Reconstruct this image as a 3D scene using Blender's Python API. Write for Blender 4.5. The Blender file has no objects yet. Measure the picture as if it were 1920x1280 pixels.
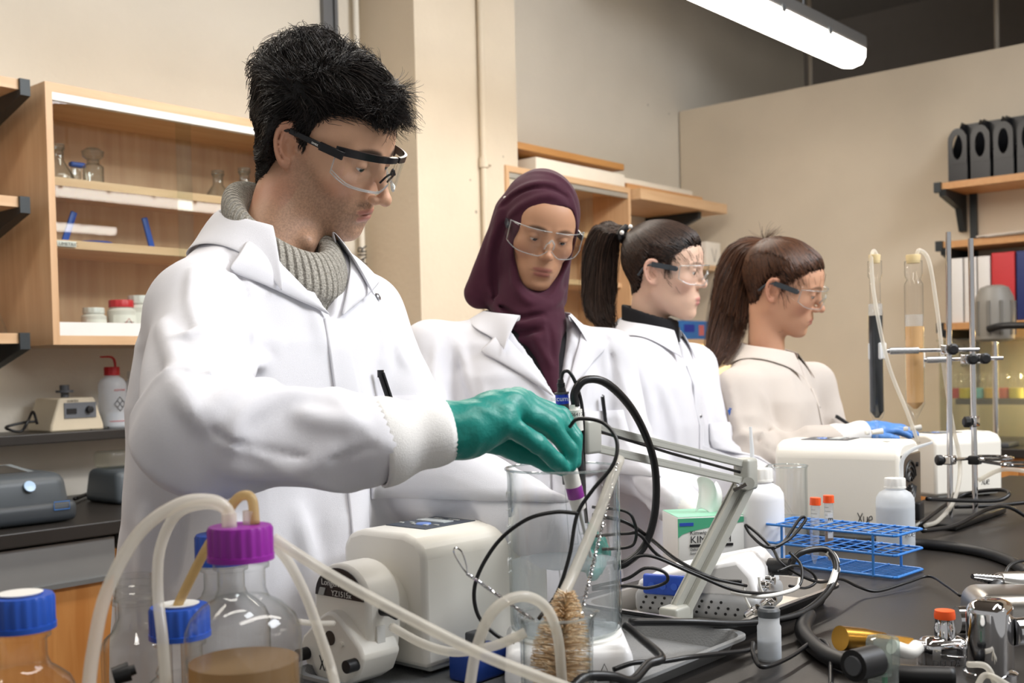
import bpy, bmesh, math, random
import numpy as np
from mathutils import Vector, Matrix
random.seed(7); RNG = np.random.default_rng(11)
scene = bpy.context.scene
COL = scene.collection
PI = math.pi
# ---------------------------------------------------------------- camera
CZ = 1.29; FPX = 2069.4; CX, CY = 960.0, 739.7
_yaw, _pit, _rol = math.radians(40.98), math.radians(-1.4), math.radians(-1.33)
FW = np.array([math.cos(_yaw)*math.cos(_pit), math.sin(_yaw)*math.cos(_pit), math.sin(_pit)])
_r0 = np.array([math.sin(_yaw), -math.cos(_yaw), 0.0]); _u0 = np.cross(_r0, FW)
RT = math.cos(_rol)*_r0 + math.sin(_rol)*_u0
UP = -math.sin(_rol)*_r0 + math.cos(_rol)*_u0
CAM = np.array([0, 0, CZ])
cam_d = bpy.data.cameras.new('camera'); cam = bpy.data.objects.new('camera', cam_d); COL.objects.link(cam)
cam_d.sensor_width = 36.0; cam_d.lens = FPX/1920*36; cam_d.shift_y = (CY-640)/1920
cam_d.clip_start = 0.02
m = Matrix.Identity(4)
for i in range(3):
    m[i][0] = RT[i]; m[i][1] = UP[i]; m[i][2] = -FW[i]; m[i][3] = CAM[i]
cam.matrix_world = m
cam_d.dof.use_dof = True; cam_d.dof.focus_distance = 1.6; cam_d.dof.aperture_fstop = 7.0
scene.camera = cam
# ---------------------------------------------------------------- world, lights, exposure
w = bpy.data.worlds.new('world'); scene.world = w; w.use_nodes = True
w.node_tree.nodes['Background'].inputs[0].default_value = (1.0, 0.985, 0.965, 1)
w.node_tree.nodes['Background'].inputs[1].default_value = 0.36
scene.view_settings.view_transform = 'Standard'; scene.view_settings.look = 'None'
scene.view_settings.gamma = 1; scene.view_settings.use_curve_mapping = False
scene.view_settings.exposure = 0.34
scene.cycles.transparent_max_bounces = 32
scene.cycles.max_bounces = 10
def area(name, loc, target, sx, sy, power, color):
    l = bpy.data.lights.new(name, 'AREA'); l.shape = 'RECTANGLE'; l.size = sx; l.size_y = sy
    l.energy = power; l.color = color
    o = bpy.data.objects.new(name, l); COL.objects.link(o); o.location = loc
    o.rotation_euler = (Vector(target)-Vector(loc)).to_track_quat('-Z', 'Y').to_euler()
    return o
# unseen key light added for the coat fronts, right of and behind the photographer
area('added_key_light', (2.9, -1.2, 3.55), (1.2, 1.2, 1.15), 1.6, 1.1, 92, (0.90, 0.94, 1.0))
# rows of ceiling tube fixtures over the aisle and bench (out of frame; the one in view is built below)
area('ceiling_tubes_aisle', (0.9, 2.0, 2.9), (0.9, 2.0, 0), 2.6, 0.25, 24, (1.0, 0.93, 0.83))
area('ceiling_tubes_bench', (1.6, 0.1, 2.9), (1.6, 0.1, 0), 3.4, 0.25, 36, (1.0, 0.95, 0.88))

# ---------------------------------------------------------------- helpers
def ray(px, py):
    return FW + RT*((px-CX)/FPX) + UP*(-(py-CY)/FPX)
def P(px, py, d): return CAM + ray(px, py)*d
def PZ(px, py, z): r = ray(px, py); return CAM + r*((z-CZ)/r[2])
def PY(px, py, y): r = ray(px, py); return CAM + r*(y/r[1])
def PX(px, py, x): r = ray(px, py); return CAM + r*(x/r[0])
def S(h, k=1.0):
    h = h.lstrip('#'); o = []
    for i in (0, 2, 4):
        c = int(h[i:i+2], 16)/255
        o.append((c/12.92 if c <= .04045 else ((c+.055)/1.055)**2.4)*k)
    return tuple(o)+(1.0,)
MATS = {}
def nt_new(name):
    m = bpy.data.materials.new(name); m.use_nodes = True; n = m.node_tree; n.nodes.clear()
    out = n.nodes.new('ShaderNodeOutputMaterial'); return m, n, out
def node(n, t, **kw):
    a = n.nodes.new(t)
    for k, v in kw.items():
        if k[0] == 'i' and k[1:].isdigit(): a.inputs[int(k[1:])].default_value = v
        else: setattr(a, k, v)
    return a
def ramp(n, stops):
    r = n.nodes.new('ShaderNodeValToRGB'); e = r.color_ramp.elements
    while len(e) < len(stops): e.new(0.5)
    for q, (p, c) in zip(e, stops): q.position = p; q.color = c
    return r
def mat(name, col, rough=.5, metal=0., var=0.06, vs=12., bump=0., bs=60., spec=.5, emit=0., alpha=None, stretch=None, sheen=0., trans=0., coat=0., ior=1.45, attr=None, sss=0.):
    if name in MATS: return MATS[name]
    m, n, out = nt_new(name); L = n.links.new
    b = n.nodes.new('ShaderNodeBsdfPrincipled'); L(b.outputs[0], out.inputs[0])
    c = S(col) if isinstance(col, str) else col
    b.inputs['Roughness'].default_value = rough; b.inputs['Metallic'].default_value = metal
    b.inputs['Specular IOR Level'].default_value = spec; b.inputs['IOR'].default_value = ior
    if sheen: b.inputs['Sheen Weight'].default_value = sheen
    if trans: b.inputs['Transmission Weight'].default_value = trans
    if coat: b.inputs['Coat Weight'].default_value = coat
    if sss:
        b.inputs['Subsurface Weight'].default_value = sss; b.inputs['Subsurface Radius'].default_value = (.012, .005, .003)
    tc = n.nodes.new('ShaderNodeTexCoord'); src = tc.outputs['Object']
    if stretch:
        mp = n.nodes.new('ShaderNodeMapping'); mp.inputs['Scale'].default_value = stretch; L(src, mp.inputs[0]); src = mp.outputs[0]
    no = node(n, 'ShaderNodeTexNoise'); no.inputs['Scale'].default_value = vs; no.inputs['Detail'].default_value = 4; L(src, no.inputs[0])
    mx = node(n, 'ShaderNodeMix', data_type='RGBA')
    lo = tuple(max(0, x*(1-var)) for x in c[:3])+(1,); hi = tuple(min(1, x*(1+var)) for x in c[:3])+(1,)
    L(no.outputs[0], mx.inputs[0]); mx.inputs[6].default_value = lo; mx.inputs[7].default_value = hi
    csrc = mx.outputs[2]
    if attr:
        at = node(n, 'ShaderNodeAttribute', attribute_name=attr); ml = node(n, 'ShaderNodeMix', data_type='RGBA', blend_type='MULTIPLY'); ml.inputs[0].default_value = 1
        L(at.outputs[0], ml.inputs[6]); L(csrc, ml.inputs[7]); csrc = ml.outputs[2]
    L(csrc, b.inputs['Base Color'])
    if emit:
        L(csrc, b.inputs['Emission Color']); b.inputs['Emission Strength'].default_value = emit
    if alpha is not None: b.inputs['Alpha'].default_value = alpha
    if bump:
        n2 = node(n, 'ShaderNodeTexNoise'); n2.inputs['Scale'].default_value = bs; n2.inputs['Detail'].default_value = 3; L(src, n2.inputs[0])
        bp = node(n, 'ShaderNodeBump'); bp.inputs['Strength'].default_value = bump; bp.inputs['Distance'].default_value = .004; L(n2.outputs[0], bp.inputs['Height']); L(bp.outputs[0], b.inputs['Normal'])
    MATS[name] = m; return m
def glassmat(name, tint='#ffffff', edge='#8a9494', refl=1.0, rough=.02, power=1.6, haze=0., hazecol='#ffffff'):
    """thin clear sheet: transparent, darker where the wall is seen edge-on, Fresnel reflection"""
    if name in MATS: return MATS[name]
    m, n, out = nt_new(name); L = n.links.new
    lw = node(n, 'ShaderNodeLayerWeight'); lw.inputs[0].default_value = .5
    pw = node(n, 'ShaderNodeMath', operation='POWER'); pw.inputs[1].default_value = power; L(lw.outputs['Facing'], pw.inputs[0])
    mx = node(n, 'ShaderNodeMix', data_type='RGBA'); L(pw.outputs[0], mx.inputs[0]); mx.inputs[6].default_value = S(tint); mx.inputs[7].default_value = S(edge)
    t = node(n, 'ShaderNodeBsdfTransparent'); L(mx.outputs[2], t.inputs[0])
    base = t.outputs[0]
    if haze:
        df = node(n, 'ShaderNodeBsdfDiffuse'); df.inputs[0].default_value = S(hazecol)
        tl = node(n, 'ShaderNodeBsdfTranslucent'); tl.inputs[0].default_value = S(hazecol)
        m0 = node(n, 'ShaderNodeMixShader'); m0.inputs[0].default_value = .5; L(df.outputs[0], m0.inputs[1]); L(tl.outputs[0], m0.inputs[2])
        m1 = node(n, 'ShaderNodeMixShader'); m1.inputs[0].default_value = haze; L(base, m1.inputs[1]); L(m0.outputs[0], m1.inputs[2]); base = m1.outputs[0]
    g = node(n, 'ShaderNodeBsdfGlossy'); g.inputs['Roughness'].default_value = rough
    p5 = node(n, 'ShaderNodeMath', operation='POWER'); p5.inputs[1].default_value = 4.5; L(lw.outputs['Facing'], p5.inputs[0])
    mu = node(n, 'ShaderNodeMath', operation='MULTIPLY_ADD', use_clamp=True); mu.inputs[1].default_value = refl*.6; mu.inputs[2].default_value = .035*refl; L(p5.outputs[0], mu.inputs[0])
    ms = node(n, 'ShaderNodeMixShader'); L(mu.outputs[0], ms.inputs[0]); L(base, ms.inputs[1]); L(g.outputs[0], ms.inputs[2]); L(ms.outputs[0], out.inputs[0])
    MATS[name] = m; return m
def wood(name, c1, c2, axis='Z', scale=1.0, rough=.42):
    if name in MATS: return MATS[name]
    m, n, out = nt_new(name); L = n.links.new
    b = n.nodes.new('ShaderNodeBsdfPrincipled'); L(b.outputs[0], out.inputs[0]); b.inputs['Roughness'].default_value = rough
    tc = n.nodes.new('ShaderNodeTexCoord'); mp = n.nodes.new('ShaderNodeMapping'); L(tc.outputs['Object'], mp.inputs[0])
    s = [14, 14, 14]; s['XYZ'.index(axis)] = 1.2; mp.inputs['Scale'].default_value = [q*scale for q in s]
    no = node(n, 'ShaderNodeTexNoise'); no.inputs['Scale'].default_value = 2.2; no.inputs['Detail'].default_value = 6; no.inputs['Distortion'].default_value = .6; L(mp.outputs[0], no.inputs[0])
    r = ramp(n, [(.3, S(c1)), (.7, S(c2))]); L(no.outputs[0], r.inputs[0]); L(r.outputs[0], b.inputs['Base Color'])
    MATS[name] = m; return m

def setp(o, label=None, cat=None, group=None, kind=None):
    if label: o['label'] = label
    if cat: o['category'] = cat
    if group: o['group'] = group
    if kind: o['kind'] = kind
    return o
def thing(name, label, cat, loc=(0, 0, 0), rz=0., group=None):
    o = bpy.data.objects.new(name, None); o.empty_display_size = .05; COL.objects.link(o)
    o.location = [float(q) for q in loc]; o.rotation_euler = (0, 0, rz)
    return setp(o, label, cat, group)
def mesh_np(name, V, F, smooth=True):
    """V (n,3) array; F list of faces or (m,3|4) array"""
    me = bpy.data.meshes.new(name)
    V = np.asarray(V, dtype=np.float32)
    if isinstance(F, np.ndarray):
        k = F.shape[1]; me.vertices.add(len(V)); me.vertices.foreach_set('co', V.ravel())
        me.loops.add(F.size); me.loops.foreach_set('vertex_index', F.astype(np.int32).ravel())
        me.polygons.add(len(F)); me.polygons.foreach_set('loop_start', np.arange(0, F.size, k, dtype=np.int32))
        me.update(calc_edges=True)
    else:
        me.from_pydata([tuple(map(float, v)) for v in V], [], F); me.update()
    if smooth: me.polygons.foreach_set('use_smooth', np.ones(len(me.polygons), dtype=bool))
    return me
def link(name, me, m, parent=None, loc=None):
    o = bpy.data.objects.new(name, me); COL.objects.link(o)
    if m is not None:
        for q in (m if isinstance(m, (list, tuple)) else [m]): me.materials.append(q)
    if parent is not None: o.parent = parent
    if loc is not None: o.location = [float(q) for q in loc]
    return o
def frame_of(d):
    d = np.asarray(d, float); d = d/(np.linalg.norm(d)+1e-12)
    a = np.array([0, 0, 1.]) if abs(d[2]) < .9 else np.array([1., 0, 0])
    u = np.cross(a, d); u /= np.linalg.norm(u); return d, u, np.cross(d, u)
def spline(pts, n=8):
    pts = np.asarray(pts, float)
    if len(pts) < 3: 
        return np.linspace(pts[0], pts[-1], n+1)
    p = np.vstack([2*pts[0]-pts[1], pts, 2*pts[-1]-pts[-2]]); o = []
    for i in range(1, len(p)-2):
        t = np.linspace(0, 1, n, endpoint=False)[:, None]
        a, b, c, d = p[i-1], p[i], p[i+1], p[i+2]
        o.append(.5*((2*b)+(-a+c)*t+(2*a-5*b+4*c-d)*t**2+(-a+3*b-3*c+d)*t**3))
    o.append(p[-2][None]); return np.vstack(o)
class MB:
    def __init__(s): s.v = []; s.f = []; s.M = None
    def put(s, V, F):
        b = len(s.v); V = np.asarray(V, float)
        if s.M is not None: V = V@s.M[:3, :3].T + s.M[:3, 3]
        s.v += [tuple(q) for q in V]; s.f += [tuple(b+i for i in f) for f in F]; return s
    def box(s, c, d, rz=0., taper=1.):
        c = np.array(c, float); h = np.array(d, float)/2; V = []
        for z in (-1, 1):
            k = taper if z > 0 else 1
            for x, y in ((-1, -1), (1, -1), (1, 1), (-1, 1)):
                p = np.array([x*h[0]*k, y*h[1]*k, z*h[2]]); cs, sn = math.cos(rz), math.sin(rz)
                V.append([p[0]*cs-p[1]*sn, p[0]*sn+p[1]*cs, p[2]]+c)
        return s.put(V, [(3, 2, 1, 0), (4, 5, 6, 7), (0, 1, 5, 4), (1, 2, 6, 5), (2, 3, 7, 6), (3, 0, 4, 7)])
    def rbox(s, c, d, r=.01, seg=3, top=None):
        """box with rounded edges"""
        bm = bmesh.new(); bmesh.ops.create_cube(bm, size=1)
        for v in bm.verts: v.co = Vector((v.co.x*d[0], v.co.y*d[1], v.co.z*d[2]))
        if top:
            for v in bm.verts:
                if v.co.z > 0: v.co.x *= top[0]; v.co.y *= top[1]
        bmesh.ops.bevel(bm, geom=list(bm.edges), offset=r, segments=seg, profile=.5, affect='EDGES')
        V = [np.array(v.co)+np.array(c, float) for v in bm.verts]; bm.verts.index_update()
        F = [[v.index for v in f.verts] for f in bm.faces]; bm.free(); return s.put(V, F)
    def tube(s, pts, r, n=8, cap=True, sm=0, close=False):
        pts = spline(pts, sm) if sm else np.asarray(pts, float)
        m = len(pts); rr = np.broadcast_to(np.asarray(r, float), (m,)) if np.ndim(r) == 0 or len(r) == m else np.interp(np.linspace(0, 1, m), np.linspace(0, 1, len(r)), r)
        T = np.gradient(pts, axis=0); d, u, v = frame_of(T[0]); V = []
        for i in range(m):
            t = T[i]/(np.linalg.norm(T[i])+1e-12); u = u-t*(u@t); u /= np.linalg.norm(u)+1e-12; v = np.cross(t, u)
            for k in range(n):
                a = 2*PI*k/n; V.append(pts[i]+rr[i]*(math.cos(a)*u+math.sin(a)*v))
        F = [(i*n+k, i*n+(k+1) % n, (i+1)*n+(k+1) % n, (i+1)*n+k) for i in range(m-1) for k in range(n)]
        if cap: F += [tuple(range(n-1, -1, -1)), tuple((m-1)*n+k for k in range(n))]
        return s.put(V, F)
    def lathe(s, prof, c=(0, 0, 0), n=24, axis=(0, 0, 1), sx=1., sy=1., close=False):
        """prof [(r,z)...] bottom to top, outside"""
        c = np.array(c, float); d, u, v = frame_of(axis)
        if abs(axis[2]) > .999: u, v = np.array([1., 0, 0]), np.array([0, 1., 0])*np.sign(axis[2])
        V = []; m = len(prof)
        for r, z in prof:
            for k in range(n):
                a = 2*PI*k/n; V.append(c+d*z+r*(sx*math.cos(a)*u+sy*math.sin(a)*v))
        F = [(i*n+k, i*n+(k+1) % n, (i+1)*n+(k+1) % n, (i+1)*n+k) for i in range(m-1) for k in range(n)]
        if close: F += [((m-1)*n+k, (m-1)*n+(k+1) % n, (k+1) % n, k) for k in range(n)]
        else:
            if prof[0][0] > 1e-6: F.append(tuple(range(n-1, -1, -1)))
            if prof[-1][0] > 1e-6: F.append(tuple((m-1)*n+k for k in range(n)))
        return s.put(V, F)
    def cyl(s, a, b, r, n=16, r2=None):
        return s.tube([a, b], [r, r if r2 is None else r2], n)
    def ball(s, c, r, n=12, m=8):
        r = np.broadcast_to(np.asarray(r, float), (3,)); c = np.array(c, float); V = [c+[0, 0, -r[2]]]; 
        for i in range(1, m):
            t = -PI/2+PI*i/m
            for k in range(n):
                a = 2*PI*k/n; V.append(c+[r[0]*math.cos(t)*math.cos(a), r[1]*math.cos(t)*math.sin(a), r[2]*math.sin(t)])
        V.append(c+[0, 0, r[2]]); F = [(0, 1+(k+1) % n, 1+k) for k in range(n)]
        F += [(1+i*n+k, 1+i*n+(k+1) % n, 1+(i+1)*n+(k+1) % n, 1+(i+1)*n+k) for i in range(m-2) for k in range(n)]
        t = len(V)-1; F += [(t, 1+(m-2)*n+k, 1+(m-2)*n+(k+1) % n) for k in range(n)]
        return s.put(V, F)
    def prism(s, poly, z0, z1, M=None):
        """polygon in local xy, extruded z0..z1, placed by 4x4 numpy M"""
        n = len(poly); V = np.array([[x, y, z] for z in (z0, z1) for x, y in poly], float)
        if M is not None: V = V@M[:3, :3].T+M[:3, 3]
        F = [tuple(range(n-1, -1, -1)), tuple(range(n, 2*n))]+[(i, (i+1) % n, n+(i+1) % n, n+i) for i in range(n)]
        return s.put(V, F)
    def grid(s, G):
        """G (r,c,3) sheet"""
        G = np.asarray(G, float); r, c = G.shape[:2]
        return s.put(G.reshape(-1, 3), [(i*c+j, i*c+j+1, (i+1)*c+j+1, (i+1)*c+j) for i in range(r-1) for j in range(c-1)])
    def build(s, name, m, parent=None, loc=None, smooth=True, bevel=0., solid=0., auto=35, sub=0):
        me = mesh_np(name, np.array(s.v), s.f, smooth)
        if smooth and auto: 
            try: me.set_sharp_from_angle(angle=math.radians(auto))
            except Exception: pass
        o = link(name, me, m, parent, loc)
        if solid:
            q = o.modifiers.new('s', 'SOLIDIFY'); q.thickness = solid; q.offset = 0
        if bevel:
            q = o.modifiers.new('b', 'BEVEL'); q.width = bevel; q.segments = 2; q.limit_method = 'ANGLE'; q.angle_limit = .6
        if sub:
            q = o.modifiers.new('u', 'SUBSURF'); q.levels = sub; q.render_levels = sub
        return o
def M4(x, y, z, o):
    M = np.eye(4); M[:3, 0] = x; M[:3, 1] = y; M[:3, 2] = z; M[:3, 3] = o; return M
def Rz(a, o=(0, 0, 0)):
    c, s = math.cos(a), math.sin(a); return M4((c, s, 0), (-s, c, 0), (0, 0, 1), o)
def text(name, s, size, M, m, parent=None, ext=.0002, align='CENTER', sx=1.):
    """flat printed lettering: x axis of M reads along the line, z axis of M faces the reader"""
    cu = bpy.data.curves.new(name, 'FONT'); cu.body = s; cu.size = size; cu.extrude = ext; cu.align_x = align; cu.align_y = 'CENTER'; cu.resolution_u = 3
    t = bpy.data.objects.new('tmp', cu); COL.objects.link(t); dg = bpy.context.evaluated_depsgraph_get()
    me = bpy.data.meshes.new_from_object(t.evaluated_get(dg)); bpy.data.objects.remove(t); bpy.data.curves.remove(cu)
    n = len(me.vertices); V = np.zeros(n*3, np.float32); me.vertices.foreach_get('co', V); V = V.reshape(-1, 3).astype(float); V[:, 0] *= sx
    V = V@M[:3, :3].T+M[:3, 3]; me.vertices.foreach_set('co', V.astype(np.float32).ravel()); me.materials.clear(); me.name = name
    return link(name, me, m, parent)
def stroke(name, lines, M, r, m, parent=None):
    """handwriting: polylines in local xy -> thin pen strokes"""
    b = MB()
    for l in lines:
        b.tube([M[:3, 3]+M[:3, 0]*x+M[:3, 1]*y for x, y in l], r, 5, sm=5 if len(l) > 2 else 0)
    return b.build(name, m, parent)
XUE = [[(0, 1), (.25, .5), (.5, 0)], [(.5, 1), (.2, .4), (.0, 0)], [(.6, .7), (.62, .1), (.8, .05), (.95, .3), (.98, .7), (1.0, .1)], [(1.15, .35), (1.45, .45), (1.4, .75), (1.15, .6), (1.15, .1), (1.5, .05)]]
WHITEP = mat('white_plastic', '#e9e8e3', .35)
# ---------------------------------------------------------------- the room
WALLY = 3.35; PARTX = 5.33; BZ = .92; BYF = 1.085
def wallmat(name, c, dots=True, c2=None, bump=.15):
    m, n, out = nt_new(name); L = n.links.new
    b = n.nodes.new('ShaderNodeBsdfPrincipled'); L(b.outputs[0], out.inputs[0]); b.inputs['Roughness'].default_value = .75
    tc = n.nodes.new('ShaderNodeTexCoord')
    no = node(n, 'ShaderNodeTexNoise'); no.inputs['Scale'].default_value = 2.5; no.inputs['Detail'].default_value = 8; L(tc.outputs['Object'], no.inputs[0])
    k = S(c); r = ramp(n, [(.3, tuple(q*.94 for q in k[:3])+(1,)), (.7, tuple(min(1, q*1.03) for q in k[:3])+(1,))]); L(no.outputs[0], r.inputs[0]); csrc = r.outputs[0]
    n3 = node(n, 'ShaderNodeTexNoise'); n3.inputs['Scale'].default_value = 40; L(tc.outputs['Object'], n3.inputs[0])
    bp = node(n, 'ShaderNodeBump'); bp.inputs['Strength'].default_value = bump; bp.inputs['Distance'].default_value = .01; L(n3.outputs[0], bp.inputs['Height']); L(bp.outputs[0], b.inputs['Normal'])
    if dots:
        vo = node(n, 'ShaderNodeTexVoronoi'); vo.inputs['Scale'].default_value = 7; L(tc.outputs['Object'], vo.inputs[0])
        wn = node(n, 'ShaderNodeTexWhiteNoise'); L(vo.outputs['Position'], wn.inputs[0])
        g = node(n, 'ShaderNodeMath', operation='GREATER_THAN'); L(wn.outputs[0], g.inputs[0]); g.inputs[1].default_value = .62
        lt = node(n, 'ShaderNodeMath', operation='LESS_THAN'); L(vo.outputs['Distance'], lt.inputs[0]); lt.inputs[1].default_value = .05
        mu = node(n, 'ShaderNodeMath', operation='MULTIPLY'); L(g.outputs[0], mu.inputs[0]); L(lt.outputs[0], mu.inputs[1])
        mx = node(n, 'ShaderNodeMix', data_type='RGBA'); L(mu.outputs[0], mx.inputs[0]); L(csrc, mx.inputs[6]); mx.inputs[7].default_value = tuple(q*.5 for q in k[:3])+(1,); csrc = mx.outputs[2]
    L(csrc, b.inputs['Base Color']); MATS[name] = m; return m
W_BACK = wallmat('painted_concrete', '#ddd5c6'); W_COL = wallmat('column_paint', '#dacdb8'); W_PART = wallmat('partition_paint', '#dccfba', dots=False, bump=.06)
WOODM = wood('maple_laminate', '#cda57c', '#dab891', 'X'); WOODV = wood('maple_panel', '#c9a078', '#d8b48c', 'Z'); WOODD = wood('oak_front', '#b87a3e', '#cc9255', 'Z')
WOODE = wood('maple_edge', '#c48d58', '#cf9c68', 'X')
BLK = mat('black_epoxy', '#2a2725', .38, var=.25, vs=5, bump=.05, bs=300)
STEELD = mat('dark_steel', '#33383b', .45, .3)
GREY = mat('grey_metal', '#84888a', .4, .5)
def struct(name, mb, m, parent=None, **k):
    o = mb.build(name, m, parent, **k)
    if parent is None: o['kind'] = 'structure'
    return o
struct('floor', MB().box((2, 1, -.05), (12, 10, .1)), mat('floor_vinyl', '#8d867c', .5), smooth=False)
struct('ceiling', MB().box((2.5, 1, 3.95), (14, 12, .1)), mat('ceiling_dark', '#7d766e', .9), smooth=False)
struct('wall_back', MB().box((1.9, WALLY+.06, 1.95), (10, .12, 3.9)), W_BACK, smooth=False)
struct('wall_far', MB().box((8.2, 1, 1.95), (.1, 8, 3.9)), mat('far_wall', '#8a8178', .9), smooth=False)
pt = struct('wall_partition', MB().box((PARTX+.06, .9, 1.35), (.12, 4.88, 2.7)), W_PART, smooth=False)
struct('column', MB().box((3.265, 3.19, 1.95), (.59, .32, 3.9)), W_COL, smooth=False)['label'] = 'square painted concrete column'
# dark strut channel on the wall, pipes by the column
o = MB(); c = PY(613, 0, WALLY)
for k in (-.028, .0, .028): o.box((c[0]+k, WALLY-.012, 2.72), (.016 if k else .03, .02 if k else .008, 2.2))
setp(o.build('strut_channel', mat('strut_grey', '#75777a', .45, .5), smooth=False), 'grey metal strut channel running up the wall behind the man', 'strut')
pc = PY(688, 10, WALLY-.03); 
pipe = thing('air_pipe', 'thin white vertical pipe lettered AIR left of the column', 'pipe', (2.935, WALLY-.03, .9))
MB().cyl((0, 0, 0), (0, 0, 3.0), .0125, 12).build('pipe_run', mat('pipe_white', '#ece6d8', .4), pipe)
for z in (.35, 1.1, 1.9): MB().cyl((0, 0, z), (0, 0, z+.02), .017, 12).cyl((0, 0, z+.01), (0, .03, z+.01), .006, 8).build('clip', GREY, pipe)
tp = PY(703, 500, WALLY-.05)
text('lettering', 'SHOP AIR', .052, M4((0, 0, 1), (-RT[0], -RT[1], 0), (-FW[0], -FW[1], 0), (-.011, -.016, tp[2]-.9-.03)), mat('ink_black', '#1b1a1c', .6), pipe)
cp = PY(896, 100, 3.03)
pipe2 = thing('conduit_pipe', 'slim cream conduit with a coupling on the front of the column', 'pipe', (cp[0], 3.012, .9))
MB().cyl((0, 0, 0), (0, 0, 3.0), .013, 12).build('pipe_run', W_COL, pipe2)
j = PY(904, 303, 3.0)[2]-.9; MB().cyl((0, 0, j-.02), (0, 0, j+.02), .019, 12).cyl((.0, 0, j), (.05, .01, j), .008, 8).build('coupling', W_COL, pipe2)

# ceiling fixture in view, ducts, hanger rods
def fixture(x, y, z, label):
    fx = thing('tube_light_fixture', label, 'light fixture', (x, y, z), group='ceiling tube fixtures')
    MB().rbox((0, 0, .05), (2.75, .13, .06), .012).build('housing', mat('fixture_grey', '#6d6c6a', .5), fx)
    g = MB(); prof = [(-.062, .02), (-.06, -.015), (-.045, -.04), (0, -.05), (.045, -.04), (.06, -.015), (.062, .02)]
    g.prism(prof, -1.36, 1.36, M4((0, 1, 0), (0, 0, 1), (1, 0, 0), (0, 0, 0))); g.build('diffuser', mat('tube_glow', '#fff6ea', .5, emit=13.0, var=0), fx)
    for xx in (-1.0, -.6, -.2, .2, .6, 1.0):
        for yy in (-.066, .066): MB().box((xx, yy, .02), (.03, .008, .03)).build('clip', GREY, fx)
    for xx in (-.9, .9): MB().cyl((xx, 0, .08), (xx, 0, 3.9-z), .004, 6).build('hanger_wire', GREY, fx)
fe = PZ(1597, 108, 2.6); fe2 = PZ(1376, 0, 2.6); fyy = (fe[1]+fe2[1])/2
fixture(fe[0]-1.375, fyy, 2.6, 'long bright fluorescent ceiling fixture above the partition')
fixture(5.2, -2.26, 2.75, 'ceiling tube fixture behind the photographer, first row')
fixture(4.4, -4.2, 2.75, 'ceiling tube fixture behind the photographer, second row')
area('tube_fixture_light', (fe[0]-1.5, fyy, 2.53), (fe[0]-1.5, fyy, 0), 1.9, .12, 8, (1, .9, .78))
def duct(c, a, b, r, name, label):
    t = thing(name, label, 'duct', a)
    d = np.array(b)-np.array(a); MB().cyl((0, 0, 0), d, r, 32).build('duct_body', mat('duct_grey', '#968d82', .6, .1), t)
    for k in np.linspace(.05, .95, 12): MB().cyl(d*k, d*(k+.006), r+.012, 32).build('seam_band', mat('duct_band', '#a39a8f', .5, .2), t)
duct(0, (4.2, 2.6, 3.45), (8.0, .9, 3.45), .28, 'air_duct', 'big round dark air duct under the ceiling behind the light')
duct(0, (4.6, 1.5, 3.3), (8.0, 0.1, 3.3), .24, 'air_duct', 'rightmost dark round air duct with seam rings under the ceiling')
for px, lab in ((1519, 'thin hanger rod below the tube light end'), (1869, 'pale hanger rod at the far right above the partition')):
    c = PX(px, 100, PARTX+.3); setp(MB().cyl((c[0], c[1], 2.2), (c[0], c[1], 3.9), .012, 8).cyl((c[0], c[1], 3.86), (c[0], c[1], 3.9), .03, 8).build('hanger_rod', mat('rod_pale', '#9a9184', .5)), lab, 'rod')

# ---- left wall cabinet
cx0 = PY(92, 400, 3.0)[0]; z_t = PY(92, 153, 3.0)[2]; z_b = PY(106, 646, 3.0)[2]; cw = 1.02; cy0 = 3.0; cd = WALLY-cy0
cab = thing('wall_cabinet', 'maple wall cabinet with sliding glass doors behind the man', 'cabinet', (cx0, cy0, z_b)); ch = z_t-z_b
T = .02
for x in (T/2, cw-T/2): MB().box((x, cd/2, ch/2), (T, cd, ch)).build('side_panel', WOODV, cab, smooth=False)
MB().box((cw/2, cd/2, ch-.013), (cw-2*T, cd, .026)).build('top_panel', WOODM, cab, smooth=False)
MB().box((cw/2, cd/2, .013), (cw-2*T, cd, .026)).build('bottom_panel', WOODM, cab, smooth=False)
MB().box((cw/2, cd-.008, ch/2), (cw-2*T, .012, ch-.05)).build('back_panel', WOODV, cab, smooth=False)
MB().box((cw/2, .012, ch-.037), (cw-2*T, .022, .022)).build('upper_track', mat('track_white', '#ecebe8', .3), cab, smooth=False)
MB().box((cw/2, .012, .045), (cw-2*T, .022, .038)).build('lower_track', MATS['track_white'], cab, smooth=False)
zs1 = PY(100, 337, cy0+.04)[2]-z_b; zs2 = PY(103, 455, cy0+.04)[2]-z_b
for z in (zs1, zs2): MB().box((cw/2, cd/2+.02, z-.0), (cw-2*T, cd-.06, .024)).build('shelf', WOODM, cab, smooth=False)
GL_DOOR = glassmat('door_glass', '#fafcfb', '#e6efea', .8, .01)
xs = PY(338, 300, 3.0)[0]-cx0
MB().box(((T+xs+.03)/2, .010, ch/2), (xs-T+.06, .005, ch-.07)).build('glass_door', GL_DOOR, cab, smooth=False)
MB().box(((xs+cw-T)/2, .020, ch/2), (cw-T-xs, .005, ch-.07)).build('glass_door', GL_DOOR, cab, smooth=False)
text('shelf_tag', 'VOLUMETRIC', .014, M4((1, 0, 0), (0, 0, 1), (0, -1, 0), (.06, .038, zs2-.002)), MATS['ink_black'], cab)
MB().box((.065, .045, zs2), (.07, .004, .016)).build('label_strip', WHITEP, cab, smooth=False)
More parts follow.
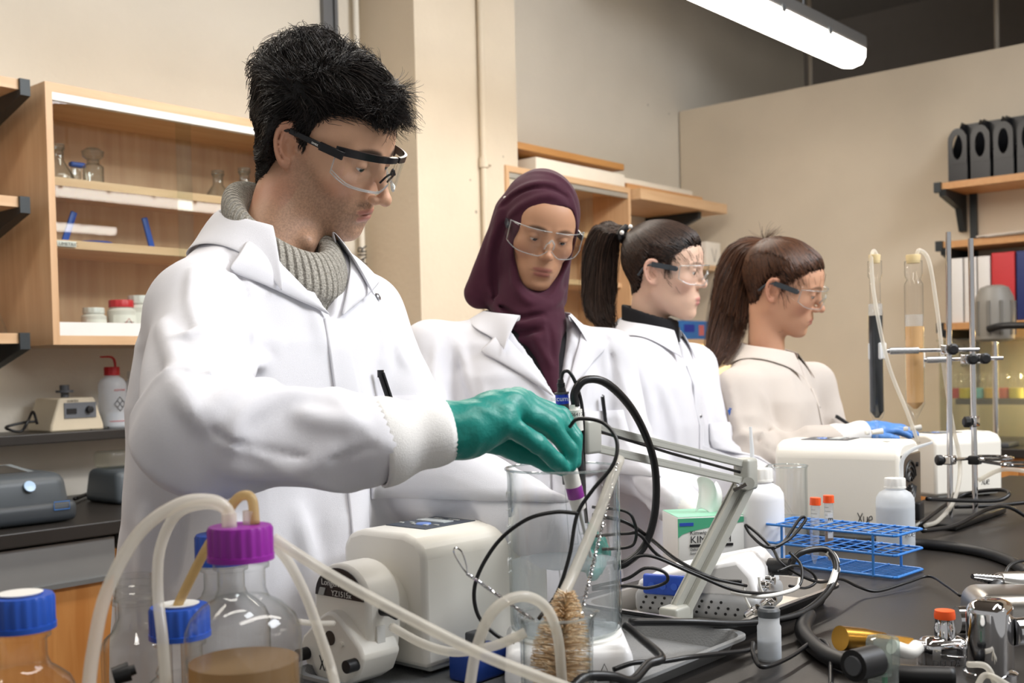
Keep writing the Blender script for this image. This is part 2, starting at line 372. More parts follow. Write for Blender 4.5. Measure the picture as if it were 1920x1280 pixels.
# ---- left bracket shelves
for py, lab in ((157, 'topmost'), (378, 'middle'), (634, 'lowest')):
    e = PY(36, py, 2.99); t = thing('bracket_shelf', '%s of three maple bracket shelves at the left edge' % lab, 'shelf', (e[0], 2.99, e[2]), group='bracket shelves left of the cabinet')
    MB().box((-.6, .18, 0), (1.2, .35, .028)).build('board', WOODM, t, smooth=False)
    Mb = M4((0, 1, 0), (0, 0, 1), (1, 0, 0), (.0, .0, 0)); MB().prism([(-.005, .015), (.36, .015), (.36, -.12), (.33, -.12), (-.005, -.03)], .0, .028, Mb).build('bracket', STEELD, t, smooth=False)
# ---- wall ledge, counter, base cabinets on the left
lz = PY(100, 812, 3.12)[2]
setp(MB().box((.6, 3.235, lz-.014), (3.6, .23, .03)).build('reagent_ledge', BLK, smooth=False, bevel=.003), 'black ledge above the back counter carrying the stirrer and wash bottle', 'ledge')
splash = struct('backsplash', MB().box((.6, WALLY-.008, (lz+BZ)/2), (3.6, .016, lz-BZ)), mat('splash_white', '#e3ddd2', .5), smooth=False); splash['label'] = 'white splash panel under the black ledge'
cyf = PZ(100, 990, BZ)[1]
ctr = setp(MB().box((.55, (cyf+WALLY)/2, BZ-.018), (3.7, WALLY-cyf, .036)).build('counter_top', BLK, smooth=False, bevel=.003), 'black counter top along the back wall', 'counter')
bc = thing('base_cabinet', 'oak base cabinet with grey drawer rail under the back counter', 'cabinet', (0.55, cyf, 0))
MB().box((0, .35, .42), (3.6, .62, .84)).build('carcass', WOODD, bc, smooth=False)
xl = PY(217, 1000, cyf+.03)[0]-.55
for a, b in ((xl-1.22, xl-.61), (xl-.605, xl-.01), (xl+.01, xl+.6)):
    MB().box(((a+b)/2, .035, BZ-.036-.058), (b-a, .03, .1)).build('drawer_front', mat('drawer_grey', '#8b8d8e', .4, .2), bc, smooth=False)
    d = MB().box(((a+b)/2, .035, .405), (b-a-.006, .022, .72)).build('cabinet_door', WOODD, bc, smooth=False)
    MB().box((b-.12, .02, .772), (.2, .02, .012)).build('pull', GREY, d, smooth=False)
# ---- far wall: second cabinet, shelf and things on top
fy = 3.02
fx1 = PY(1183, 400, fy)[0]; fz = PY(1180, 352, fy)[2]; fw = .9
fc = thing('wall_cabinet', 'maple wall cabinet behind the woman in the maroon headscarf', 'cabinet', (fx1-fw, fy, fz-.74))
fd = WALLY-fy
for x in (T/2, fw-T/2): MB().box((x, fd/2, .37), (T, fd, .74)).build('side_panel', WOODV, fc, smooth=False)
MB().box((fw/2, fd/2, .727), (fw-2*T, fd, .026)).build('top_panel', WOODM, fc, smooth=False); MB().box((fw/2, fd/2, .013), (fw-2*T, fd, .026)).build('bottom_panel', WOODM, fc, smooth=False)
MB().box((fw/2, fd-.008, .37), (fw-2*T, .012, .69)).build('back_panel', WOODV, fc, smooth=False)
for z in (.28, .5): MB().box((fw/2, fd/2+.02, z), (fw-2*T, fd-.06, .022)).build('shelf', WOODM, fc, smooth=False)
MB().box((fw/2, .012, .70), (fw-2*T, .02, .02)).build('upper_track', mat('track_grey', '#b9b6ae', .3, .5), fc, smooth=False)
MB().box((fw*.35, .012, .37), (fw*.66, .005, .66)).build('glass_door', GL_DOOR, fc, smooth=False)
c = PY(1120, 322, fy+.02)
setp(MB().rbox((fx1-.36, fy+.13, fz+.032), (.66, .24, .06), .004).build('flat_box', mat('box_cream', '#efe6d6', .6)), 'long cream box lying on the far wall cabinet', 'box')
a = PY(1075, 296, fy+.1); b = PY(1183, 333, fy+.1)
setp(MB().box((fx1-.42, fy+.17, fz+.105), (.86, .26, .03)).build('loose_board', wood('board_ply', '#b98346', '#c99458', 'X'), smooth=False, bevel=.002), 'loose wooden board lying on the cream box on the cabinet', 'board').rotation_euler = (0, 0, 0)
s1 = PY(1190, 345, fy); s2 = PY(1390, 385, fy)
sh = thing('bracket_shelf', 'thick maple shelf between the far cabinet and the partition', 'shelf', (fx1, fy, fz))
sl = PARTX-fx1-.15
MB().box((sl/2+.01, fd/2-.03, -.03), (sl, fd+.04, .05)).build('board', WOODM, sh, smooth=False)
MB().box((sl/2-.06, fd/2, .012), (sl-.12, fd-.04, .03)).build('board', WOODE, sh, smooth=False)
MB().prism([(0, -.056), (fd, -.056), (fd, -.2), (fd-.03, -.2), (0, -.09)], 0, .03, M4((0, 1, 0), (0, 0, 1), (1, 0, 0), (sl-.2, 0, 0))).build('bracket', STEELD, sh, smooth=False)
setp(MB().rbox((fx1+sl*.45, fy+.17, fz+.048), (.62, .2, .035), .004).build('flat_box', MATS['box_cream']), 'thin pale box lying on the thick shelf by the partition', 'box')
# lower far shelves with the marked white box and the blue carton
z2 = PY(1330, 498, fy+.02)[2]
def fshelf(z, x0, x1, lab):
    t = thing('bracket_shelf', lab, 'shelf', (x0, fy, z)); MB().box(((x1-x0)/2, fd/2, -.013), (x1-x0, fd, .026)).build('board', WOODM, t, smooth=False)
    MB().prism([(0, -.026), (fd, -.026), (fd, -.15), (fd-.03, -.15), (0, -.06)], 0, .028, M4((0, 1, 0), (0, 0, 1), (1, 0, 0), (x1-x0-.3, 0, 0))).build('bracket', STEELD, t, smooth=False)
fshelf(z2, fx1+.02, PARTX-.15, 'maple shelf holding the white marked box behind the women')
z3 = PY(1310, 636, fy+.02)[2]; fshelf(z3, fx1+.02, PARTX-.1, 'lowest far maple shelf holding the blue carton')
p = PY(1338, 465, fy+.06); wb = thing('white_carton', 'white box with a pen mark behind the dark ponytail woman', 'box', (p[0], fy+.16, z2))
MB().rbox((0, 0, .068), (.15, .2, .135), .004).build('carton', mat('carton_white', '#efe8dc', .6), wb)
stroke('pen_mark', [[(0, .07), (.02, .02), (.028, 0)], [(.045, .07), (.028, 0)]], M4((1, 0, 0), (0, 0, 1), (0, -1, 0), (-.02, -.101, .03)), .0014, mat('pencil', '#8d877e', .7), wb)
p = PY(1312, 620, fy+.06); bb = thing('glove_carton', 'blue glove carton on the lowest far shelf', 'box', (p[0]-.02, fy+.14, z3))
MB().rbox((0, 0, .05), (.28, .13, .1), .004).build('carton', mat('carton_blue', '#2f6fb4', .5), bb)
MB().box((.06, -.066, .05), (.05, .002, .055)).build('printed_patch', mat('carton_print', '#c46a6a', .5), bb, smooth=False)
MB().box((-.06, -.066, .06), (.1, .002, .04)).build('printed_patch', mat('carton_navy', '#1d2f9c', .5), bb, smooth=False)
us = thing('under_shelf_light', 'glowing strip light under the lowest far shelf', 'light', (p[0]-.12, fy+.02, z3-.03))
MB().rbox((-.1, .04, -.012), (.45, .05, .022), .005).build('strip', mat('strip_glow', '#ffe2a0', .5, emit=4, var=0), us)
area('strip_lamp', (p[0], fy+.1, z3-.08), (p[0], fy+.12, 0), .6, .04, 1.4, (1, .82, .5))
# ---- partition shelves (right)
sx = PARTX-.27
def pshelf(px, py, lab):
    e = PX(px, py, sx); t = thing('bracket_shelf', lab, 'shelf', (sx, e[1], e[2]))
    MB().box((.135, -1.2, -.015), (.27, 2.4, .03)).build('board', WOODE, t, smooth=False)
    MB().prism([(-.01, -.03), (.27, -.03), (.27, -.2), (.245, -.2), (.2, -.1), (.0, -.06)], -.035, -.005, M4((1, 0, 0), (0, 0, 1), (0, -1, 0), (0, -.03, 0))).box((.0, .01, -.02), (.03, .03, .045)).build('bracket', STEELD, t, smooth=False)
    return e
e1 = pshelf(1763, 343, 'upper maple shelf on the partition under the black file holders')
e2 = pshelf(1766, 453, 'middle maple shelf on the partition holding loose papers')
e3 = pshelf(1768, 606, 'lower maple shelf on the partition holding the binders')
st = MB()
for z0, z1 in ((e3[2]-.3, e1[2]+.02),): st.box((PARTX-.012, e1[1]-.06, (z0+z1)/2), (.02, .03, z1-z0))
setp(st.build('shelf_standard', STEELD, smooth=False), 'dark steel wall standard carrying the partition shelves', 'shelf rail')
BLKP = mat('black_file_plastic', '#1d1e22', .35)
y = e1[1]-.03
for i in range(4):
    t = thing('magazine_file', ['black file holder nearest the wall end of the upper shelf', 'second black file holder from the shelf end', 'third black file holder from the shelf end', 'fourth black file holder, cut by the right picture edge'][i], 'file holder', (sx+.01, y-.045, e1[2]), group='black file holders on the upper shelf')
    h, wd, dp = .235, .082, .24
    b = MB(); n = 14; hole = []; outer = []
    for k in range(n*2):
        a = 2*PI*k/(n*2); hole.append((.022*math.cos(a), .15+.055*math.sin(a)))
        ca, sa = math.cos(a), math.sin(a)
        q = .5*wd if abs(ca) > 1e-6 else 0
        ox = max(-wd/2, min(wd/2, wd*.5*ca*1.25)); oy = h*.56+sa*h*.44 if sa > 0 else max(.075, h*.56+sa*h*.6)
        outer.append((ox, oy))
    N = n*2; Mf = M4((0, -1, 0), (0, 0, 1), (-1, 0, 0), (0, 0, 0))
    V = np.array([[x, yy, z] for z in (0, .004) for x, yy in outer]+[[x, yy, z] for z in (0, .004) for x, yy in hole]); F = []
    for k in range(N):
        k2 = (k+1) % N; F += [(N+k, N+k2, 3*N+k2, 3*N+k), (k2, k, 2*N+k, 2*N+k2), (k, k2, N+k2, N+k), (2*N+k2, 2*N+k, 3*N+k, 3*N+k2)]
    b.put(V@Mf[:3, :3].T, F); b.box((0, 0, .04), (.004, wd, .08)); b.build('front_panel', BLKP, t, smooth=False)
    for s_ in (-1, 1): MB().prism([(0, 0), (dp, 0), (dp, h+.06), (dp-.06, h+.06), (0, .09)], -.0015, .0015, M4((1, 0, 0), (0, 0, 1), (0, -1, 0), (0, s_*wd/2, 0))).build('side_panel', BLKP, t, smooth=False)
    MB().box((dp, 0, h/2+.03), (.004, wd, h+.06)).build('back_panel', BLKP, t, smooth=False); MB().box((dp/2, 0, .003), (dp, wd, .004)).build('base', BLKP, t, smooth=False)
    y -= .098
pp = thing('paper_stack', 'loose papers lying on the middle partition shelf', 'papers', (sx+.1, e2[1]-.33, e2[2]))
for k in range(4): MB().box((random.uniform(-.02, .03), random.uniform(-.04, .04), .003+.004*k), (.2, .34, .003), rz=random.uniform(-.15, .15)).build('sheet', mat('paper_grey', '#cfc4b8', .8), pp, smooth=False)
y = PX(1784, 550, sx+.03)[1]
for i, (wd, h, c, lab) in enumerate(((.055, .29, '#e8e4e0', 'leftmost white binder on the partition shelf'), (.055, .29, '#e8e4e0', 'middle white binder on the partition shelf'), (.055, .29, '#e6e2de', 'white binder beside the red binder'), (.1, .30, '#c8353a', 'broad red binder on the partition shelf'), (.1, .30, '#27356e', 'dark blue binder between two red ones'), (.03, .30, '#b02a34', 'narrow red binder right of the blue one'), (.04, .24, '#d8cbb5', 'cream folder at the end of the binders'), (.05, .2, '#c9b68a', 'tan book at the end of the binder row'))):
    t = thing('binder', lab, 'binder', (sx+.02, y-wd/2, e3[2]), group='binders on the lower partition shelf')
    cm = mat('binder_'+c, c, .5); MB().rbox((.003, 0, h/2), (.008, wd-.004, h), .003).build('spine', cm, t)
    for s_ in (-1, 1): MB().box((.12, s_*(wd/2-.003), h/2), (.235, .003, h)).build('cover', cm, t, smooth=False)
    MB().box((.115, 0, h/2), (.19, wd-.012, h-.02)).build('pages', mat('pages', '#e9e2d4', .8), t, smooth=False)
    if wd > .06: MB().lathe([(.0, 0), (.012, 0), (.012, .002), (.008, .003)], (-.002, 0, .05), 14, axis=(-1, 0, 0)).build('finger_ring', GREY, t)
    y -= wd+.004
# ---- counter along the partition
pc0 = 4.62
setp(MB().box(((pc0+PARTX)/2, .3, BZ-.018), (PARTX-pc0, 3.6, .036)).build('counter_top', BLK, smooth=False, bevel=.003), 'black counter top along the partition on the right', 'counter')
t = thing('base_cabinet', 'oak base cabinet under the partition counter', 'cabinet', (pc0, .3, 0)); MB().box((.36, 0, .44), (.66, 3.5, .88)).build('carcass', WOODD, t, smooth=False)
for k in range(5): MB().box((.02, -1.4+.7*k, .43), (.02, .68, .8)).build('cabinet_door', WOODD, t, smooth=False)
# ---- island bench
isl = thing('island_bench', 'black-topped laboratory island bench in the foreground', 'bench', (1.2, .61, 0))
MB().box((0, 0, BZ-.019), (4.8, 2*(BYF-.61), .038)).build('bench_top', BLK, isl, smooth=False, bevel=.004)
MB().box((0, 0, .45), (4.6, .7, .862)).build('carcass', WOODD, isl, smooth=False)
for k in range(7): MB().box((-1.95+.65*k, .36, .44), (.63, .02, .8)).build('cabinet_door', WOODD, isl, smooth=False)
# ---------------------------------------------------------------- sculpting kit: signed distances + surface nets
def A(*v): return np.array(v, float)
def ell(p, c, r):
    q = p-A(*c); r = A(*r); k0 = np.sqrt(((q/r)**2).sum(1)); k1 = np.sqrt(((q/r**2)**2).sum(1))+1e-9
    return k0*(k0-1)/k1
def sph(p, c, r): return np.sqrt(((p-A(*c))**2).sum(1))-r
def cap(p, a, b, r1, r2=None):
    a = np.asarray(a, float); b = np.asarray(b, float); r2 = r1 if r2 is None else r2
    ab = b-a; t = np.clip(((p-a)@ab)/(ab@ab+1e-12), 0, 1); return np.sqrt(((p-a-t[:, None]*ab)**2).sum(1))-(r1+(r2-r1)*t)
def smin(a, b, k):
    h = np.clip(.5+.5*(b-a)/k, 0, 1); return b*(1-h)+a*h-k*h*(1-h)
def smax(a, b, k): return -smin(-a, -b, k)
def isosurf(f, lo, hi, h, B=5, slack=1.12):
    lo = np.asarray(lo, float); hi = np.asarray(hi, float)
    nb = np.ceil((hi-lo)/h/B).astype(int); n = nb*B
    g = np.stack(np.meshgrid(*[np.arange(k) for k in nb], indexing='ij'), -1).reshape(-1, 3)
    dc = f(lo+(g*B+B/2-.5)*h)
    D = np.repeat(np.repeat(np.repeat(np.sign(dc).reshape(nb).astype(np.float32), B, 0), B, 1), B, 2)
    sel = g[np.abs(dc) < B*h*.87*slack+h*2]
    off = np.stack(np.meshgrid(*[np.arange(B)]*3, indexing='ij'), -1).reshape(-1, 3)
    idx = (sel[:, None, :]*B+off[None]).reshape(-1, 3)
    for i in range(0, len(idx), 200000):
        q = idx[i:i+200000]; D[q[:, 0], q[:, 1], q[:, 2]] = f(lo+q*h)
    s = D < 0; c = [s[:-1, :-1, :-1], s[1:, :-1, :-1], s[:-1, 1:, :-1], s[1:, 1:, :-1], s[:-1, :-1, 1:], s[1:, :-1, 1:], s[:-1, 1:, 1:], s[1:, 1:, 1:]]
    cnt = sum(q.astype(np.uint8) for q in c); act = (cnt > 0) & (cnt < 8)
    I = np.argwhere(act); M = -np.ones(act.shape, np.int64); M[act] = np.arange(len(I))
    co = np.array([[i & 1, (i >> 1) & 1, (i >> 2) & 1] for i in range(8)]); d = np.stack([D[I[:, 0]+o[0], I[:, 1]+o[1], I[:, 2]+o[2]] for o in co], 1).astype(float)
    acc = np.zeros((len(I), 3)); num = np.zeros(len(I))
    for i in range(8):
        for b in (1, 2, 4):
            if not i & b:
                j = i | b; m = (d[:, i] < 0) != (d[:, j] < 0); t = np.where(m, d[:, i]/(d[:, i]-d[:, j]+1e-20), 0)
                acc += np.where(m[:, None], co[i]+(co[j]-co[i])*t[:, None], 0); num += m
    V = lo+(I+acc/num[:, None])*h; F = []
    for ax in range(3):
        u, v = (ax+1) % 3, (ax+2) % 3
        sl0 = [slice(None)]*3; sl1 = [slice(None)]*3; sl0[ax] = slice(0, -1); sl1[ax] = slice(1, None)
        e = s[tuple(sl0)] != s[tuple(sl1)]; q = np.argwhere(e); q = q[(q[:, u] > 0) & (q[:, v] > 0) & (q[:, u] < n[u]-1) & (q[:, v] < n[v]-1)]
        def cell(du, dv):
            r = q.copy(); r[:, u] -= du; r[:, v] -= dv; return M[r[:, 0], r[:, 1], r[:, 2]]
        f4 = np.stack([cell(0, 0), cell(1, 0), cell(1, 1), cell(0, 1)], 1); ins = s[q[:, 0], q[:, 1], q[:, 2]]
        f4[~ins] = f4[~ins][:, ::-1]; F.append(f4[(f4 >= 0).all(1)])
    return V, np.vstack(F)
def grad(f, p, e=.002):
    g = np.stack([f(p+A(*(e*(np.arange(3) == i))))-f(p-A(*(e*(np.arange(3) == i)))) for i in range(3)], 1)
    return g/(np.linalg.norm(g, axis=1, keepdims=True)+1e-9)
def push(p, f, m, it=3):
    p = np.array(p, float)
    for _ in range(it):
        d = f(p); g = grad(f, p); k = d < m; p[k] += g[k]*(m-d[k])[:, None]
    return p
def stick(p, f, m, it=6):
    p = np.array(p, float)
    for _ in range(it): p += grad(f, p)*(m-f(p))[:, None]
    return p
def setcol(me, C, name='col'):
    a = me.color_attributes.new(name, 'FLOAT_COLOR', 'POINT'); C4 = np.ones((len(C), 4), np.float32); C4[:, :3] = C; a.data.foreach_set('color', C4.ravel())
def wob(p, s, seed=0):
    r = np.random.default_rng(seed); o = 0
    for i in range(4):
        k = r.normal(size=3); k /= np.linalg.norm(k); k2 = r.normal(size=3); o = o+np.sin(p@k*s*(1+.6*i)+r.uniform(0, 6)+1.3*np.sin(p@k2*s*.7))/(1+.5*i)
    return o/2.6
def strands(name, paths, r0, r1, m, parent, C=None):
    """paths (N,K,3) -> one mesh of three-sided tapered hairs"""
    N, K, _ = paths.shape; T = np.gradient(paths, axis=1); T /= np.linalg.norm(T, axis=2, keepdims=True)+1e-9
    a = np.where(np.abs(T[..., 2:3]) < .9, A(0, 0, 1), A(1, 0, 0)); u = np.cross(T, a); u /= np.linalg.norm(u, axis=2, keepdims=True)+1e-9; v = np.cross(T, u)
    r = np.linspace(1, 0, K)[None, :, None]**.7*(r0-r1)+r1
    V = np.stack([paths+r*(math.cos(2*PI*k/3)*u+math.sin(2*PI*k/3)*v) for k in range(3)], 2).reshape(-1, 3)
    i, j, k = np.meshgrid(np.arange(N), np.arange(K-1), np.arange(3), indexing='ij'); b = (i*K+j)*3; k2 = (k+1) % 3
    F = np.stack([b+k, b+k2, b+3+k2, b+3+k], -1).reshape(-1, 4)
    me = mesh_np(name, V, F)
    if C is not None: setcol(me, np.repeat(C, K*3, axis=0))
    return link(name, me, m, parent)

# ---------------------------------------------------------------- head (local frame: +y face, +z up, +x the person's right)
def head_sdf(g, nb):
    """g: shape settings, nb: neck base in head coordinates"""
    jw, ns, fw = g.get('jaw', 1.), g.get('nose', 1.), g.get('fw', 1.); ua, la = math.radians(g.get('lid', 2)), math.radians(g.get('lolid', -32))
    def f(p):
        q = p.copy(); q[:, 0] = np.abs(q[:, 0])
        d = ell(q, (0, -.013, .032), (.0745*fw, .096, .084))
        d = smin(d, ell(q, (0, .044, .04), (.058*fw, .048, .05)), .03)
        d = smin(d, ell(q, (0, .026, -.014), (.0615*fw, .064, .084)), .03)
        d = smin(d, ell(q, (0, .03, -.062), (.049*jw, .056, .045)), .025)
        d = smin(d, cap(q, (.05*jw, -.004, -.05), (.018*jw, .068, -.1), .016, .014), .03)
        d = smin(d, ell(q, (0, .08, -.101), (.019, .0135, .0135)), .016)
        d = smin(d, ell(q, (.041*fw, .059, -.02), (.023, .022, .019)), .022)
        d = smin(d, cap(q, (.012, .087, .0235), (.044, .073, .024), .0085, .007), .012)
        d = smin(d, ell(q, (0, .071, -.066), (.034, .026, .028)), .02)
        d = smax(d, -ell(q, (.0315, .101, .006), (.0175, .0155, .0105)), .012)
        e = q-A(.0315, .0765, .006); sp = np.sqrt((e**2).sum(1))
        up = np.maximum(sp-.0142, -(e[:, 2]*math.cos(ua)-e[:, 1]*math.sin(ua))); lo = np.maximum(sp-.0137, (e[:, 2]*math.cos(la)-e[:, 1]*math.sin(la)))
        d = smin(d, np.minimum(up, lo), .0035)
        tip = .113+.006*(ns-1)*5; tz = -.028-.004*(ns-1)*5
        d = smin(d, cap(q, (0, .0825, .02), (0, tip-.002, tz+.003), .0066, .0078), .011)
        d = smin(d, sph(q, (0, tip-.0005, tz), .0086), .006)
        d = smin(d, ell(q, (.0105, tip-.013, tz-.004), (.0066, .0095, .0068)), .006)
        d = smax(d, -ell(q, (.0062, tip-.007, tz-.0115), (.0032, .006, .0035)), .003)
        d = smin(d, ell(q, (0, .0918, -.0605), (.0215, .0066, .0052)), .007)
        d = smin(d, ell(q, (0, .0912, -.0712), (.0185, .0074, .006)), .007)
        d = smax(d, -ell(q, (0, .1035, -.0657), (.0225, .0088, .0011)), .003)
        d = smax(d, -ell(q, (0, .103, -.085), (.017, .0085, .006)), .012)
        # ear
        e = q-A(.073*fw, -.014, -.002); a = .42; b = .16
        ex = e[:, 0]*math.cos(a)+e[:, 1]*math.sin(a); ey = -e[:, 0]*math.sin(a)+e[:, 1]*math.cos(a); ez = e[:, 2]*math.cos(b)-ey*math.sin(b); ey = ey*math.cos(b)+e[:, 2]*math.sin(b)
        E = np.stack([ex, ey, ez], 1); ww = .0165+.003*np.clip(ez/.03, -1, 1)
        dear = ell(E, (0, 0, 0), (.0055, .0175, .03)); rho = np.sqrt((ey/ww)**2+(ez/.0285)**2)
        ring = np.sqrt(((rho-1)*.019)**2+(ex-.0075)**2)-.0036; ring = np.where((ey > .008) & (ez < .012), ring+.02, ring)
        dear = smin(dear, ring, .0025); rho2 = np.sqrt(((ey-.001)/.0105)**2+((ez-.002)/.0185)**2); anti = np.sqrt(((rho2-1)*.0125)**2+(ex-.0055)**2)-.0026; anti = np.where(ey > .004, anti+.02, anti)
        dear = smin(dear, anti, .0025); dear = smax(dear, -ell(E, (.0075, .0035, -.004), (.010, .0092, .0135)), .003)
        dear = smin(dear, ell(E, (.003, .007, -.0265), (.0048, .0085, .0085)), .006); dear = smin(dear, sph(E, (.004, .0145, -.006), .0048), .005)
        d = smin(d, dear, .006)
        n = cap(p, (0, -.03, -.05), nb, g.get('neck', .05), g.get('neck', .05)*1.08); d = smin(d, n, .022)
        if g.get('adam'): d = smin(d, cap(p, (0, .02, -.12), A(*nb)+A(0, .045, .04), .012, .01), .02)
        return d
    return f
def skin_cols(V, g):
    """flesh tones as multipliers of the skin material"""
    C = np.tile(A(*g['skin']), (len(V), 1)); q = V.copy(); q[:, 0] = np.abs(q[:, 0])
    def mixc(w, c): 
        w = np.clip(w, 0, 1)[:, None]; C[:] = C*(1-w)+A(*c)*w
    def soft(d, k): return 1/(1+np.exp(np.clip(d/k, -30, 30)))
    mixc(.45*soft(ell(q, (.045, .07, -.03), (.022, .02, .018)), .005), g['blush']); mixc(.4*soft(sph(q, (0, .113, -.03), .011), .004), g['blush'])
    mixc(.5*soft(np.abs(q[:, 0]-.085)-.012, .004)*(q[:, 1] < .02), g['blush'])
    lip = np.minimum(ell(q, (0, .098, -.0607), (.0235, .012, .0052)), ell(q, (0, .098, -.0715), (.02, .012, .0066))); mixc(.85*soft(lip, .0008)*(q[:, 1] > .085), g['lip'])
    mixc(.8*soft(ell(q, (0, .1, -.0655), (.022, .012, .0008)), .0007)*(q[:, 1] > .085), tuple(.35*x for x in g['lip']))
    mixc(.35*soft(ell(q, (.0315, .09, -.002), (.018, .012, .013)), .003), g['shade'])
    bl = q-A(.032, .086, .0265); bx = q[:, 0]; arch = .0255+.0035*np.sin(np.clip((bx-.01)/.045, 0, 1)*PI)-.1*np.clip(bx-.042, 0, 1)
    thick = g.get('browt', .0042)*np.clip(1.2-np.abs(bx-.024)/.036, .25, 1)
    mixc(g.get('brow', .8)*soft(np.abs(q[:, 2]-arch)-thick, .0009)*soft(.011-bx, .002)*soft(bx-.054, .002)*(q[:, 1] > .04), g['hairc'])
    if g.get('stubble'):
        n = RNG.random(len(V)); st = soft(q[:, 2]+.045-.045*np.clip((.07-q[:, 1])/.06, 0, 1)+.02*(q[:, 1] < .0), .006)*soft(-q[:, 1]-.0, .012)*soft(-.128-q[:, 2], .006)
        mo = soft(np.abs(q[:, 2]+.05)-.0062, .002)*soft(bx-.027, .004)*(q[:, 1] > .08); st = np.maximum(st*.7, mo*1.1)*(lip > .001)
        mixc(g['stubble']*st*(.55+.6*n), g['stubc'])
    return C
SKINM = mat('skin', (1, 1, 1, 1), .46, var=.05, vs=90, bump=.12, bs=900, attr='col', sss=.12, spec=.4)
def rot_head(heading, pitch, roll):
    """columns: person's right, face direction, up"""
    h = math.radians(heading); y = A(math.cos(h), math.sin(h), 0); z = A(0, 0, 1); x = np.cross(y, z)
    a = math.radians(pitch); y, z = y*math.cos(a)+z*math.sin(a), z*math.cos(a)-y*math.sin(a)
    a = math.radians(roll); x, z = x*math.cos(a)+z*math.sin(a), z*math.cos(a)-x*math.sin(a)
    return np.stack([x, y, z], 1)
def eyes(parent, R, t, s, gaze, irisc):
    for sx in (-1, 1):
        c = A(sx*.0315, .0765, .006); o = MB().ball((0, 0, 0), .0127, 24, 16).build('eye', mat('eye_white', '#cdc4bc', .15, coat=.5), parent)
        o.matrix_basis = Matrix(M4(*(R.T*s), t+R@c*s-A(*parent.location)).tolist())
        gz = A(*gaze); gz /= np.linalg.norm(gz); d, u, v = frame_of(gz)
        for nm, r, col, k in (('iris', .006, irisc, .0), ('pupil', .0026, '#0a0808', .0004)):
            q = MB(); q.lathe([(0.00001, .0131+k)]+[(r*i/4, math.sqrt(.0127**2-(r*i/4)**2)+.0002+k) for i in range(1, 5)], (0, 0, 0), 20, axis=gz); q.build(nm, mat(nm+col, col, .12, coat=.6), o)
# ---------------------------------------------------------------- clothing
def torso_sdf(T):
    """T: base (x,y), heading deg, table rows (z, half width, half depth, forward offset)"""
    h = math.radians(T['heading']); fy = A(math.cos(h), math.sin(h)); fx = A(math.sin(h), -math.cos(h))
    z, rx, ry, of = np.array(T['rows']).T; bx = A(*T['base']); lean = T.get('lean', 0.)
    def loc(p):
        q = p[:, :2]-bx; return q@fx, q@fy, p[:, 2]
    def f(p, grow=0.):
        lx, ly, pz = loc(p); a = np.interp(pz, z, rx)+grow; b = np.interp(pz, z, ry)+grow; ly = ly-np.interp(pz, z, of)
        e = 2.35; k = ((np.abs(lx)/a)**e+(np.abs(ly)/b)**e)**(1/e); d = (k-1)*np.minimum(a, b)
        return np.maximum(np.maximum(d, pz-z[-1]), z[0]-pz)*.85
    return f, loc, fx, fy
def arm_sdf(sh, el, wr, r, seed, amp=1., k=.03):
    """sleeve: shoulder, elbow, wrist points; radii at those; ring folds round the elbow"""
    sh, el, wr = (np.asarray(q, float) for q in (sh, el, wr)); L1 = np.linalg.norm(el-sh); L2 = np.linalg.norm(wr-el)
    bend = (sh-el)/L1+(wr-el)/L2; bend /= np.linalg.norm(bend)+1e-9
    def f(p):
        d = smin(cap(p, sh, el, r[0], r[1]), cap(p, el, wr, r[1], r[2]), k)
        u1 = (el-sh)/L1; u2 = (wr-el)/L2; s1 = np.clip((p-sh)@u1, 0, L1); s2 = np.clip((p-el)@u2, 0, L2)
        near2 = cap(p, el, wr, r[1], r[2]) < cap(p, sh, el, r[0], r[1]); s = np.where(near2, s2, s1-L1); side = (p-el)@bend; ax = np.cross(u1, u2); ax /= np.linalg.norm(ax)+1e-9; lat = (p-el)@ax
        g = np.exp(-(s/.075)**2)*(.25+.75/(1+np.exp(-side/.015)))+.18*np.exp(-((s-L2*.85)/.05)**2)
        ph = s*78+seed+1.7*np.sin(lat*30+seed*2)+26*lat+1.2*np.sin(p@A(31, 17, 23)); w = 1-np.abs(np.sin(ph*.5))
        ph2 = s*24+38*lat+30*side+seed*3+1.5*np.sin(p@A(13, 22, -17)); w2 = 1-np.abs(np.sin(ph2*.5))
        return d-amp*(.013*g*(w-.35)+.0075*(w2-.4)*np.clip((s+L1)/.1, 0, 1))
    return f
COATM = mat('coat_cotton', '#e1e1e7', .8, var=.02, vs=20, bump=.22, bs=1400, sheen=.1, spec=.2)
COATM_SHADED = mat('coat_cotton_shaded', '#cfc6be', .8, var=.03, vs=20, bump=.22, bs=1400, sheen=.1, spec=.2)  # darker copy of the coat cotton, dimmer light painted into its colour
KNIT = mat('cuff_knit', '#efeeec', .9, var=.03, vs=300, bump=.25, bs=900)
SNAP = mat('snap_metal', '#a9a9ac', .25, .9)
INK = MATS.get('ink_black') or mat('ink_black', '#1b1a1c', .6)
def hits(f, pts, near=.5, far=4.):
    r = np.array([ray(*q[:2]) for q in pts]); k = np.linalg.norm(r, axis=1); d = np.full(len(r), near); act = np.ones(len(r), bool)
    for _ in range(90):
        v = f(CAM+r[act]*d[act][:, None]); d[act] += np.maximum(v, .0004)*.75/k[act]; w = np.where(act)[0]; act[w[(v < .0005) | (d[w] > far)]] = False
        if not act.any(): break
    return CAM+r*d[:, None]
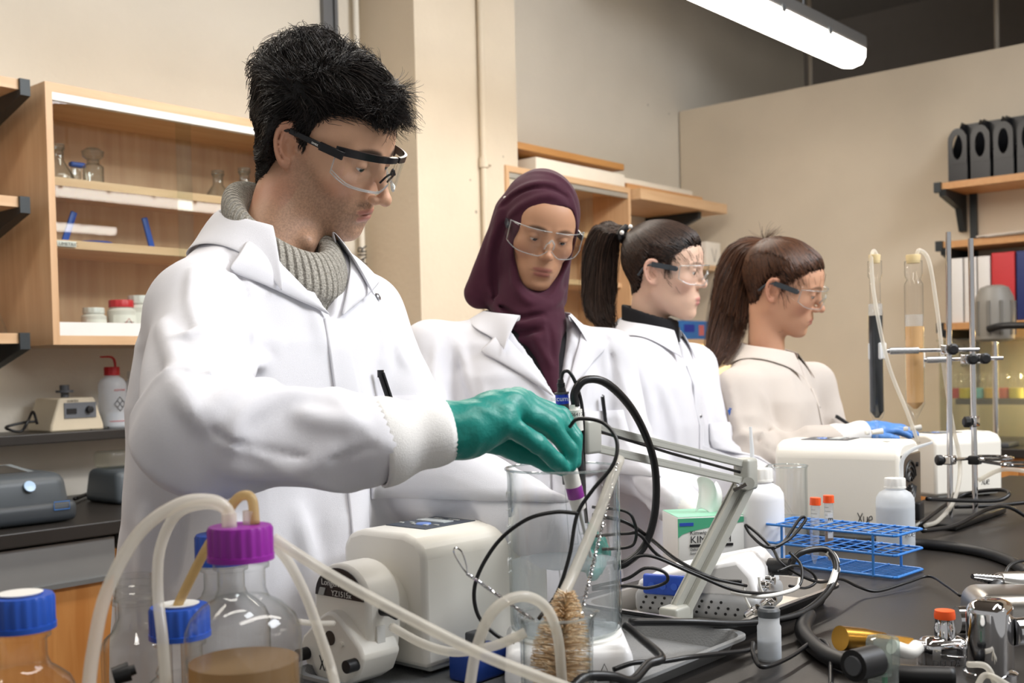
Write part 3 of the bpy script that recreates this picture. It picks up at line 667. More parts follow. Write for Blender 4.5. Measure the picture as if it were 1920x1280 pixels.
def crease_segs(f, L, near=.5, far=4.):
    P0 = hits(f, [q for pts, _, _ in L for q in pts], near, far); out = []; i = 0
    for pts, am, wd in L:
        q = P0[i:i+len(pts)]; i += len(pts); mj = np.linalg.norm(np.diff(q, axis=0), axis=1).max(); q = spline(q, 3) if len(q) > 2 else q; n = len(q)-1
        if mj > .2: continue
        out.append((q, [am*min(1, .35+1.2*math.sin(PI*k/n)) for k in range(n+1)], wd))
    return out
def add_creases(p, d, cr):
    for q, am, wd in cr:
        lo = q.min(0)-wd*2.6; hi = q.max(0)+wd*2.6; m = ((p > lo) & (p < hi)).all(1)
        if not m.any(): continue
        pm = p[m]; best = np.full(len(pm), 9.); ba = np.zeros(len(pm))
        for k in range(len(q)-1):
            ab = q[k+1]-q[k]; t = np.clip(((pm-q[k])@ab)/(ab@ab+1e-12), 0, 1); dd = np.sqrt(((pm-q[k]-t[:, None]*ab)**2).sum(1)); w = dd < best; best[w] = dd[w]; ba[w] = am[k]+(am[k+1]-am[k])*t[w]
        d[m] -= ba*np.exp(-(best/wd)**2)
    return d
def gridded(f, lo, hi, h):
    """trilinear table of a distance function"""
    lo = A(*lo); n = np.ceil((A(*hi)-lo)/h).astype(int)+1; g = np.stack(np.meshgrid(*[np.arange(k) for k in n], indexing='ij'), -1).reshape(-1, 3)
    D = f(lo+g*h).reshape(n)
    def q(p):
        x = np.clip((p-lo)/h, 0, n-1.001); i = x.astype(int); t = x-i; o = 0
        for a in (0, 1):
            for b in (0, 1):
                for c in (0, 1): o = o+D[i[:, 0]+a, i[:, 1]+b, i[:, 2]+c]*(t[:, 0] if a else 1-t[:, 0])*(t[:, 1] if b else 1-t[:, 1])*(t[:, 2] if c else 1-t[:, 2])
        return o
    return q
def rowsf(nz, k=1., bust=.008):
    return [(nz-.87, .235*k, .18*k, 0), (nz-.57, .222*k, .165*k, 0), (nz-.37, .2*k, .148*k, 0), (nz-.22, .198*k, .14*k, bust), (nz-.12, .188*k, .122*k, bust), (nz-.055, .155*k, .098*k, 0), (nz-.015, .105*k, .078*k, 0), (nz+.01, .072*k, .058*k, 0)]
class Coat:
    def __init__(s, root, T, arms, res, m, vneck, folds=1., seed=1, extra=None):
        s.root = root; s.o = A(*root.location); s.T = T; s.m = m; tor, s.loc, s.fx, s.fy = torso_sdf(T); s.tor = tor
        s.fa = [arm_sdf(*a) for a in arms]; s.vneck = vneck; nk = A(T['base'][0], T['base'][1], T['neckz']); s.shp = [(nk+A(*(s.fx*.0), 0), A(*a[0])) for a in arms]
        def body(p):
            lx, ly, pz = s.loc(p); d = tor(p); th = np.arctan2(lx, ly+1e-6); low = np.clip((T['neckz']-.22-pz)/.35, 0, 1)
            d = d-folds*(.004+.009*low)*np.sin(th*7+2.2*np.sin(pz*5+seed)+seed)*np.clip((T['neckz']-.12-pz)/.1, 0, 1)-folds*.0022*wob(p, 22, seed)
            for a, q in s.shp: d = smin(d, cap(p, a-A(0, 0, .045), q, .05, .054), .045)
            return d
        def full(p):
            d = body(p)
            for q in s.fa: d = smin(d, q(p), .03)
            d = d-folds*.0007*wob(p, 60, seed+3)
            if extra is not None: d = extra(p, d)
            if s.cr:
                d = add_creases(p, d, s.cr)
            if vneck:
                zv, hw, cx = vneck; lx, ly, pz = s.loc(p); wd = np.maximum(np.maximum((np.abs(lx-cx)-hw*(pz-zv))*.8, -ly-.02), zv-pz); d = np.maximum(d, -wd)
                nr = ell(p, tuple(nk+A(*(s.fy*.012), .03)), (.066, .066, .09)); d = np.maximum(d, -nr)
            return d
        s.f = full; s.body = body; s.cr = []
    def creases(s, L): s.cr = crease_segs(s.f, L)
    def make(s, lo, hi, h):
        V, F = isosurf(s.f, lo, hi, h); return link('lab_coat', mesh_np('lab_coat', V-s.o, F), s.m, s.root)
    def W(s, lx, ly, z): return A(s.T['base'][0], s.T['base'][1], 0)+A(*(s.fx*lx+s.fy*ly), z)
    def front(s, lx, z, off=.003):
        """point on the coat front at lateral lx, height z"""
        lx = np.asarray(lx, float).ravel(); z = np.asarray(z, float).ravel(); d = np.full(len(lx), .42)
        B = A(*s.T['base']); 
        for _ in range(40):
            p = np.concatenate([B+lx[:, None]*s.fx+d[:, None]*s.fy, z[:, None]], 1); d = d-np.clip(s.f(p)-off, -.03, .03)*.8
        return np.concatenate([B+lx[:, None]*s.fx+d[:, None]*s.fy, z[:, None]], 1)
    def patch(s, name, lx0, lx1, z0, z1, m=None, off=.003, n=8, solid=.003, skew=0., parent=None):
        u, v = np.meshgrid(np.linspace(0, 1, n), np.linspace(0, 1, n)); z = z0+(z1-z0)*v; x = lx0+(lx1-lx0)*u+skew*(z-z1)
        G = s.front(x, z, off).reshape(n, n, 3)-s.o; return MB().grid(G).build(name, m or s.m, parent or s.root, solid=solid, auto=0)
    def snap(s, lx, z, r=.006):
        p = s.front([lx, lx+.01, lx], [z, z, z+.01], .0015); n = np.cross(p[1]-p[0], p[2]-p[0]); n /= np.linalg.norm(n); n = n if n[:2]@s.fy > 0 else -n
        MB().lathe([(.0, 0), (r, 0), (r, .0015), (r*.7, .0025), (r*.6, .0012), (r*.35, .0012), (r*.3, .003), (0.0001, .0034)], p[0]-s.o, 14, axis=n).build('snap_button', SNAP, s.root)
    def collar(s, zc, rn=.068, spread=.105, tip=(.085, .085, -.075), gap=22, stand=.04, back=.055, cf=0.):
        """turned-down collar from both front tips round the neck"""
        n = 13
        for sd in (-1, 1):
            ph = np.radians(np.linspace(gap, 180, n)); w = np.linspace(0, 1, n); rows = []
            for k, t in enumerate((0, .35, .5, .7, 1.0)):
                pts = []
                for a, q in zip(ph, w):
                    ca, sa = math.cos(a), math.sin(a)
                    topz = zc+stand*(.12+.88*q); I = s.W(sd*sa*rn, ca*rn*1.05+.012+cf, topz)
                    base = s.W(sd*sa*(rn+.006), ca*(rn+.006)+.012+cf, zc-.012+.01*q)
                    out = s.W(sd*(sa*spread*(.75+.25*q)), ca*spread+.01+cf, zc-.018+.01*q-.03*(1-q)+(stand-back)*q)
                    e = max(0, 1-q/.3)**1.2; T_ = s.W(sd*tip[0], tip[1]+cf, zc+tip[2]); out = out*(1-e)+T_*e
                    pts.append([base, base*.3+I*.7, I+A(0, 0, .003), I*.45+out*.55+A(0, 0, .012), out][k])
                rows.append(pts)
            G = np.array(rows); o3 = G[3:].reshape(-1, 3); G[3:] = push(o3, s.f, .0055).reshape(2, n, 3)
            MB().grid(G-s.o).build('collar', s.m, s.root, solid=.0035, sub=2, auto=0)
    def cuff(s, a, b, r0, r1, glove=None):
        a = np.asarray(a, float); b = np.asarray(b, float); d, u, v = frame_of(b-a); L = np.linalg.norm(b-a); n = 72; V = []; m = 12
        for i in range(m+1):
            t = i/m; r = r0+(r1-r0)*t+.0022*math.sin(t*9); 
            for k in range(n): V.append(a+d*L*t+(r+(.0011 if k % 2 else 0))*(math.cos(2*PI*k/n)*u+math.sin(2*PI*k/n)*v))
        F = [(i*n+k, i*n+(k+1) % n, (i+1)*n+(k+1) % n, (i+1)*n+k) for i in range(m) for k in range(n)]
        MB().put(np.array(V)-s.o, F).build('cuff', KNIT, s.root, solid=.003, auto=0)
def legs(root, base, heading, hip, m):
    h = math.radians(heading); fx = A(math.sin(h), -math.cos(h), 0); fy = A(math.cos(h), math.sin(h), 0); c = A(*base, 0)
    def f(p):
        d = np.full(len(p), 1.)
        for s_ in (-1, 1):
            H = c+fx*s_*.09+A(0, 0, hip); K = c+fx*s_*.1+fy*.02+A(0, 0, .48); N = c+fx*s_*.1-fy*.01+A(0, 0, .09)
            d = np.minimum(d, smin(cap(p, H, K, .085, .062), cap(p, K, N, .062, .048), .03))
        return smin(d, ell(p, tuple(c+A(0, 0, hip)), (.15, .12, .12)), .05)
    V, F = isosurf(f, c+A(-.35, -.35, .02), c+A(.35, .35, hip+.15), .016); link('trousers', mesh_np('trousers', V-A(*root.location), F), m, root)
    for s_ in (-1, 1):
        q = c+fx*s_*.1+fy*.05
        def g(p): 
            e = (p-q); a = e@fy; b = e@fx; return np.maximum(ell(np.stack([b, a, p[:, 2]], 1), (0, 0, .03), (.045, .135, .065)), -p[:, 2])
        V, F = isosurf(g, q-A(.2, .2, .01), q+A(.2, .2, .13), .01); link('shoe', mesh_np('shoe', V-A(*root.location), F), mat('shoe_black', '#1c1b1b', .5), root)
TROU = mat('trouser_dark', '#2b2d33', .85)
# ---------------------------------------------------------------- people
def lin(h): return S(h)[:3]
def make_head(root, g, R, t, s, nbw, res, shoulders=()):
    nb = R.T@(A(*nbw)-t)/s; f = head_sdf(g, tuple(nb)); sh = [R.T@(A(*q)-t)/s for q in shoulders]
    lo = np.minimum(A(-.1, -.125, -.14), nb-.075); hi = np.maximum(A(.1, .135, .125), nb+.075)
    V, F = isosurf(f, lo, hi, res); me = mesh_np('body', V@R.T*s+t-A(*root.location), F); setcol(me, skin_cols(V, g))
    n2 = len(V); o = link('body', me, SKINM, root); return o, f, V
def to_w(p, R, t, s, root): return np.asarray(p)@R.T*s+t-A(*root.location)
def hairline(y, tab): a = np.array(tab).T; return np.interp(y, a[0], a[1])
def hair_cap(root, f, vol, tab, R, t, s, m, res=.004, name='hair', kx=0.):
    def g(p):
        hl = hairline(p[:, 1], tab); d = f(p)-vol(p)*np.clip((p[:, 2]-hl)/.035, .04, 1); mk = hl-p[:, 2]; return smax(d, mk*.8, .005)
    V, F = isosurf(g, A(-.13, -.16, -.13), A(.13, .15, .19), res); g = gridded(g, (-.16, -.19, -.16), (.16, .2, .2), .005); me = mesh_np(name, to_w(V, R, t, s, root), F); return link(name, me, m, root), V, g
def hairmat(name, c, c2, rough=.38):
    if name in MATS: return MATS[name]
    m, n, out = nt_new(name); L = n.links.new; b = n.nodes.new('ShaderNodeBsdfPrincipled'); L(b.outputs[0], out.inputs[0]); b.inputs['Roughness'].default_value = rough; b.inputs['Specular IOR Level'].default_value = .35
    at = node(n, 'ShaderNodeNewGeometry'); r = ramp(n, [(0, S(c)), (1, S(c2))]); L(at.outputs['Random Per Island'], r.inputs[0]); L(r.outputs[0], b.inputs['Base Color']); MATS[name] = m; return m
BLACKP = mat('black_frame', '#16161a', .28)
LENS = glassmat('lens_clear', '#fefefe', '#eef3f5', .45, .01, power=3.0)
def blk(b, a, c, w, h, up=(0, 0, 1)):
    """bar from a to c, width w across, height h along up"""
    a = A(*a); c = A(*c); d = (c-a)/np.linalg.norm(c-a); x = np.cross(d, A(*up)); x /= np.linalg.norm(x); z = np.cross(x, d)
    V = [q+sx*x*w/2+sz*z*h/2 for q in (a, c) for sx, sz in ((-1, -1), (1, -1), (1, 1), (-1, 1))]
    return b.put(V, [(3, 2, 1, 0), (4, 5, 6, 7), (0, 1, 5, 4), (1, 2, 6, 5), (2, 3, 7, 6), (3, 0, 4, 7)])
def glasses(root, R, t, s, style, dz=0.):
    o = bpy.data.objects.new('safety_glasses', None); COL.objects.link(o); o.parent = root; o.empty_display_size = .02
    o.matrix_basis = Matrix(M4(*(R.T*s), t-A(*root.location)).tolist())
    fr = BLACKP if style == 'man' else mat('frame_clear_grey', '#3a4046', .3)
    yf = .112 if style == 'man' else .107; XS = 1.17 if style == 'wrap' else 1.
    def surf(u, v):   # u -1..1 across, v height
        x = u*.073*XS; return (x, yf+.006-.055*abs(u)**2.6-(.0 if abs(u) > .12 else .0), v)
    for sd in (-1, 1):
        nu, nv = 14, 7; G = []
        for j in range(nv):
            v = j/(nv-1); row = []
            for i in range(nu):
                u = .05+.95*i/(nu-1); top = .026-.006*u**3; bot = -.024+.018*max(0, 1-u/.3)**1.5+.012*max(0, (u-.75)/.25)**2
                if style == 'wrap': top = .03-.002*u; bot = -.028+.02*max(0, 1-u/.3)**1.5+.012*max(0, (u-.7)/.3)**2
                row.append(surf(sd*u, dz+bot+(top-bot)*v))
            G.append(row)
        G = np.array(G); MB().grid(G).build('lens', LENS, o, solid=.0022, auto=0)
        rim = MB(); edge = np.vstack([G[0], G[1:, -1], G[-1, ::-1][1:]])
        rim.tube(edge, .0011, 6); rim.build('lens_rim', glassmat('rim_clear', '#eef3f4', '#c4ced2', 1.4, .05, power=1.0, haze=.3), o)
        hx = .0755*XS; a = (sd*hx, yf-.05, dz+.014); e = (sd*.082, -.012, dz+.017)
        if style == 'man':
            tp = MB(); blk(tp, (sd*.071, yf-.038, dz+.016), (sd*.077, yf-.075, dz+.016), .004, .012); blk(tp, (sd*.077, yf-.072, dz+.0165), e, .0035, .0085); tp.tube([e, (sd*.081, -.03, dz+.008), (sd*.079, -.045, dz-.012)], .0028, 8, sm=4)
            tp.build('temple', BLACKP, o, bevel=.001)
            bw = MB(); pts = [surf(sd*u, dz+.0265-.006*u**3) for u in np.linspace(.04, 1, 12)]; V = []
            for k, q in enumerate(pts): 
                hgt = .0042+.0015*k/11; V += [A(*q)+A(0, .0022, -hgt), A(*q)+A(0, .0022, hgt), A(*q)+A(0, -.0022, hgt), A(*q)+A(0, -.0022, -hgt)]
            bw.put(V, [(i*4+j, i*4+(j+1) % 4, (i+1)*4+(j+1) % 4, (i+1)*4+j) for i in range(11) for j in range(4)]+[(3, 2, 1, 0), (44, 45, 46, 47)]); bw.build('brow_bar', BLACKP, o)
            lo = MB(); lo.tube([surf(sd*u, dz-.022+.018*max(0, 1-u/.3)**1.5+.014*max(0, (u-.72)/.28)**2) for u in np.linspace(.08, 1, 12)], .0009, 6); lo.build('lower_edge', glassmat('rim_clear'), o)
        else:
            tp = MB(); blk(tp, (sd*.0745*XS, yf-.058, dz+.012), e, .004, .0125); tp.tube([e, (sd*.081, -.03, dz+.008), (sd*.079, -.045, dz-.014)], .003, 8, sm=4); tp.ball((sd*.0745*XS, yf-.058, dz+.012), (.003, .006, .0063), 10, 6); tp.build('temple', fr, o)
            sg = []
            for j in range(5):
                v = j/4; sg.append([(sd*(.0735+.0015*i/5)*XS, yf-.046-.032*i/5, dz+(-.018+.044*v)*(1-.3*i/5)+.004) for i in range(6)])
            MB().grid(sg).build('side_shield', LENS, o, solid=.002, auto=0)
    nb = MB(); nb.tube([surf(-.07, dz+.004), (0, yf+.004, dz+.011), surf(.07, dz+.004)], .0022, 8, sm=4); nb.tube([(-.010, yf-.004, dz-.012), (-.009, yf+.002, dz+.0), surf(-.07, dz+.006)], .0016, 6, sm=3); nb.tube([(.010, yf-.004, dz-.012), (.009, yf+.002, dz+.0), surf(.07, dz+.006)], .0016, 6, sm=3)
    nb.build('nose_bridge', BLACKP if style == 'man' else glassmat('rim_clear'), o)
    if style == 'man':
        text('lettering', 'uvex', .0058, M4((0, 1, 0), (0, 0, 1), (1, 0, 0), (.0815, .032, dz+.0167)), WHITEP, o)
    return o
def hand(name, root, wrist, pts, thumb, m, wr=.027, fr=.0098, cuffv=None, res=.0028, palm=.02, squash=None):
    """five-fingered glove: pts = 4 chains of (mcp,pip,dip,tip); thumb = chain of 3-4 points from the palm's side"""
    wrist = A(*wrist); pts = [[A(*q) for q in c] for c in pts]; thumb = [A(*q) for q in thumb]
    allp = np.vstack([np.vstack(c) for c in pts]+[thumb, wrist[None]]+([np.array(cuffv)[:, :3]] if cuffv is not None else []))
    cen = sum(c[0] for c in pts)/4
    def f(p):
        d = cap(p, wrist, wrist*.45+cen*.55, wr, palm*1.25)
        for c in pts: d = smin(d, cap(p, wrist*.5+cen*.25+c[0]*.25, c[0], palm, fr*1.35), .016)
        d = smin(d, cap(p, wrist*.6+cen*.4, thumb[0], palm*.9, fr*1.5), .016)
        for c in pts:
            e = cap(p, c[0], c[1], fr*1.25, fr*1.05); e = smin(e, cap(p, c[1], c[2], fr*1.05, fr*.95), .004); e = smin(e, cap(p, c[2], c[3], fr*.95, fr*.85), .004); d = smin(d, e, .0032)
        d = smin(d, cap(p, cen, sum(c[1] for c in pts)/4, palm*.75, fr*1.3), .012)
        e = cap(p, thumb[0], thumb[1], fr*1.35, fr*1.15)
        for a, b in zip(thumb[1:-1], thumb[2:]): e = smin(e, cap(p, a, b, fr*1.15, fr*.95), .005)
        d = smin(d, e, .007)
        if cuffv is not None:
            for a, b in zip(cuffv[:-1], cuffv[1:]): d = smin(d, cap(p, a[:3], b[:3], a[3], b[3]), .008)
        return d-.0006*wob(p, 130, 5)-.0006*np.sin(p@A(260, 120, 90)+3*wob(p, 50, 2))
    V, F = isosurf(f, allp.min(0)-.05, allp.max(0)+.05, res); return link(name, mesh_np(name, V-A(*root.location), F), m, root), f
TEAL = mat('nitrile_teal', '#16867c', .42, var=.1, vs=25, bump=.2, bs=160); BLUEG = mat('nitrile_blue', '#5b8fd6', .4, var=.08, vs=25, bump=.25, bs=160)
def flow_hair(roots, nrm, d0, L, K, f, curl, seed, grav=0., keep=.001, cf=60., hug=None):
    """grow strands from roots along d0, curling, kept outside f"""
    r = np.random.default_rng(seed); p = roots.copy(); d = d0/(np.linalg.norm(d0, axis=1, keepdims=True)+1e-9); out = [p.copy()]; st = (L/(K-1))[:, None]
    for k in range(K-1):
        c = np.stack([wob(p, cf, seed+1), wob(p, cf, seed+2), wob(p, cf, seed+3)], 1)
        d = d+curl*c*(.4+k/K)+A(0, 0, -grav)+r.normal(size=p.shape)*.06; d /= np.linalg.norm(d, axis=1, keepdims=True)+1e-9
        p = p+d*st
        if f is not None:
            v = f(p); m = v < keep
            if m.any(): g = grad(f, p[m]); p[m] += g*(keep-v[m])[:, None]
            if hug is not None:
                m = v > hug
                if m.any(): p[m] -= grad(f, p[m])*((v-hug)[m]*.8)[:, None]
        out.append(p.copy())
    return np.stack(out, 1)
def vnormals(f, V): return grad(f, V, .003)
# ---- the man
def man():
    base = (.94, 1.25); root = thing('person', 'man in white lab coat, grey knit collar, clear safety glasses and teal gloves', 'person', (*base, 0))
    nz = 1.475
    g = dict(jaw=1.06, nose=1.25, fw=1.0, neck=.051, adam=1, lid=-11, lolid=-34, skin=lin('#d2a587'), blush=lin('#c07f68'), lip=lin('#a86a62'), shade=lin('#8f6450'), hairc=lin('#1d1613'), brow=.95, browt=.0052, stubble=.75, stubc=lin('#5b4a40'))
    R = rot_head(-68, -29, -13); s = .96; t = P(611, 272, 1.545)
    hb, f, V = make_head(root, g, R, t, s, (base[0], base[1]-.005, nz-.02), .0021)
    eyes(root, R, t, s, (.12, .9, -.45), '#2a1c14')
    # coat
    sr = A(.802, 1.215, 1.372); sl = A(1.1, 1.25, 1.372); er = P(375, 812, 1.16); wr = P(690, 828, 1.19); el = A(1.075, 1.08, 1.14); wl = P(1040, 995, 1.43)
    T = dict(base=base, heading=-86, neckz=nz, rows=[(.6, .235, .148, -.012), (.9, .222, .15, -.006), (1.1, .21, .148, 0), (1.25, .21, .14, .0), (1.33, .198, .125, .0), (1.39, .165, .105, 0), (1.445, .115, .082, 0), (1.485, .075, .06, 0)])
    c = Coat(root, T, [(sr, er, wr, (.058, .062, .05), 1.0, 1.), (sl, el, wl, (.058, .058, .048), 2.5, 1.)], .005, COATM, (1.36, .62, .0), 1., 1)
    c.creases([(a, b*1.6, w*.85) for a, b, w in [([(325, 640), (373, 622), (470, 622)], .006, .009), ([(383, 788), (437, 742), (506, 716)], .011, .013), ([(432, 827), (452, 778), (516, 745), (580, 735)], .009, .012), ([(383, 793), (432, 827), (535, 852), (614, 862), (698, 840)], -.004, .0045),
        ([(362, 505), (358, 566), (376, 625)], .005, .008), ([(302, 606), (318, 650), (348, 748), (388, 797)], .008, .012), ([(425, 470), (452, 512), (462, 570), (450, 610)], -.006, .0055), ([(555, 775), (610, 788), (680, 796)], .006, .012), ([(430, 880), (500, 888), (580, 874), (650, 830)], .006, .014),
        ([(520, 640), (490, 680), (450, 700)], .007, .01), ([(330, 690), (370, 690), (420, 670)], -.006, .009), ([(275, 960), (272, 1020), (268, 1090)], .006, .012), ([(345, 950), (338, 1020), (325, 1090)], -.007, .009), ([(428, 970), (450, 1040), (440, 1120)], .007, .016), ([(560, 960), (580, 1060), (575, 1130)], .006, .014), ([(700, 560), (720, 640), (715, 700)], .006, .012), ([(735, 600), (745, 650), (765, 690)], .005, .01), ([(560, 500), (590, 560), (600, 640)], .003, .014)]])
    c.make((.45, .75, .58), (1.45, 1.55, 1.55), .0044)
    c.collar(1.478, rn=.074, spread=.125, tip=(.085, .12, -.095), gap=46, stand=.055, back=.07)
    c.cuff(P(706, 830, 1.192), P(838, 806, 1.22), .047, .0315)
    c.patch('placket', -.018, .018, .75, 1.36, off=.002, n=14, solid=.003)
    # turned-out flap on the far side and near side of the open neck
    for sd in (-1, 1):
        x0 = np.linspace(0, 1, 8); G = []
        for v in np.linspace(0, 1, 5):
            G.append(c.front(sd*(.012+.085*x0*.9)+sd*v*.055*x0, 1.365+.1*x0-.045*v*x0, .004+.004*math.sin(v*PI)))
        MB().grid(np.array(G)-c.o).build('lapel', COATM, root, solid=.003, auto=0, sub=1)
    c.snap(.058, 1.405); c.snap(-.115, 1.395); c.snap(-.035, 1.05)
    c.patch('chest_pocket', -.14, -.03, 1.12, 1.255, off=.003, n=10, solid=.004)
    p = c.front([-.062, -.07], [1.285, 1.215], .009)
    pen = thing('pen', 'black pen clipped in the chest pocket of the man', 'pen', p[0]); q = p-p[0]
    MB().tube([q[0], q[1]], [.0042, .0042], 10).build('barrel', BLACKP, pen); MB().tube([q[0]+A(0, 0, .006), q[0]+A(0, 0, -.004)], .0046, 10).build('cap_end', BLACKP, pen)
    n_ = A(*(c.fy*.0055), 0); MB().tube([q[0]+A(0, 0, .003), q[0]+n_+A(0, 0, .002), q[0]*.35+q[1]*.65+n_], .0016, 6).build('clip', BLACKP, pen)
    # grey knit sweater with a thick collar
    nk = A(base[0], base[1], nz)+A(*(c.fy*.012), 0)
    def sw(p):
        d = c.tor(p, -.014); e = p-nk; lx = e[:, :2]@c.fx; ly = e[:, :2]@c.fy; a = math.radians(42); zz = e[:, 2]+.012+ly*math.tan(a)*.95; rho = np.sqrt(((lx)/.066)**2+((ly-.016)/.064)**2)
        ring = np.sqrt(((rho-1)*.065)**2+((zz-.022)*.62)**2)-.0185; d = smin(np.maximum(d, p[:, 2]-nz-.01), ring, .012)
        return np.maximum(d, -(ell(p, tuple(nk+A(*(c.fy*.016), .03)), (.05, .05, .12))))
    V2, F2 = isosurf(sw, nk-A(.2, .2, .3), nk+A(.2, .2, .12), .0035)
    KN, n, out = nt_new('grey_knit'); L = n.links.new; b = n.nodes.new('ShaderNodeBsdfPrincipled'); L(b.outputs[0], out.inputs[0]); b.inputs['Roughness'].default_value = .95
    tc = n.nodes.new('ShaderNodeTexCoord'); gr = n.nodes.new('ShaderNodeSeparateXYZ'); L(tc.outputs['Object'], gr.inputs[0])
    at = node(n, 'ShaderNodeMath', operation='ARCTAN2'); L(gr.outputs[0], at.inputs[0]); L(gr.outputs[1], at.inputs[1])
    mu = node(n, 'ShaderNodeMath', operation='MULTIPLY'); mu.inputs[1].default_value = 62; L(at.outputs[0], mu.inputs[0]); si = node(n, 'ShaderNodeMath', operation='SINE'); L(mu.outputs[0], si.inputs[0])
    no = node(n, 'ShaderNodeTexNoise'); no.inputs['Scale'].default_value = 420; L(tc.outputs['Object'], no.inputs[0]); ad = node(n, 'ShaderNodeMath', operation='ADD'); L(si.outputs[0], ad.inputs[0]); L(no.outputs[0], ad.inputs[1])
    bp = node(n, 'ShaderNodeBump'); bp.inputs['Strength'].default_value = .9; bp.inputs['Distance'].default_value = .0025; L(ad.outputs[0], bp.inputs['Height']); L(bp.outputs[0], b.inputs['Normal'])
    r = ramp(n, [(.35, S('#8d8980')), (.65, S('#b9b4aa'))]); L(no.outputs[0], r.inputs[0]); L(r.outputs[0], b.inputs['Base Color'])
    link('sweater', mesh_np('sweater', V2-c.o, F2), KN, root)
    # right glove pinching the electrode
    W_ = P(838, 806, 1.22); ch = lambda *q: [P(a, b, c+.03*min(1, max(0, (a-880)/160))) for a, b, c in q]
    pts = [ch((985, 752, 1.28), (1052, 778, 1.288), (1078, 818, 1.282), (1076, 862, 1.27)), ch((972, 748, 1.254), (1048, 783, 1.264), (1077, 826, 1.262), (1076, 866, 1.256)),
           ch((960, 760, 1.23), (1034, 800, 1.238), (1067, 842, 1.244), (1069, 872, 1.246)), ch((945, 790, 1.21), (1008, 832, 1.218), (1042, 862, 1.228), (1058, 878, 1.238))]
    th = ch((905, 822, 1.27), (975, 848, 1.28), (1030, 868, 1.272), (1060, 880, 1.262))
    cv = [(*P(836, 806, 1.22), .0325), (*P(862, 808, 1.222), .0305), (*P(895, 800, 1.226), .029)]
    hand('glove', root, P(880, 804, 1.225), pts, th, TEAL, wr=.03, fr=.0098, cuffv=cv, palm=.0205)
    # left glove behind the beaker
    W2 = P(1040, 995, 1.43); ch2 = [ch((1090+dx, 1012+dy, 1.43+dd), (1112+dx, 1030+dy, 1.42+dd), (1122+dx, 1048+dy, 1.41+dd), (1120+dx, 1062+dy, 1.40+dd)) for dx, dy, dd in ((10, -14, .03), (6, -4, .01), (0, 6, -.01), (-8, 16, -.03))]
    hand('glove', root, P(1055, 1005, 1.43), ch2, ch((1070, 1035, 1.41), (1090, 1052, 1.40), (1104, 1062, 1.39)), TEAL, wr=.029, cuffv=[(*P(1036, 992, 1.43), .033), (*P(1055, 1002, 1.43), .03)])
    legs(root, base, -86, .92, TROU)
    # hair
    tab = [(-.12, -.088), (-.06, -.085), (-.038, -.06), (-.03, .012), (-.022, .03), (-.008, .03), (-.002, .0), (.014, -.004), (.02, .044), (.035, .066), (.05, .073), (.07, .074), (.09, .077), (.12, .08)]
    def vol(p):
        top = np.clip((p[:, 2]-.03)/.06, 0, 1); back = np.clip((-p[:, 1]-.0)/.06, 0, 1)*np.clip((p[:, 2]+.09)/.05, 0, 1); fr = np.clip((p[:, 1]-.02)/.05, 0, 1)*top
        sb = np.exp(-((p[:, 1]-.006)/.014)**2)*np.clip((.05-p[:, 2])/.02, 0, 1)
        return (.003+.016*top+.012*back+.0*fr)*(1-.85*sb)+.0035*wob(p, 70, 3)*np.maximum(top, back)
    HM = hairmat('hair_black', '#0c0a0a', '#241c18')
    cap_o, CV, cf_ = hair_cap(root, f, vol, tab, R, t, s, mat('hair_cap_black', '#0f0c0b', .6, bump=.8, bs=240, stretch=(1, 1, .25)), .0032)
    r = np.random.default_rng(4); n = 12000; idx = r.integers(0, len(CV), n); Rr = CV[idx]+r.normal(size=(n, 3))*.0015; N = vnormals(cf_, Rr)
    top = np.clip((Rr[:, 2]-.03)/.05, 0, 1)[:, None]; fr = np.clip((Rr[:, 1]-.03)/.05, 0, 1)[:, None]; bk = 1-np.clip((Rr[:, 1]+.03)/.08, 0, 1)[:, None]
    fl = top*(A(0, .7, .0)+fr*A(0, .2, .1)-bk*A(0, 1., 0))+(1-top)*(A(0, -.45, -.8))
    sw_ = np.stack([wob(Rr, 40, 8), wob(Rr, 40, 9), wob(Rr, 40, 10)], 1)
    d0 = fl+.4*sw_; d0 -= N*(d0*N).sum(1, keepdims=True); d0 += N*(.06+.12*top); L = (.02+.045*top[:, 0])*(.6+.8*r.random(n)); low = Rr[:, 2] < .0; L[low] *= .55
    near = (np.abs(Rr[:, 0]) > .05) & (Rr[:, 1] > -.04) & (Rr[:, 1] < .012) & (Rr[:, 2] < .05); L[near] *= .4
    ph = flow_hair(Rr, N, d0, L, 9, cf_, .3, 20, grav=.0, keep=.0008, cf=42, hug=.002+.009*r.random(n)**3*(top[:, 0]+.3))
    strands('hair_strands', to_w(ph, R, t, s, root), .00065, .0002, HM, root)
    # front quiff and crown tufts
    n = 1500; Q = CV[r.integers(0, len(CV), n*12)]; Q = Q[(Q[:, 1] > .06) & (Q[:, 2] > .072)][:n]; n = len(Q); NQ = vnormals(cf_, Q); d0 = A(0, .8, .2)+NQ*.3+.5*np.stack([wob(Q, 60, 1), wob(Q, 60, 2), wob(Q, 60, 3)], 1)
    q1 = flow_hair(Q, Q, d0, .022+.04*r.random(n), 9, cf_, .42, 40, grav=.05, keep=.001, cf=60, hug=.008+.034*r.random(n)**1.5)
    n = 1000; Q = CV[r.integers(0, len(CV), n*6)]; Q = Q[(Q[:, 1] < .03) & (Q[:, 2] > .085)][:n]; n = len(Q); NQ = vnormals(cf_, Q); d0 = A(0, -.2, .5)+NQ*.4+.6*np.stack([wob(Q, 70, 4), wob(Q, 70, 5), wob(Q, 70, 6)], 1)
    q2 = flow_hair(Q, Q, d0, .016+.024*r.random(n), 9, cf_, .4, 41, grav=.03, keep=.001, cf=60, hug=.003+.02*r.random(n)**2)
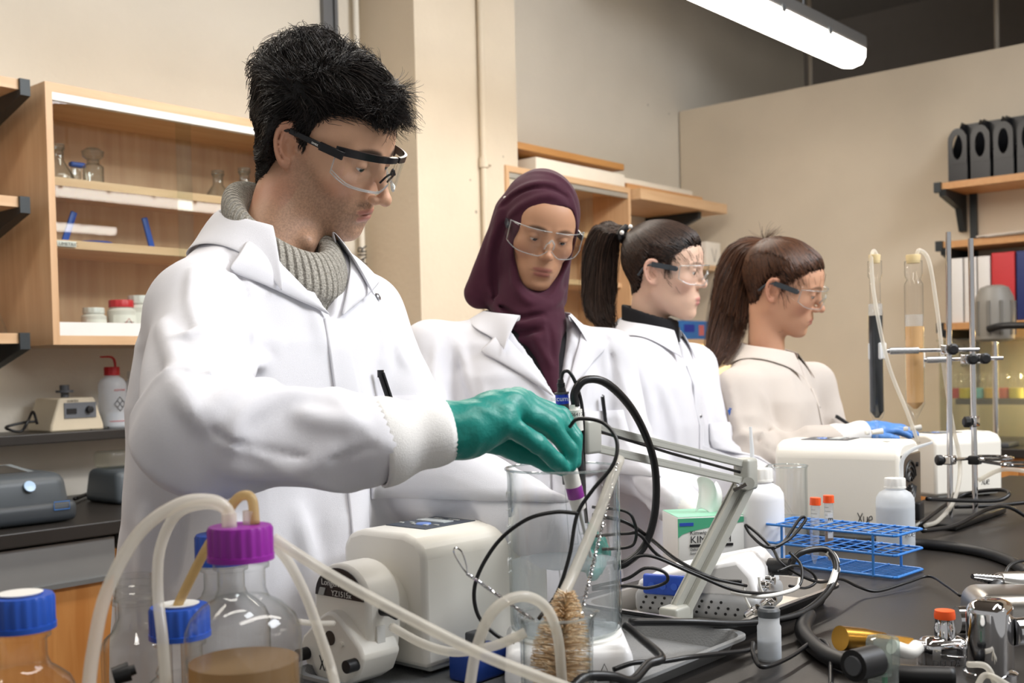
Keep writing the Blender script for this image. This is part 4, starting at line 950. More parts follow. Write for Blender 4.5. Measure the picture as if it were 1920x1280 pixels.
    strands('hair_tufts', to_w(np.concatenate([q1, q2]), R, t, s, root), .0005, .00012, HM, root)
    glasses(root, R, t, s, 'man', dz=.002)
man()
# ---- the women
def dress(root, base, heading, nz, arms, m, vneck, seed, lo, hi, res=.0065, k=.93, creases=(), collar=None, plk=True, folds=1.):
    T = dict(base=base, heading=heading, neckz=nz, rows=rowsf(nz, k)); c = Coat(root, T, arms, res, m, vneck, folds, seed)
    if creases: c.creases([(a, b*1.5, w_*.9) for a, b, w_ in creases])
    c.make(lo, hi, res); c.collar(nz+.0, **(collar or {}))
    if plk: c.patch('placket', -.016, .016, nz-.7, (vneck[0] if vneck else nz-.06)-.005, off=.002, n=14, solid=.003)
    return c
def lapels(c, zv, w=.075, h=.1):
    for sd in (-1, 1):
        x0 = np.linspace(0, 1, 8); G = [c.front(sd*(.012+w*x0*.9)+sd*v*.05*x0, zv+.005+h*x0-.045*v*x0, .004+.004*math.sin(v*PI)) for v in np.linspace(0, 1, 5)]
        MB().grid(np.array(G)-c.o).build('lapel', c.m, c.root, solid=.003, auto=0, sub=1)
def pen_on(c, lx, z, col, label, L=.06, lift=.03):
    p = c.front([lx, lx-.004], [z+lift, z+lift-L], .009); q = p-p[0]; t = thing('pen', label, 'pen', p[0]); m = mat('pen'+col, col, .3)
    MB().tube([q[0], q[1]], .004, 10).build('barrel', m, t); n_ = A(*(c.fy*.0055), 0)
    MB().tube([q[0]+A(0, 0, .003), q[0]+n_+A(0, 0, .002), q[0]*.35+q[1]*.65+n_], .0015, 6).build('clip', m, t)
def woman_scarf():
    R = rot_head(-126, -24, 9); s = .94; t = P(1010, 432, 2.34)
    b = P(985, 592, 2.37); base = (b[0], b[1]); nz = 1.395
    root = thing('person', 'woman in maroon headscarf, white lab coat and clear safety glasses', 'person', (*base, 0))
    g = dict(jaw=1.02, nose=.95, fw=1.03, neck=.046, lid=-12, lolid=-33, skin=lin('#c29374'), blush=lin('#b5765c'), lip=lin('#a8675f'), shade=lin('#7d5544'), hairc=lin('#1f1613'), brow=.85, browt=.0042)
    hb, f, V = make_head(root, g, R, t, s, (base[0], base[1], nz-.03), .0026)
    eyes(root, R, t, s, (-.1, .85, -.5), '#241610')
    sr = P(806, 655, 2.33); sl = P(1142, 668, 2.42); er = P(790, 860, 2.22); wr = P(900, 945, 2.08); el = P(1185, 868, 2.36); wl = P(1275, 945, 2.2)
    c = dress(root, base, -112, nz, [(sr, er, wr, (.058, .056, .046), 3., 1.), (sl, el, wl, (.056, .055, .044), 4.4, 1.)], COATM, (1.225, .5, .0), 4, (base[0]-.5, base[1]-.6, .52), (base[0]+.5, base[1]+.35, 1.47), .0065, .92,
        [([(860, 640), (880, 720), (900, 780)], .006, .012), ([(820, 640), (815, 720), (835, 760)], .006, .012), ([(1080, 640), (1100, 720), (1090, 800)], .005, .014), ([(1130, 620), (1150, 700), (1140, 800)], -.006, .008), ([(1165, 700), (1185, 790), (1180, 850)], .006, .011), ([(1170, 870), (1220, 900), (1260, 930)], .008, .01), ([(1180, 900), (1210, 940), (1250, 955)], -.006, .008), ([(790, 900), (850, 915), (900, 950)], .007, .01), ([(900, 720), (920, 790), (925, 850), (920, 920)], .005, .015), ([(1010, 760), (1020, 860), (1015, 950)], -.005, .008)],
        dict(rn=.09, spread=.14, tip=(.11, .1, -.085), gap=38, stand=.03, back=.05))
    lapels(c, 1.225, .09, .14); c.snap(-.1, 1.335)
    c.cuff(P(1275, 945, 2.2), P(1318, 975, 2.16), .037, .03); 
    hand('hand', root, P(1318, 975, 2.16), [[P(1345+a, 985+b_, 2.12+e), P(1365+a, 995+b_, 2.1+e), P(1375+a, 1008+b_, 2.09+e), P(1378+a, 1020+b_, 2.08+e)] for a, b_, e in ((6, -8, .03), (4, -2, .01), (0, 4, -.01), (-6, 10, -.03))], [P(1335, 1000, 2.08), P(1350, 1012, 2.07), P(1358, 1022, 2.06)], mat('hand_skin', '#b98868', .5, sss=.1), wr=.025, fr=.008, palm=.017)
    c.patch('chest_pocket', -.16, -.06, nz-.33, nz-.2, off=.003, n=8, solid=.004)
    pen_on(c, -.115, nz-.2, '#17171b', 'black pen clipped in the coat pocket of the woman in maroon scarf')
    # black top under the scarf
    def top(p): return np.maximum(c.tor(p, -.012), p[:, 2]-nz-.02)
    V2, F2 = isosurf(top, A(base[0]-.25, base[1]-.25, nz-.3), A(base[0]+.25, base[1]+.25, nz+.05), .009); link('black_top', mesh_np('black_top', V2-c.o, F2), mat('black_fabric', '#17161a', .9), root)
    nb = R.T@(A(base[0], base[1], nz-.03)-t)/s; tail = [R.T@(c.W(x, y_, z)-t)/s for x, y_, z in ((.0, .075, 1.345), (.0, .118, 1.24))]
    def hij(p):
        d = ell(p, (0, -.018, .034), (.088, .11, .1)); d = smin(d, ell(p, (0, .012, -.035), (.082, .086, .1)), .03)
        d = smin(d, cap(p, (0, -.02, -.1), nb+A(0, 0, .02), .07, .088), .04); d = smin(d, ell(p, (0, .05, -.132), (.062, .052, .042)), .03)
        d = smin(d, cap(p, (.07, -.03, .02), (.1, -.01, -.17), .03, .036), .03); d = smin(d, cap(p, (-.06, -.03, 0), (-.075, .0, -.15), .028, .03), .03)
        e = cap(p, (0, .06, -.15), tail[0], .05, .038); e = smin(e, cap(p, tail[0], tail[1], .036, .012), .02); d = smin(d, e, .025)
        o = ell(p, (-.006, .12, -.02), (.083, .125, .1)); tri = ell(p, (-.03, .12, .052), (.034, .07, .036)); o = smin(o, tri, .02); return smax(d, -o, .006)
    hw = lambda p: hij((p-t)@R/s)*s
    cr = [((q_-t)@R/s, [x*1.5 for x in am], wd*.95) for q_, am, wd in crease_segs(hw, [([(925, 420), (945, 378), (990, 348), (1040, 346)], .005, .008), ([(930, 400), (960, 370), (1020, 350), (1070, 375)], -.005, .006), ([(945, 415), (980, 385), (1030, 368), (1066, 388)], .006, .008), ([(940, 395), (922, 470), (918, 535), (938, 580)], .010, .011), ([(950, 410), (925, 480), (930, 560), (965, 600)], -.010, .009), ([(968, 470), (965, 530), (990, 565), (1030, 570)], .007, .008), ([(935, 575), (970, 596), (1020, 588)], -.009, .006), ([(930, 588), (965, 610), (1018, 602)], .009, .007), ([(935, 606), (970, 625), (1015, 618)], -.009, .006), ([(945, 622), (975, 640), (1010, 634)], .008, .007), ([(1000, 630), (1014, 655), (1030, 682)], .008, .009), ([(1030, 612), (1035, 645), (1040, 678)], -.006, .007), ([(1060, 540), (1040, 570), (1000, 580)], .006, .008), ([(908, 535), (920, 565), (945, 590)], .008, .01), ([(1066, 365), (1076, 400), (1078, 440)], .006, .008), ([(990, 324), (1040, 328), (1072, 355)], .003, .007)], 1.2)]
    def hij2(p): return add_creases(p, hij(p), cr)-.001*wob(p, 55, 6)
    V3, F3 = isosurf(hij2, A(-.17, -.16, -.42), A(.16, .33, .16), .0036)
    link('headscarf', mesh_np('headscarf', to_w(V3, R, t, s, root), F3), mat('maroon_chiffon', '#431c2d', .8, var=.1, vs=60, bump=.12, bs=1200, sheen=.08, spec=.25), root)
    def us(p): return smax(ell(p, (0, -.012, .033), (.0765, .1, .0865)), -ell(p, (.0, .12, -.03), (.057, .07, .098)), .004)
    V4, F4 = isosurf(us, A(-.1, -.13, .0), A(.1, .12, .14), .005); link('underscarf', mesh_np('underscarf', to_w(V4, R, t, s, root), F4), mat('pink_cotton', '#a33a68', .85), root)
    def hb_(p): return smax(ell(p, (0, -.012, .031), (.0755, .0985, .0845)), -ell(p, (.0, .12, -.034), (.057, .07, .098)), .004)
    V5, F5 = isosurf(hb_, A(-.1, -.13, .0), A(.1, .12, .14), .005); link('hair', mesh_np('hair', to_w(V5, R, t, s, root), F5), mat('hair_cap_black', '#0f0c0b', .6), root)
    q = hits(hw, [(947, 371)], 1.2)[0]; MB().ball(q-c.o, .004, 10, 8).build('scarf_pin', mat('pearl', '#f0ece6', .2, coat=.5), root)
    glasses(root, R, t, s, 'wrap', dz=.0); legs(root, base, -112, .85, TROU)
def guide_tail(px, rad, n, K, seed, wav=.35):
    """strands following a ponytail guide: px [(x,y,depth)], rad in metres"""
    r = np.random.default_rng(seed); G = spline([P(*q) for q in px], 8); G = G[np.linspace(0, len(G)-1, K).astype(int)]; rd = np.interp(np.linspace(0, 1, K), np.linspace(0, 1, len(rad)), rad)
    a = r.uniform(0, 2*PI, n); q = np.sqrt(r.random(n)); u = RT; v = UP*.55+FW*.8; off = (q*np.cos(a))[:, None]*u+(q*np.sin(a))[:, None]*v
    ln = .55+.48*r.random(n)**.7; out = np.zeros((n, K, 3)); tt = np.linspace(0, 1, K)
    for k in range(K):
        x = np.clip(tt[k]*ln*(K-1), 0, K-1); i = np.minimum(x.astype(int), K-2); fr = (x-i)[:, None]; g = G[i]*(1-fr)+G[i+1]*fr; w = np.interp(x, np.arange(K), rd)[:, None]
        ph = np.stack([np.sin(3*tt[k]*3+off[:, 0]*4+r0) for r0 in (0, 2, 4)], 1)*wav*.008*tt[k]; out[:, k] = g+off*w*(1+.25*np.sin(5*tt[k]+off@A(3, 2, 5)))[:, None]+ph+np.random.default_rng(seed+9).normal(size=(n, 3))*.004*tt[k]
    return out
def ponytail_hair(root, f, R, t, s, tie, tab, vol, cm, hm, n, seed, part=0.):
    cap_o, CV, cf_ = hair_cap(root, f, vol, tab, R, t, s, cm, .004)
    r = np.random.default_rng(seed); idx = r.integers(0, len(CV), n); Q = CV[idx]; Q = Q[(np.abs(Q-A(*tie)).max(1) > .012)]; K = 10; tt = np.linspace(0, 1, K); lift = .002; ln = .45+.5*r.random(len(Q)); paths = np.zeros((len(Q), K, 3))
    for k in range(K):
        e = (tt[k]*ln)[:, None]; p = Q*(1-e)+A(*tie)*e+A(0, 0, .006)*np.sin(PI*e)+.0015*np.stack([wob(Q, 120, 1), wob(Q, 120, 2), wob(Q, 120, 3)], 1)
        for _ in range(3): v = cf_(p); m = v < lift; p[m] += grad(cf_, p[m])*(lift-v[m])[:, None]
        m = v > .004; p[m] -= grad(cf_, p[m])*(v[m]-.003)[:, None]*.9
        paths[:, k] = p
    H = CV[np.abs(CV[:, 2]-hairline(CV[:, 1], tab)) < .007]; H = H[(H[:, 1] > -.03) & (H[:, 1] < .05)]; H = H[r.integers(0, len(H), 900)]+r.normal(size=(900, 3))*.001; H[:, 2] -= .001+.004*r.random(900)**2; H = stick(H, f, .0005, 3); dt = A(*tie)+A(0, 0, .05)-H; N_ = grad(f, H); dt -= N_*(dt*N_).sum(1, keepdims=True)
    fh = flow_hair(H, H, dt, .015+.015*r.random(900), 8, f, .06, seed, keep=.0008, cf=40); strands('hairline_strands', to_w(fh, R, t, s, root), .0003, .0003, hm, root)
    strands('hair_strands', to_w(paths, R, t, s, root),  .0010, .0004, hm, root); return cf_
def woman_dark():
    R = rot_head(-71, -9, -5); s = .93; t = P(1245, 508, 2.63); b = P(1212, 628, 2.66); base = (b[0], b[1]); nz = 1.365
    root = thing('person', 'woman with black ponytail and beads, black collar under white lab coat', 'person', (*base, 0))
    g = dict(jaw=.94, nose=.8, fw=1.0, neck=.045, lid=0, lolid=-30, skin=lin('#e3bda6'), blush=lin('#dca08e'), lip=lin('#c77f7c'), shade=lin('#b58a76'), hairc=lin('#2a211e'), brow=.7, browt=.0035)
    hb, f, V = make_head(root, g, R, t, s, (base[0], base[1], nz-.02), .0028); eyes(root, R, t, s, (.0, .95, -.3), '#20140f')
    sr = P(1168, 690, 2.53); sl = P(1300, 690, 2.78); er = P(1185, 880, 2.5); wr = P(1300, 930, 2.4); el = P(1345, 860, 2.72); wl = P(1420, 900, 2.6)
    c = dress(root, base, -74, nz, [(sr, er, wr, (.056, .055, .045), 5., 1.), (sl, el, wl, (.055, .054, .044), 6.4, 1.)], COATM, (nz-.075, .5, .0), 9, (base[0]-.45, base[1]-.55, .5), (base[0]+.5, base[1]+.4, nz+.09), .0075, .9,
        [([(1180, 660), (1215, 740), (1225, 800)], .006, .012), ([(1150, 690), (1165, 760), (1190, 800)], -.006, .009), ([(1290, 700), (1310, 780), (1330, 850)], -.005, .007), ([(1240, 720), (1265, 800), (1270, 850)], .005, .013)], dict(rn=.068, spread=.115, tip=(.06, .105, -.07), gap=24, stand=.045, back=.06))
    c.patch('chest_pocket', -.15, -.05, nz-.36, nz-.22, off=.003, n=8, solid=.004)
    p0 = P(1347, 755, 2.58)
    pen_on(c, -.13, nz-.225, '#2f63b8', 'blue pen clipped in the pocket of the woman with black ponytail', .05, .035); c.snap(-.004, nz-.2, .004)
    # black zipped neck
    nk = A(base[0], base[1], nz)+A(*(c.fy*.01), 0)
    def zp(p):
        e = p-nk; lx = e[:, :2]@c.fx; ly = e[:, :2]@c.fy; zz = e[:, 2]+ly*.35; rho = np.sqrt((lx/.06)**2+(ly/.062)**2); sh = np.maximum(np.abs((rho-1)*.06)-.006, np.abs(zz-.012)-.038); return np.minimum(sh, np.maximum(c.tor(p, -.012), p[:, 2]-nz))
    V2, F2 = isosurf(zp, nk-A(.2, .2, .2), nk+A(.2, .2, .1), .005); link('black_top', mesh_np('black_top', V2-c.o, F2), mat('black_fabric', '#17161a', .9), root)
    z0 = nk+A(*(c.fy*.072), .012); MB().tube([z0-c.o, z0-c.o-A(0, 0, .035)], .0022, 6).build('zip', GREYM, root)
    tab = [(-.12, -.06), (-.07, -.07), (-.045, -.055), (-.034, .0), (-.025, .03), (-.005, .032), (.012, .022), (.028, .032), (.045, .048), (.06, .062), (.08, .07), (.1, .076)]
    tie = (0, -.103, .088)
    def vol(p): top = np.clip((p[:, 2]-.02)/.06, 0, 1); return .004+.008*top+.0012*wob(p, 70, 3)
    HM = hairmat('hair_brown_black', '#0e0a09', '#4a372d', .45); cm = mat('hair_cap_brown', '#16100e', .8, spec=.12, bump=.6, bs=200)
    ponytail_hair(root, f, R, t, s, tie, tab, vol, cm, HM, 6500, 3)
    tl = guide_tail([(1168, 440, 2.66), (1143, 425, 2.68), (1127, 470, 2.69), (1122, 545, 2.68), (1128, 590, 2.66), (1142, 612, 2.64)], [.008, .03, .036, .036, .03, .014], 2600, 16, 5)
    strands('ponytail', tl-c.o, .0008, .0003, HM, root)
    Q = np.array([P(1160, 438, 2.66), P(1168, 430, 2.67), P(1172, 446, 2.65)]); MB().tube([P(1174, 426, 2.655)-c.o, P(1162, 440, 2.63)-c.o, P(1170, 452, 2.655)-c.o], .009, 8, sm=4).build('hair_tie', BLACKP, root)
    for q in ((1166, 436, 2.615), (1182, 425, 2.63)): MB().ball(P(*q)-c.o, .0055, 10, 8).build('pearl_bead', mat('pearl', '#f0ece6', .2, coat=.5), root)
    r = np.random.default_rng(6); n = 70; Qh = np.stack([.06+.006*r.random(n), .02+.012*r.random(n), .036+.02*r.random(n)], 1); lk = flow_hair(Qh, Qh, np.tile(A(.12, .05, -1.), (n, 1)), .03+.03*r.random(n), 8, f, .12, 30, grav=.05, keep=.002, cf=40); strands('side_lock', to_w(lk, R, t, s, root), .0006, .0002, HM, root)
    glasses(root, R, t, s, 'clear', dz=.0); legs(root, base, -74, .83, TROU)
P_ = P
def woman_brown():
    P = lambda x, y, d: P_(x, y, d*1.074)
    R = rot_head(-70, -20, -12); s = 1.0; t = P(1468, 537, 2.7); b = P(1436, 662, 2.73); base = (b[0], b[1]); nz = 1.308
    root = thing('person', 'woman with long brown ponytail in shade-toned lab coat and blue gloves', 'person', (*base, 0))
    g = dict(jaw=.96, nose=1.0, fw=1.0, neck=.045, lid=-10, lolid=-33, skin=lin('#d09f82'), blush=lin('#c07c66'), lip=lin('#b06862'), shade=lin('#946650'), hairc=lin('#2e1f18'), brow=.8, browt=.0036)
    hb, f, V = make_head(root, g, R, t, s, (base[0], base[1], nz-.02), .0028); eyes(root, R, t, s, (.0, .9, -.45), '#2a1a12')
    sr = P(1383, 735, 2.6); sl = P(1525, 720, 2.85); er = P(1408, 862, 2.5); wr = P(1560, 826, 2.5); el = P(1560, 830, 2.85); wl = P(1625, 850, 2.7)
    c = dress(root, base, -72, nz, [(sr, er, wr, (.056, .056, .042), 7., 1.25), (sl, el, wl, (.055, .054, .042), 8.4, 1.)], COATM_SHADED, (nz-.085, .55, .0), 13, (base[0]-.45, base[1]-.6, .5), (base[0]+.55, base[1]+.4, nz+.09), .0078, .985,
        [([(1370, 720), (1380, 790), (1410, 830)], .007, .012), ([(1430, 740), (1440, 790), (1475, 820)], .009, .011), ([(1450, 800), (1480, 830), (1530, 820)], .009, .009), ([(1420, 830), (1460, 850), (1500, 840)], -.007, .008), ([(1530, 720), (1550, 790), (1555, 820)], -.005, .007), ([(1480, 700), (1500, 770)], .005, .014), ([(1360, 770), (1372, 840), (1380, 890)], -.006, .009)], dict(rn=.068, spread=.12, tip=(.075, .11, -.075), gap=24, stand=.04, back=.055))
    c.patch('chest_pocket', -.15, -.05, nz-.34, nz-.2, off=.003, n=8, solid=.004); pen_on(c, -.135, nz-.2, '#17171b', 'black pen in the pocket of the woman with brown ponytail', .05, .03); c.snap(-.004, nz-.14, .004); c.snap(-.004, nz-.32, .004)
    def vt(p): return np.maximum(c.tor(p, -.012), p[:, 2]-nz-.01)
    V2, F2 = isosurf(vt, A(base[0]-.2, base[1]-.2, nz-.2), A(base[0]+.2, base[1]+.2, nz+.04), .009); link('grey_top', mesh_np('grey_top', V2-c.o, F2), mat('taupe_fabric', '#6b5d55', .9), root)
    c.cuff(P(1558, 826, 2.5), P(1622, 812, 2.52), .036, .028)
    ch = lambda *q: [P(*k) for k in q]
    hand('glove', root, P(1625, 811, 2.52), [ch((1662+a, 803+b_, 2.53+e), (1688+a, 803+b_, 2.54+e), (1703+a, 808+b_, 2.54+e), (1714+a, 814+b_, 2.54+e)) for a, b_, e in ((4, -1, .04), (4, 0, .02), (0, 2, .0), (-8, 4, -.02))], ch((1648, 818, 2.49), (1668, 820, 2.48), (1682, 822, 2.48)), BLUEG, wr=.025, fr=.0085, palm=.017, cuffv=[(*P(1616, 812, 2.52), .029), (*P(1635, 811, 2.52), .026)], res=.0035)
    tab = [(-.12, -.06), (-.07, -.07), (-.045, -.055), (-.034, .0), (-.025, .03), (-.005, .032), (.012, .014), (.028, .03), (.045, .05), (.06, .062), (.08, .07), (.1, .076)]
    tie = (0, -.08, .108)
    def vol(p): top = np.clip((p[:, 2]-.02)/.06, 0, 1); return .004+.005*top+.0012*wob(p, 70, 3)-.004*np.exp(-((p[:, 0]-.02)/.004)**2)*top
    HM = hairmat('hair_dark_brown', '#170f0b', '#6b4630', .45); cm = mat('hair_cap_dkbrown', '#22150f', .8, spec=.12, bump=.6, bs=200)
    ponytail_hair(root, f, R, t, s, tie, tab, vol, cm, HM, 6500, 8)
    tl = guide_tail(tuple((a_, b_, c_*1.074) for a_, b_, c_ in ((1438, 452, 2.74), (1405, 458, 2.76), (1382, 505, 2.77), (1365, 590, 2.75), (1348, 655, 2.7), (1332, 690, 2.66))), [.011, .037, .05, .048, .033, .007], 3200, 18, 15, .6)
    strands('ponytail', tl-c.o, .0009, .0003, hairmat('hair_mid_brown', '#241510', '#6a4530', .4), root)
    r = np.random.default_rng(16); n = 70; Q = np.tile((P(1436, 452, 2.74)-t)@R/s, (n, 1)); fy_ = flow_hair(Q, Q, A(0, -.2, .8)+r.normal(size=(n, 3))*.5, .02+.04*r.random(n), 8, None, .3, 3, grav=.05); strands('flyaway_hair', to_w(fy_, R, t, s, root), .0005, .0002, HM, root)
    glasses(root, R, t, s, 'clear', dz=.0); legs(root, base, -72, .8, TROU)
GREYM = mat('zip_grey', '#8a8a8e', .35, .8)
woman_scarf(); woman_dark(); woman_brown()
# ---------------------------------------------------------------- things on the benches
GL = glassmat('lab_glass', '#ffffff', '#ccd6d6', 1.5, .01, power=3.0)
GLB = glassmat('bottle_glass', '#fefefd', '#ccd3cf', 1.3, .01, power=3.2)
WATER = glassmat('water', '#fbfcfd', '#e8edf0', .6, .02, haze=.2, hazecol='#f4f6f8')  # white haze paints in the pale background seen through the water
BROTH = glassmat('brown_broth', '#d8c2a0', '#c4a67c', .3, .05, haze=.5, hazecol='#c4a883')
SIL = glassmat('silicone_tube', '#f6f4ee', '#e6e2d8', .6, .12, haze=.5, hazecol='#f6f3ec')
SILB = glassmat('stained_tube', '#e8d8b4', '#d0b98a', .5, .15, haze=.68, hazecol='#dcc69a')
HDPE = glassmat('milky_plastic', '#f4f6f8', '#e4e9ee', .35, .3, haze=.78, hazecol='#f1f4f7')
PURP = mat('purple_cap', '#8a1f94', .35); BLUEC = mat('blue_cap', '#1f4fb0', .38); CHROME = mat('chrome', '#d8d8da', .06, 1., var=.02)
STEEL = mat('brushed_steel', '#b6b3ae', .28, 1., bump=.05, bs=200, stretch=(1, 30, 1)); BRASS = mat('brass', '#b98a3c', .25, 1.); RUB = mat('black_rubber', '#1a1a1c', .45); RUBG = mat('cable_black', '#141416', .35)
PWH = mat('pump_ivory', '#f2eee4', .38, var=.02); PWH2 = mat('instrument_white', '#e9e9ea', .35, var=.02); DGREY = mat('dark_grey_plastic', '#4a4c50', .45); LGREY = mat('light_grey_plastic', '#b9bbb8', .42); ORANGE = mat('orange_cap', '#f05a22', .4); REDP = mat('red_plastic', '#c4222b', .4)
INK2 = mat('ink_black', '#1b1a1c', .6)
def line(name, label, cat, pts, r, m, n=10, sm=8, group=None):
    o = MB().tube(pts, r, n, sm=sm).build(name, m, auto=0); return setp(o, label, cat, group)
def B_(px, py, z=BZ): return PZ(px, py, z)
def ribcap(r, h, n=40):
    b = MB(); V = []; N = n*2
    for rr, z in ((r*1.02, 0), (r*1.02, h*.16), (r, h*.17), (r, h*.9), (r*.94, h)):
        for k in range(N):
            q = rr if (k % 4) < 2 or z in (0, h*.16, h) else rr*.955; a = 2*PI*k/N; V.append((q*math.cos(a), q*math.sin(a), z))
    return b.put(V, [(i*N+k, i*N+(k+1) % N, (i+1)*N+(k+1) % N, (i+1)*N+k) for i in range(4) for k in range(N)]+[tuple(range(N-1, -1, -1)), tuple(4*N+k for k in range(N))])
def bottle(loc, R, H, label, capm=None, fill=0., fm=None, ring=False, ports=0, group=None):
    """screw-neck media bottle"""
    t = thing('media_bottle', label, 'bottle', loc, group=group); nr = .0205; zs = H-.055
    pr = [(.0001, .002), (R*.88, 0), (R*.98, .006), (R, .014), (R, zs*.8), (R*.985, zs*.84), (R*.9, zs*.9), (R*.7, zs*.96), (nr*1.15, zs), (nr, zs+.008), (nr, H-.03), (nr*1.18, H-.029), (nr*1.18, H-.025), (nr, H-.024), (nr, H)]
    if capm is None: pr = pr[:-1]+[(nr*1.1, H-.018), (nr*1.1, H-.016), (nr, H-.015), (nr*1.1, H-.010), (nr*1.1, H-.008), (nr, H-.007), (nr, H), (nr-.003, H)]+[(max(r-.003, .0001), z+.003) for r, z in pr[:-3][::-1]]
    MB().lathe(pr, (0, 0, 0), 40).build('glass_body', GLB, t)
    if fill:
        R2 = R-.003; zz = [q for q in (0.004, .012, zs*.7) if q < fill]; MB().lathe([(.0001, .004)]+[(R2, q) for q in zz]+[(R2, fill), (.0001, fill)], (0, 0, 0), 40).build('liquid', fm, t)
    if capm:
        c = ribcap(.0285, .03).build('screw_cap', capm, t, (0, 0, H-.022))
        if ring: MB().lathe([(.017, .0), (.019, .002), (.0001, .0022)], (0, 0, .0302), 24).build('septum', WHITEP, c)
        for k in range(ports): MB().cyl(((k-.5)*.022, 0, .026), ((k-.5)*.022, 0, .042), .0065, 12).build('port', SIL, c)
    return t
def beaker(loc, R, H, label, wl=0., lm=None, grad=None, spout=0.):
    t = thing('beaker', label, 'beaker', loc); n = 64; V = []; pr = [(.0001, 0.0015), (R*.9, 0), (R*.985, .006), (R, .014), (R, H-.01), (R*1.012, H-.004), (R*1.035, H-.0005), (R*1.03, H+.001), (R*1.0, H-.002), (R-.0026, H-.01), (R-.0026, .014), (R*.9, .004), (.0001, .004)]
    for r, z in pr:
        for k in range(n):
            a = 2*PI*k/n; e = math.exp(-((math.atan2(math.sin(a-spout), math.cos(a-spout)))/.17)**2)*np.clip((z-H+.022)/.022, 0, 1); V.append(((r+.011*e)*math.cos(a), (r+.011*e)*math.sin(a), z-.002*e))
    MB().put(V, [(i*n+k, i*n+(k+1) % n, (i+1)*n+(k+1) % n, (i+1)*n+k) for i in range(len(pr)-1) for k in range(n)]).build('glass_wall', GL, t)
    MB().tube([((R*1.032+.011*math.exp(-((math.atan2(math.sin(a-spout), math.cos(a-spout)))/.17)**2))*math.cos(a), (R*1.032+.011*math.exp(-((math.atan2(math.sin(a-spout), math.cos(a-spout)))/.17)**2))*math.sin(a), H-.0005-.002*math.exp(-((math.atan2(math.sin(a-spout), math.cos(a-spout)))/.17)**2)) for a in np.linspace(0, 2*PI, 73)], .0014, 8).build('rim_bead', glassmat('rim_glass', '#f4f8f8', '#b4c2c2', 2.2, .02, power=1.2, haze=.18), t)
    if wl: MB().lathe([(.0001, .0045), (R*.92, .0045), (R-.003, .016), (R-.003, wl), (.0001, wl)], (0, 0, 0), 48).build('liquid', lm or WATER, t)
    if grad:
        for k, (z, s_) in enumerate(grad):
            a = spout+2.6; dr = A(math.cos(a), math.sin(a), 0); tx = A(-math.sin(a), math.cos(a), 0)
            if s_: text('graduation', s_, .011, M4(tx, (0, 0, 1), dr, tuple(dr*(R+.0006)+A(0, 0, z)+tx*.012)), mat('print_white', '#f4f4f2', .5), t)
            MB().tube([dr*(R+.0008)+A(0, 0, z), (A(math.cos(a-.3), math.sin(a-.3), 0))*(R+.0008)+A(0, 0, z)], .0007, 5).build('tick', MATS['print_white'], t)
    return t
VD = A(FW[0], FW[1], 0); VD /= np.linalg.norm(VD); VR = A(RT[0], RT[1], 0); VR /= np.linalg.norm(VR)

# ---- trays
def tray(name, label, c, L, W, H, rz, m, m2, r=.012):
    t = thing(name, label, 'tray', c, rz); b = MB(); n = 6
    def ringp(l, w, rr, z):
        o = []
        for sx, sy, a0 in ((1, 1, 0), (-1, 1, PI/2), (-1, -1, PI), (1, -1, 1.5*PI)):
            for k in range(n+1): a = a0+PI/2*k/n; o.append((sx*(l/2-rr)+rr*math.cos(a), sy*(w/2-rr)+rr*math.sin(a), z))
        return o
    lev = [(L-.03, W-.03, .02, 0), (L-.004, W-.004, .03, H), (L+.012, W+.012, .034, H+.001), (L+.012, W+.012, .034, H-.003), (L+.010, W+.010, .034, H-.003)]
    inner = [(L+.012, W+.012, .034, H+.001), (L-.004, W-.004, .03, H+.0008), (L-.032, W-.032, .02, .003)]
    R_ = [ringp(*q) for q in lev]; N = len(R_[0]); V = sum(R_[:4], []); F = [(i*N+k, i*N+(k+1) % N, (i+1)*N+(k+1) % N, (i+1)*N+k) for i in range(3) for k in range(N)]+[tuple(range(N-1, -1, -1))]
    b.put(V, F); b.build('tray_shell', m, t)
    R_ = [ringp(*q) for q in inner]; V = sum(R_, []); b = MB(); b.put(V, [(i*N+k, i*N+(k+1) % N, (i+1)*N+(k+1) % N, (i+1)*N+k) for i in range(2) for k in range(N)]+[tuple(2*N+k for k in range(N))]); b.build('tray_floor', m2, t); return t
TG = mat('tray_grey', '#7c7e80', .45, bump=.4, bs=420); TG2 = mat('tray_grey_rim', '#9a9c9d', .35, .2)
tray('lab_tray', 'grey ribbed plastic tray under the pump and big beaker', (1.02, .865, BZ), .46, .34, .024, 0, TG2, TG)
a_ = B_(1190, 1175, BZ+.004); b_ = B_(1575, 1092, BZ+.03)
tray('metal_tray', 'dark-sided steel tray under the pH meter', (1.42, .845, BZ), .34, .24, .03, .0, mat('tray_dark', '#3a3a3c', .35, .6), STEEL)
z1 = BZ+.004

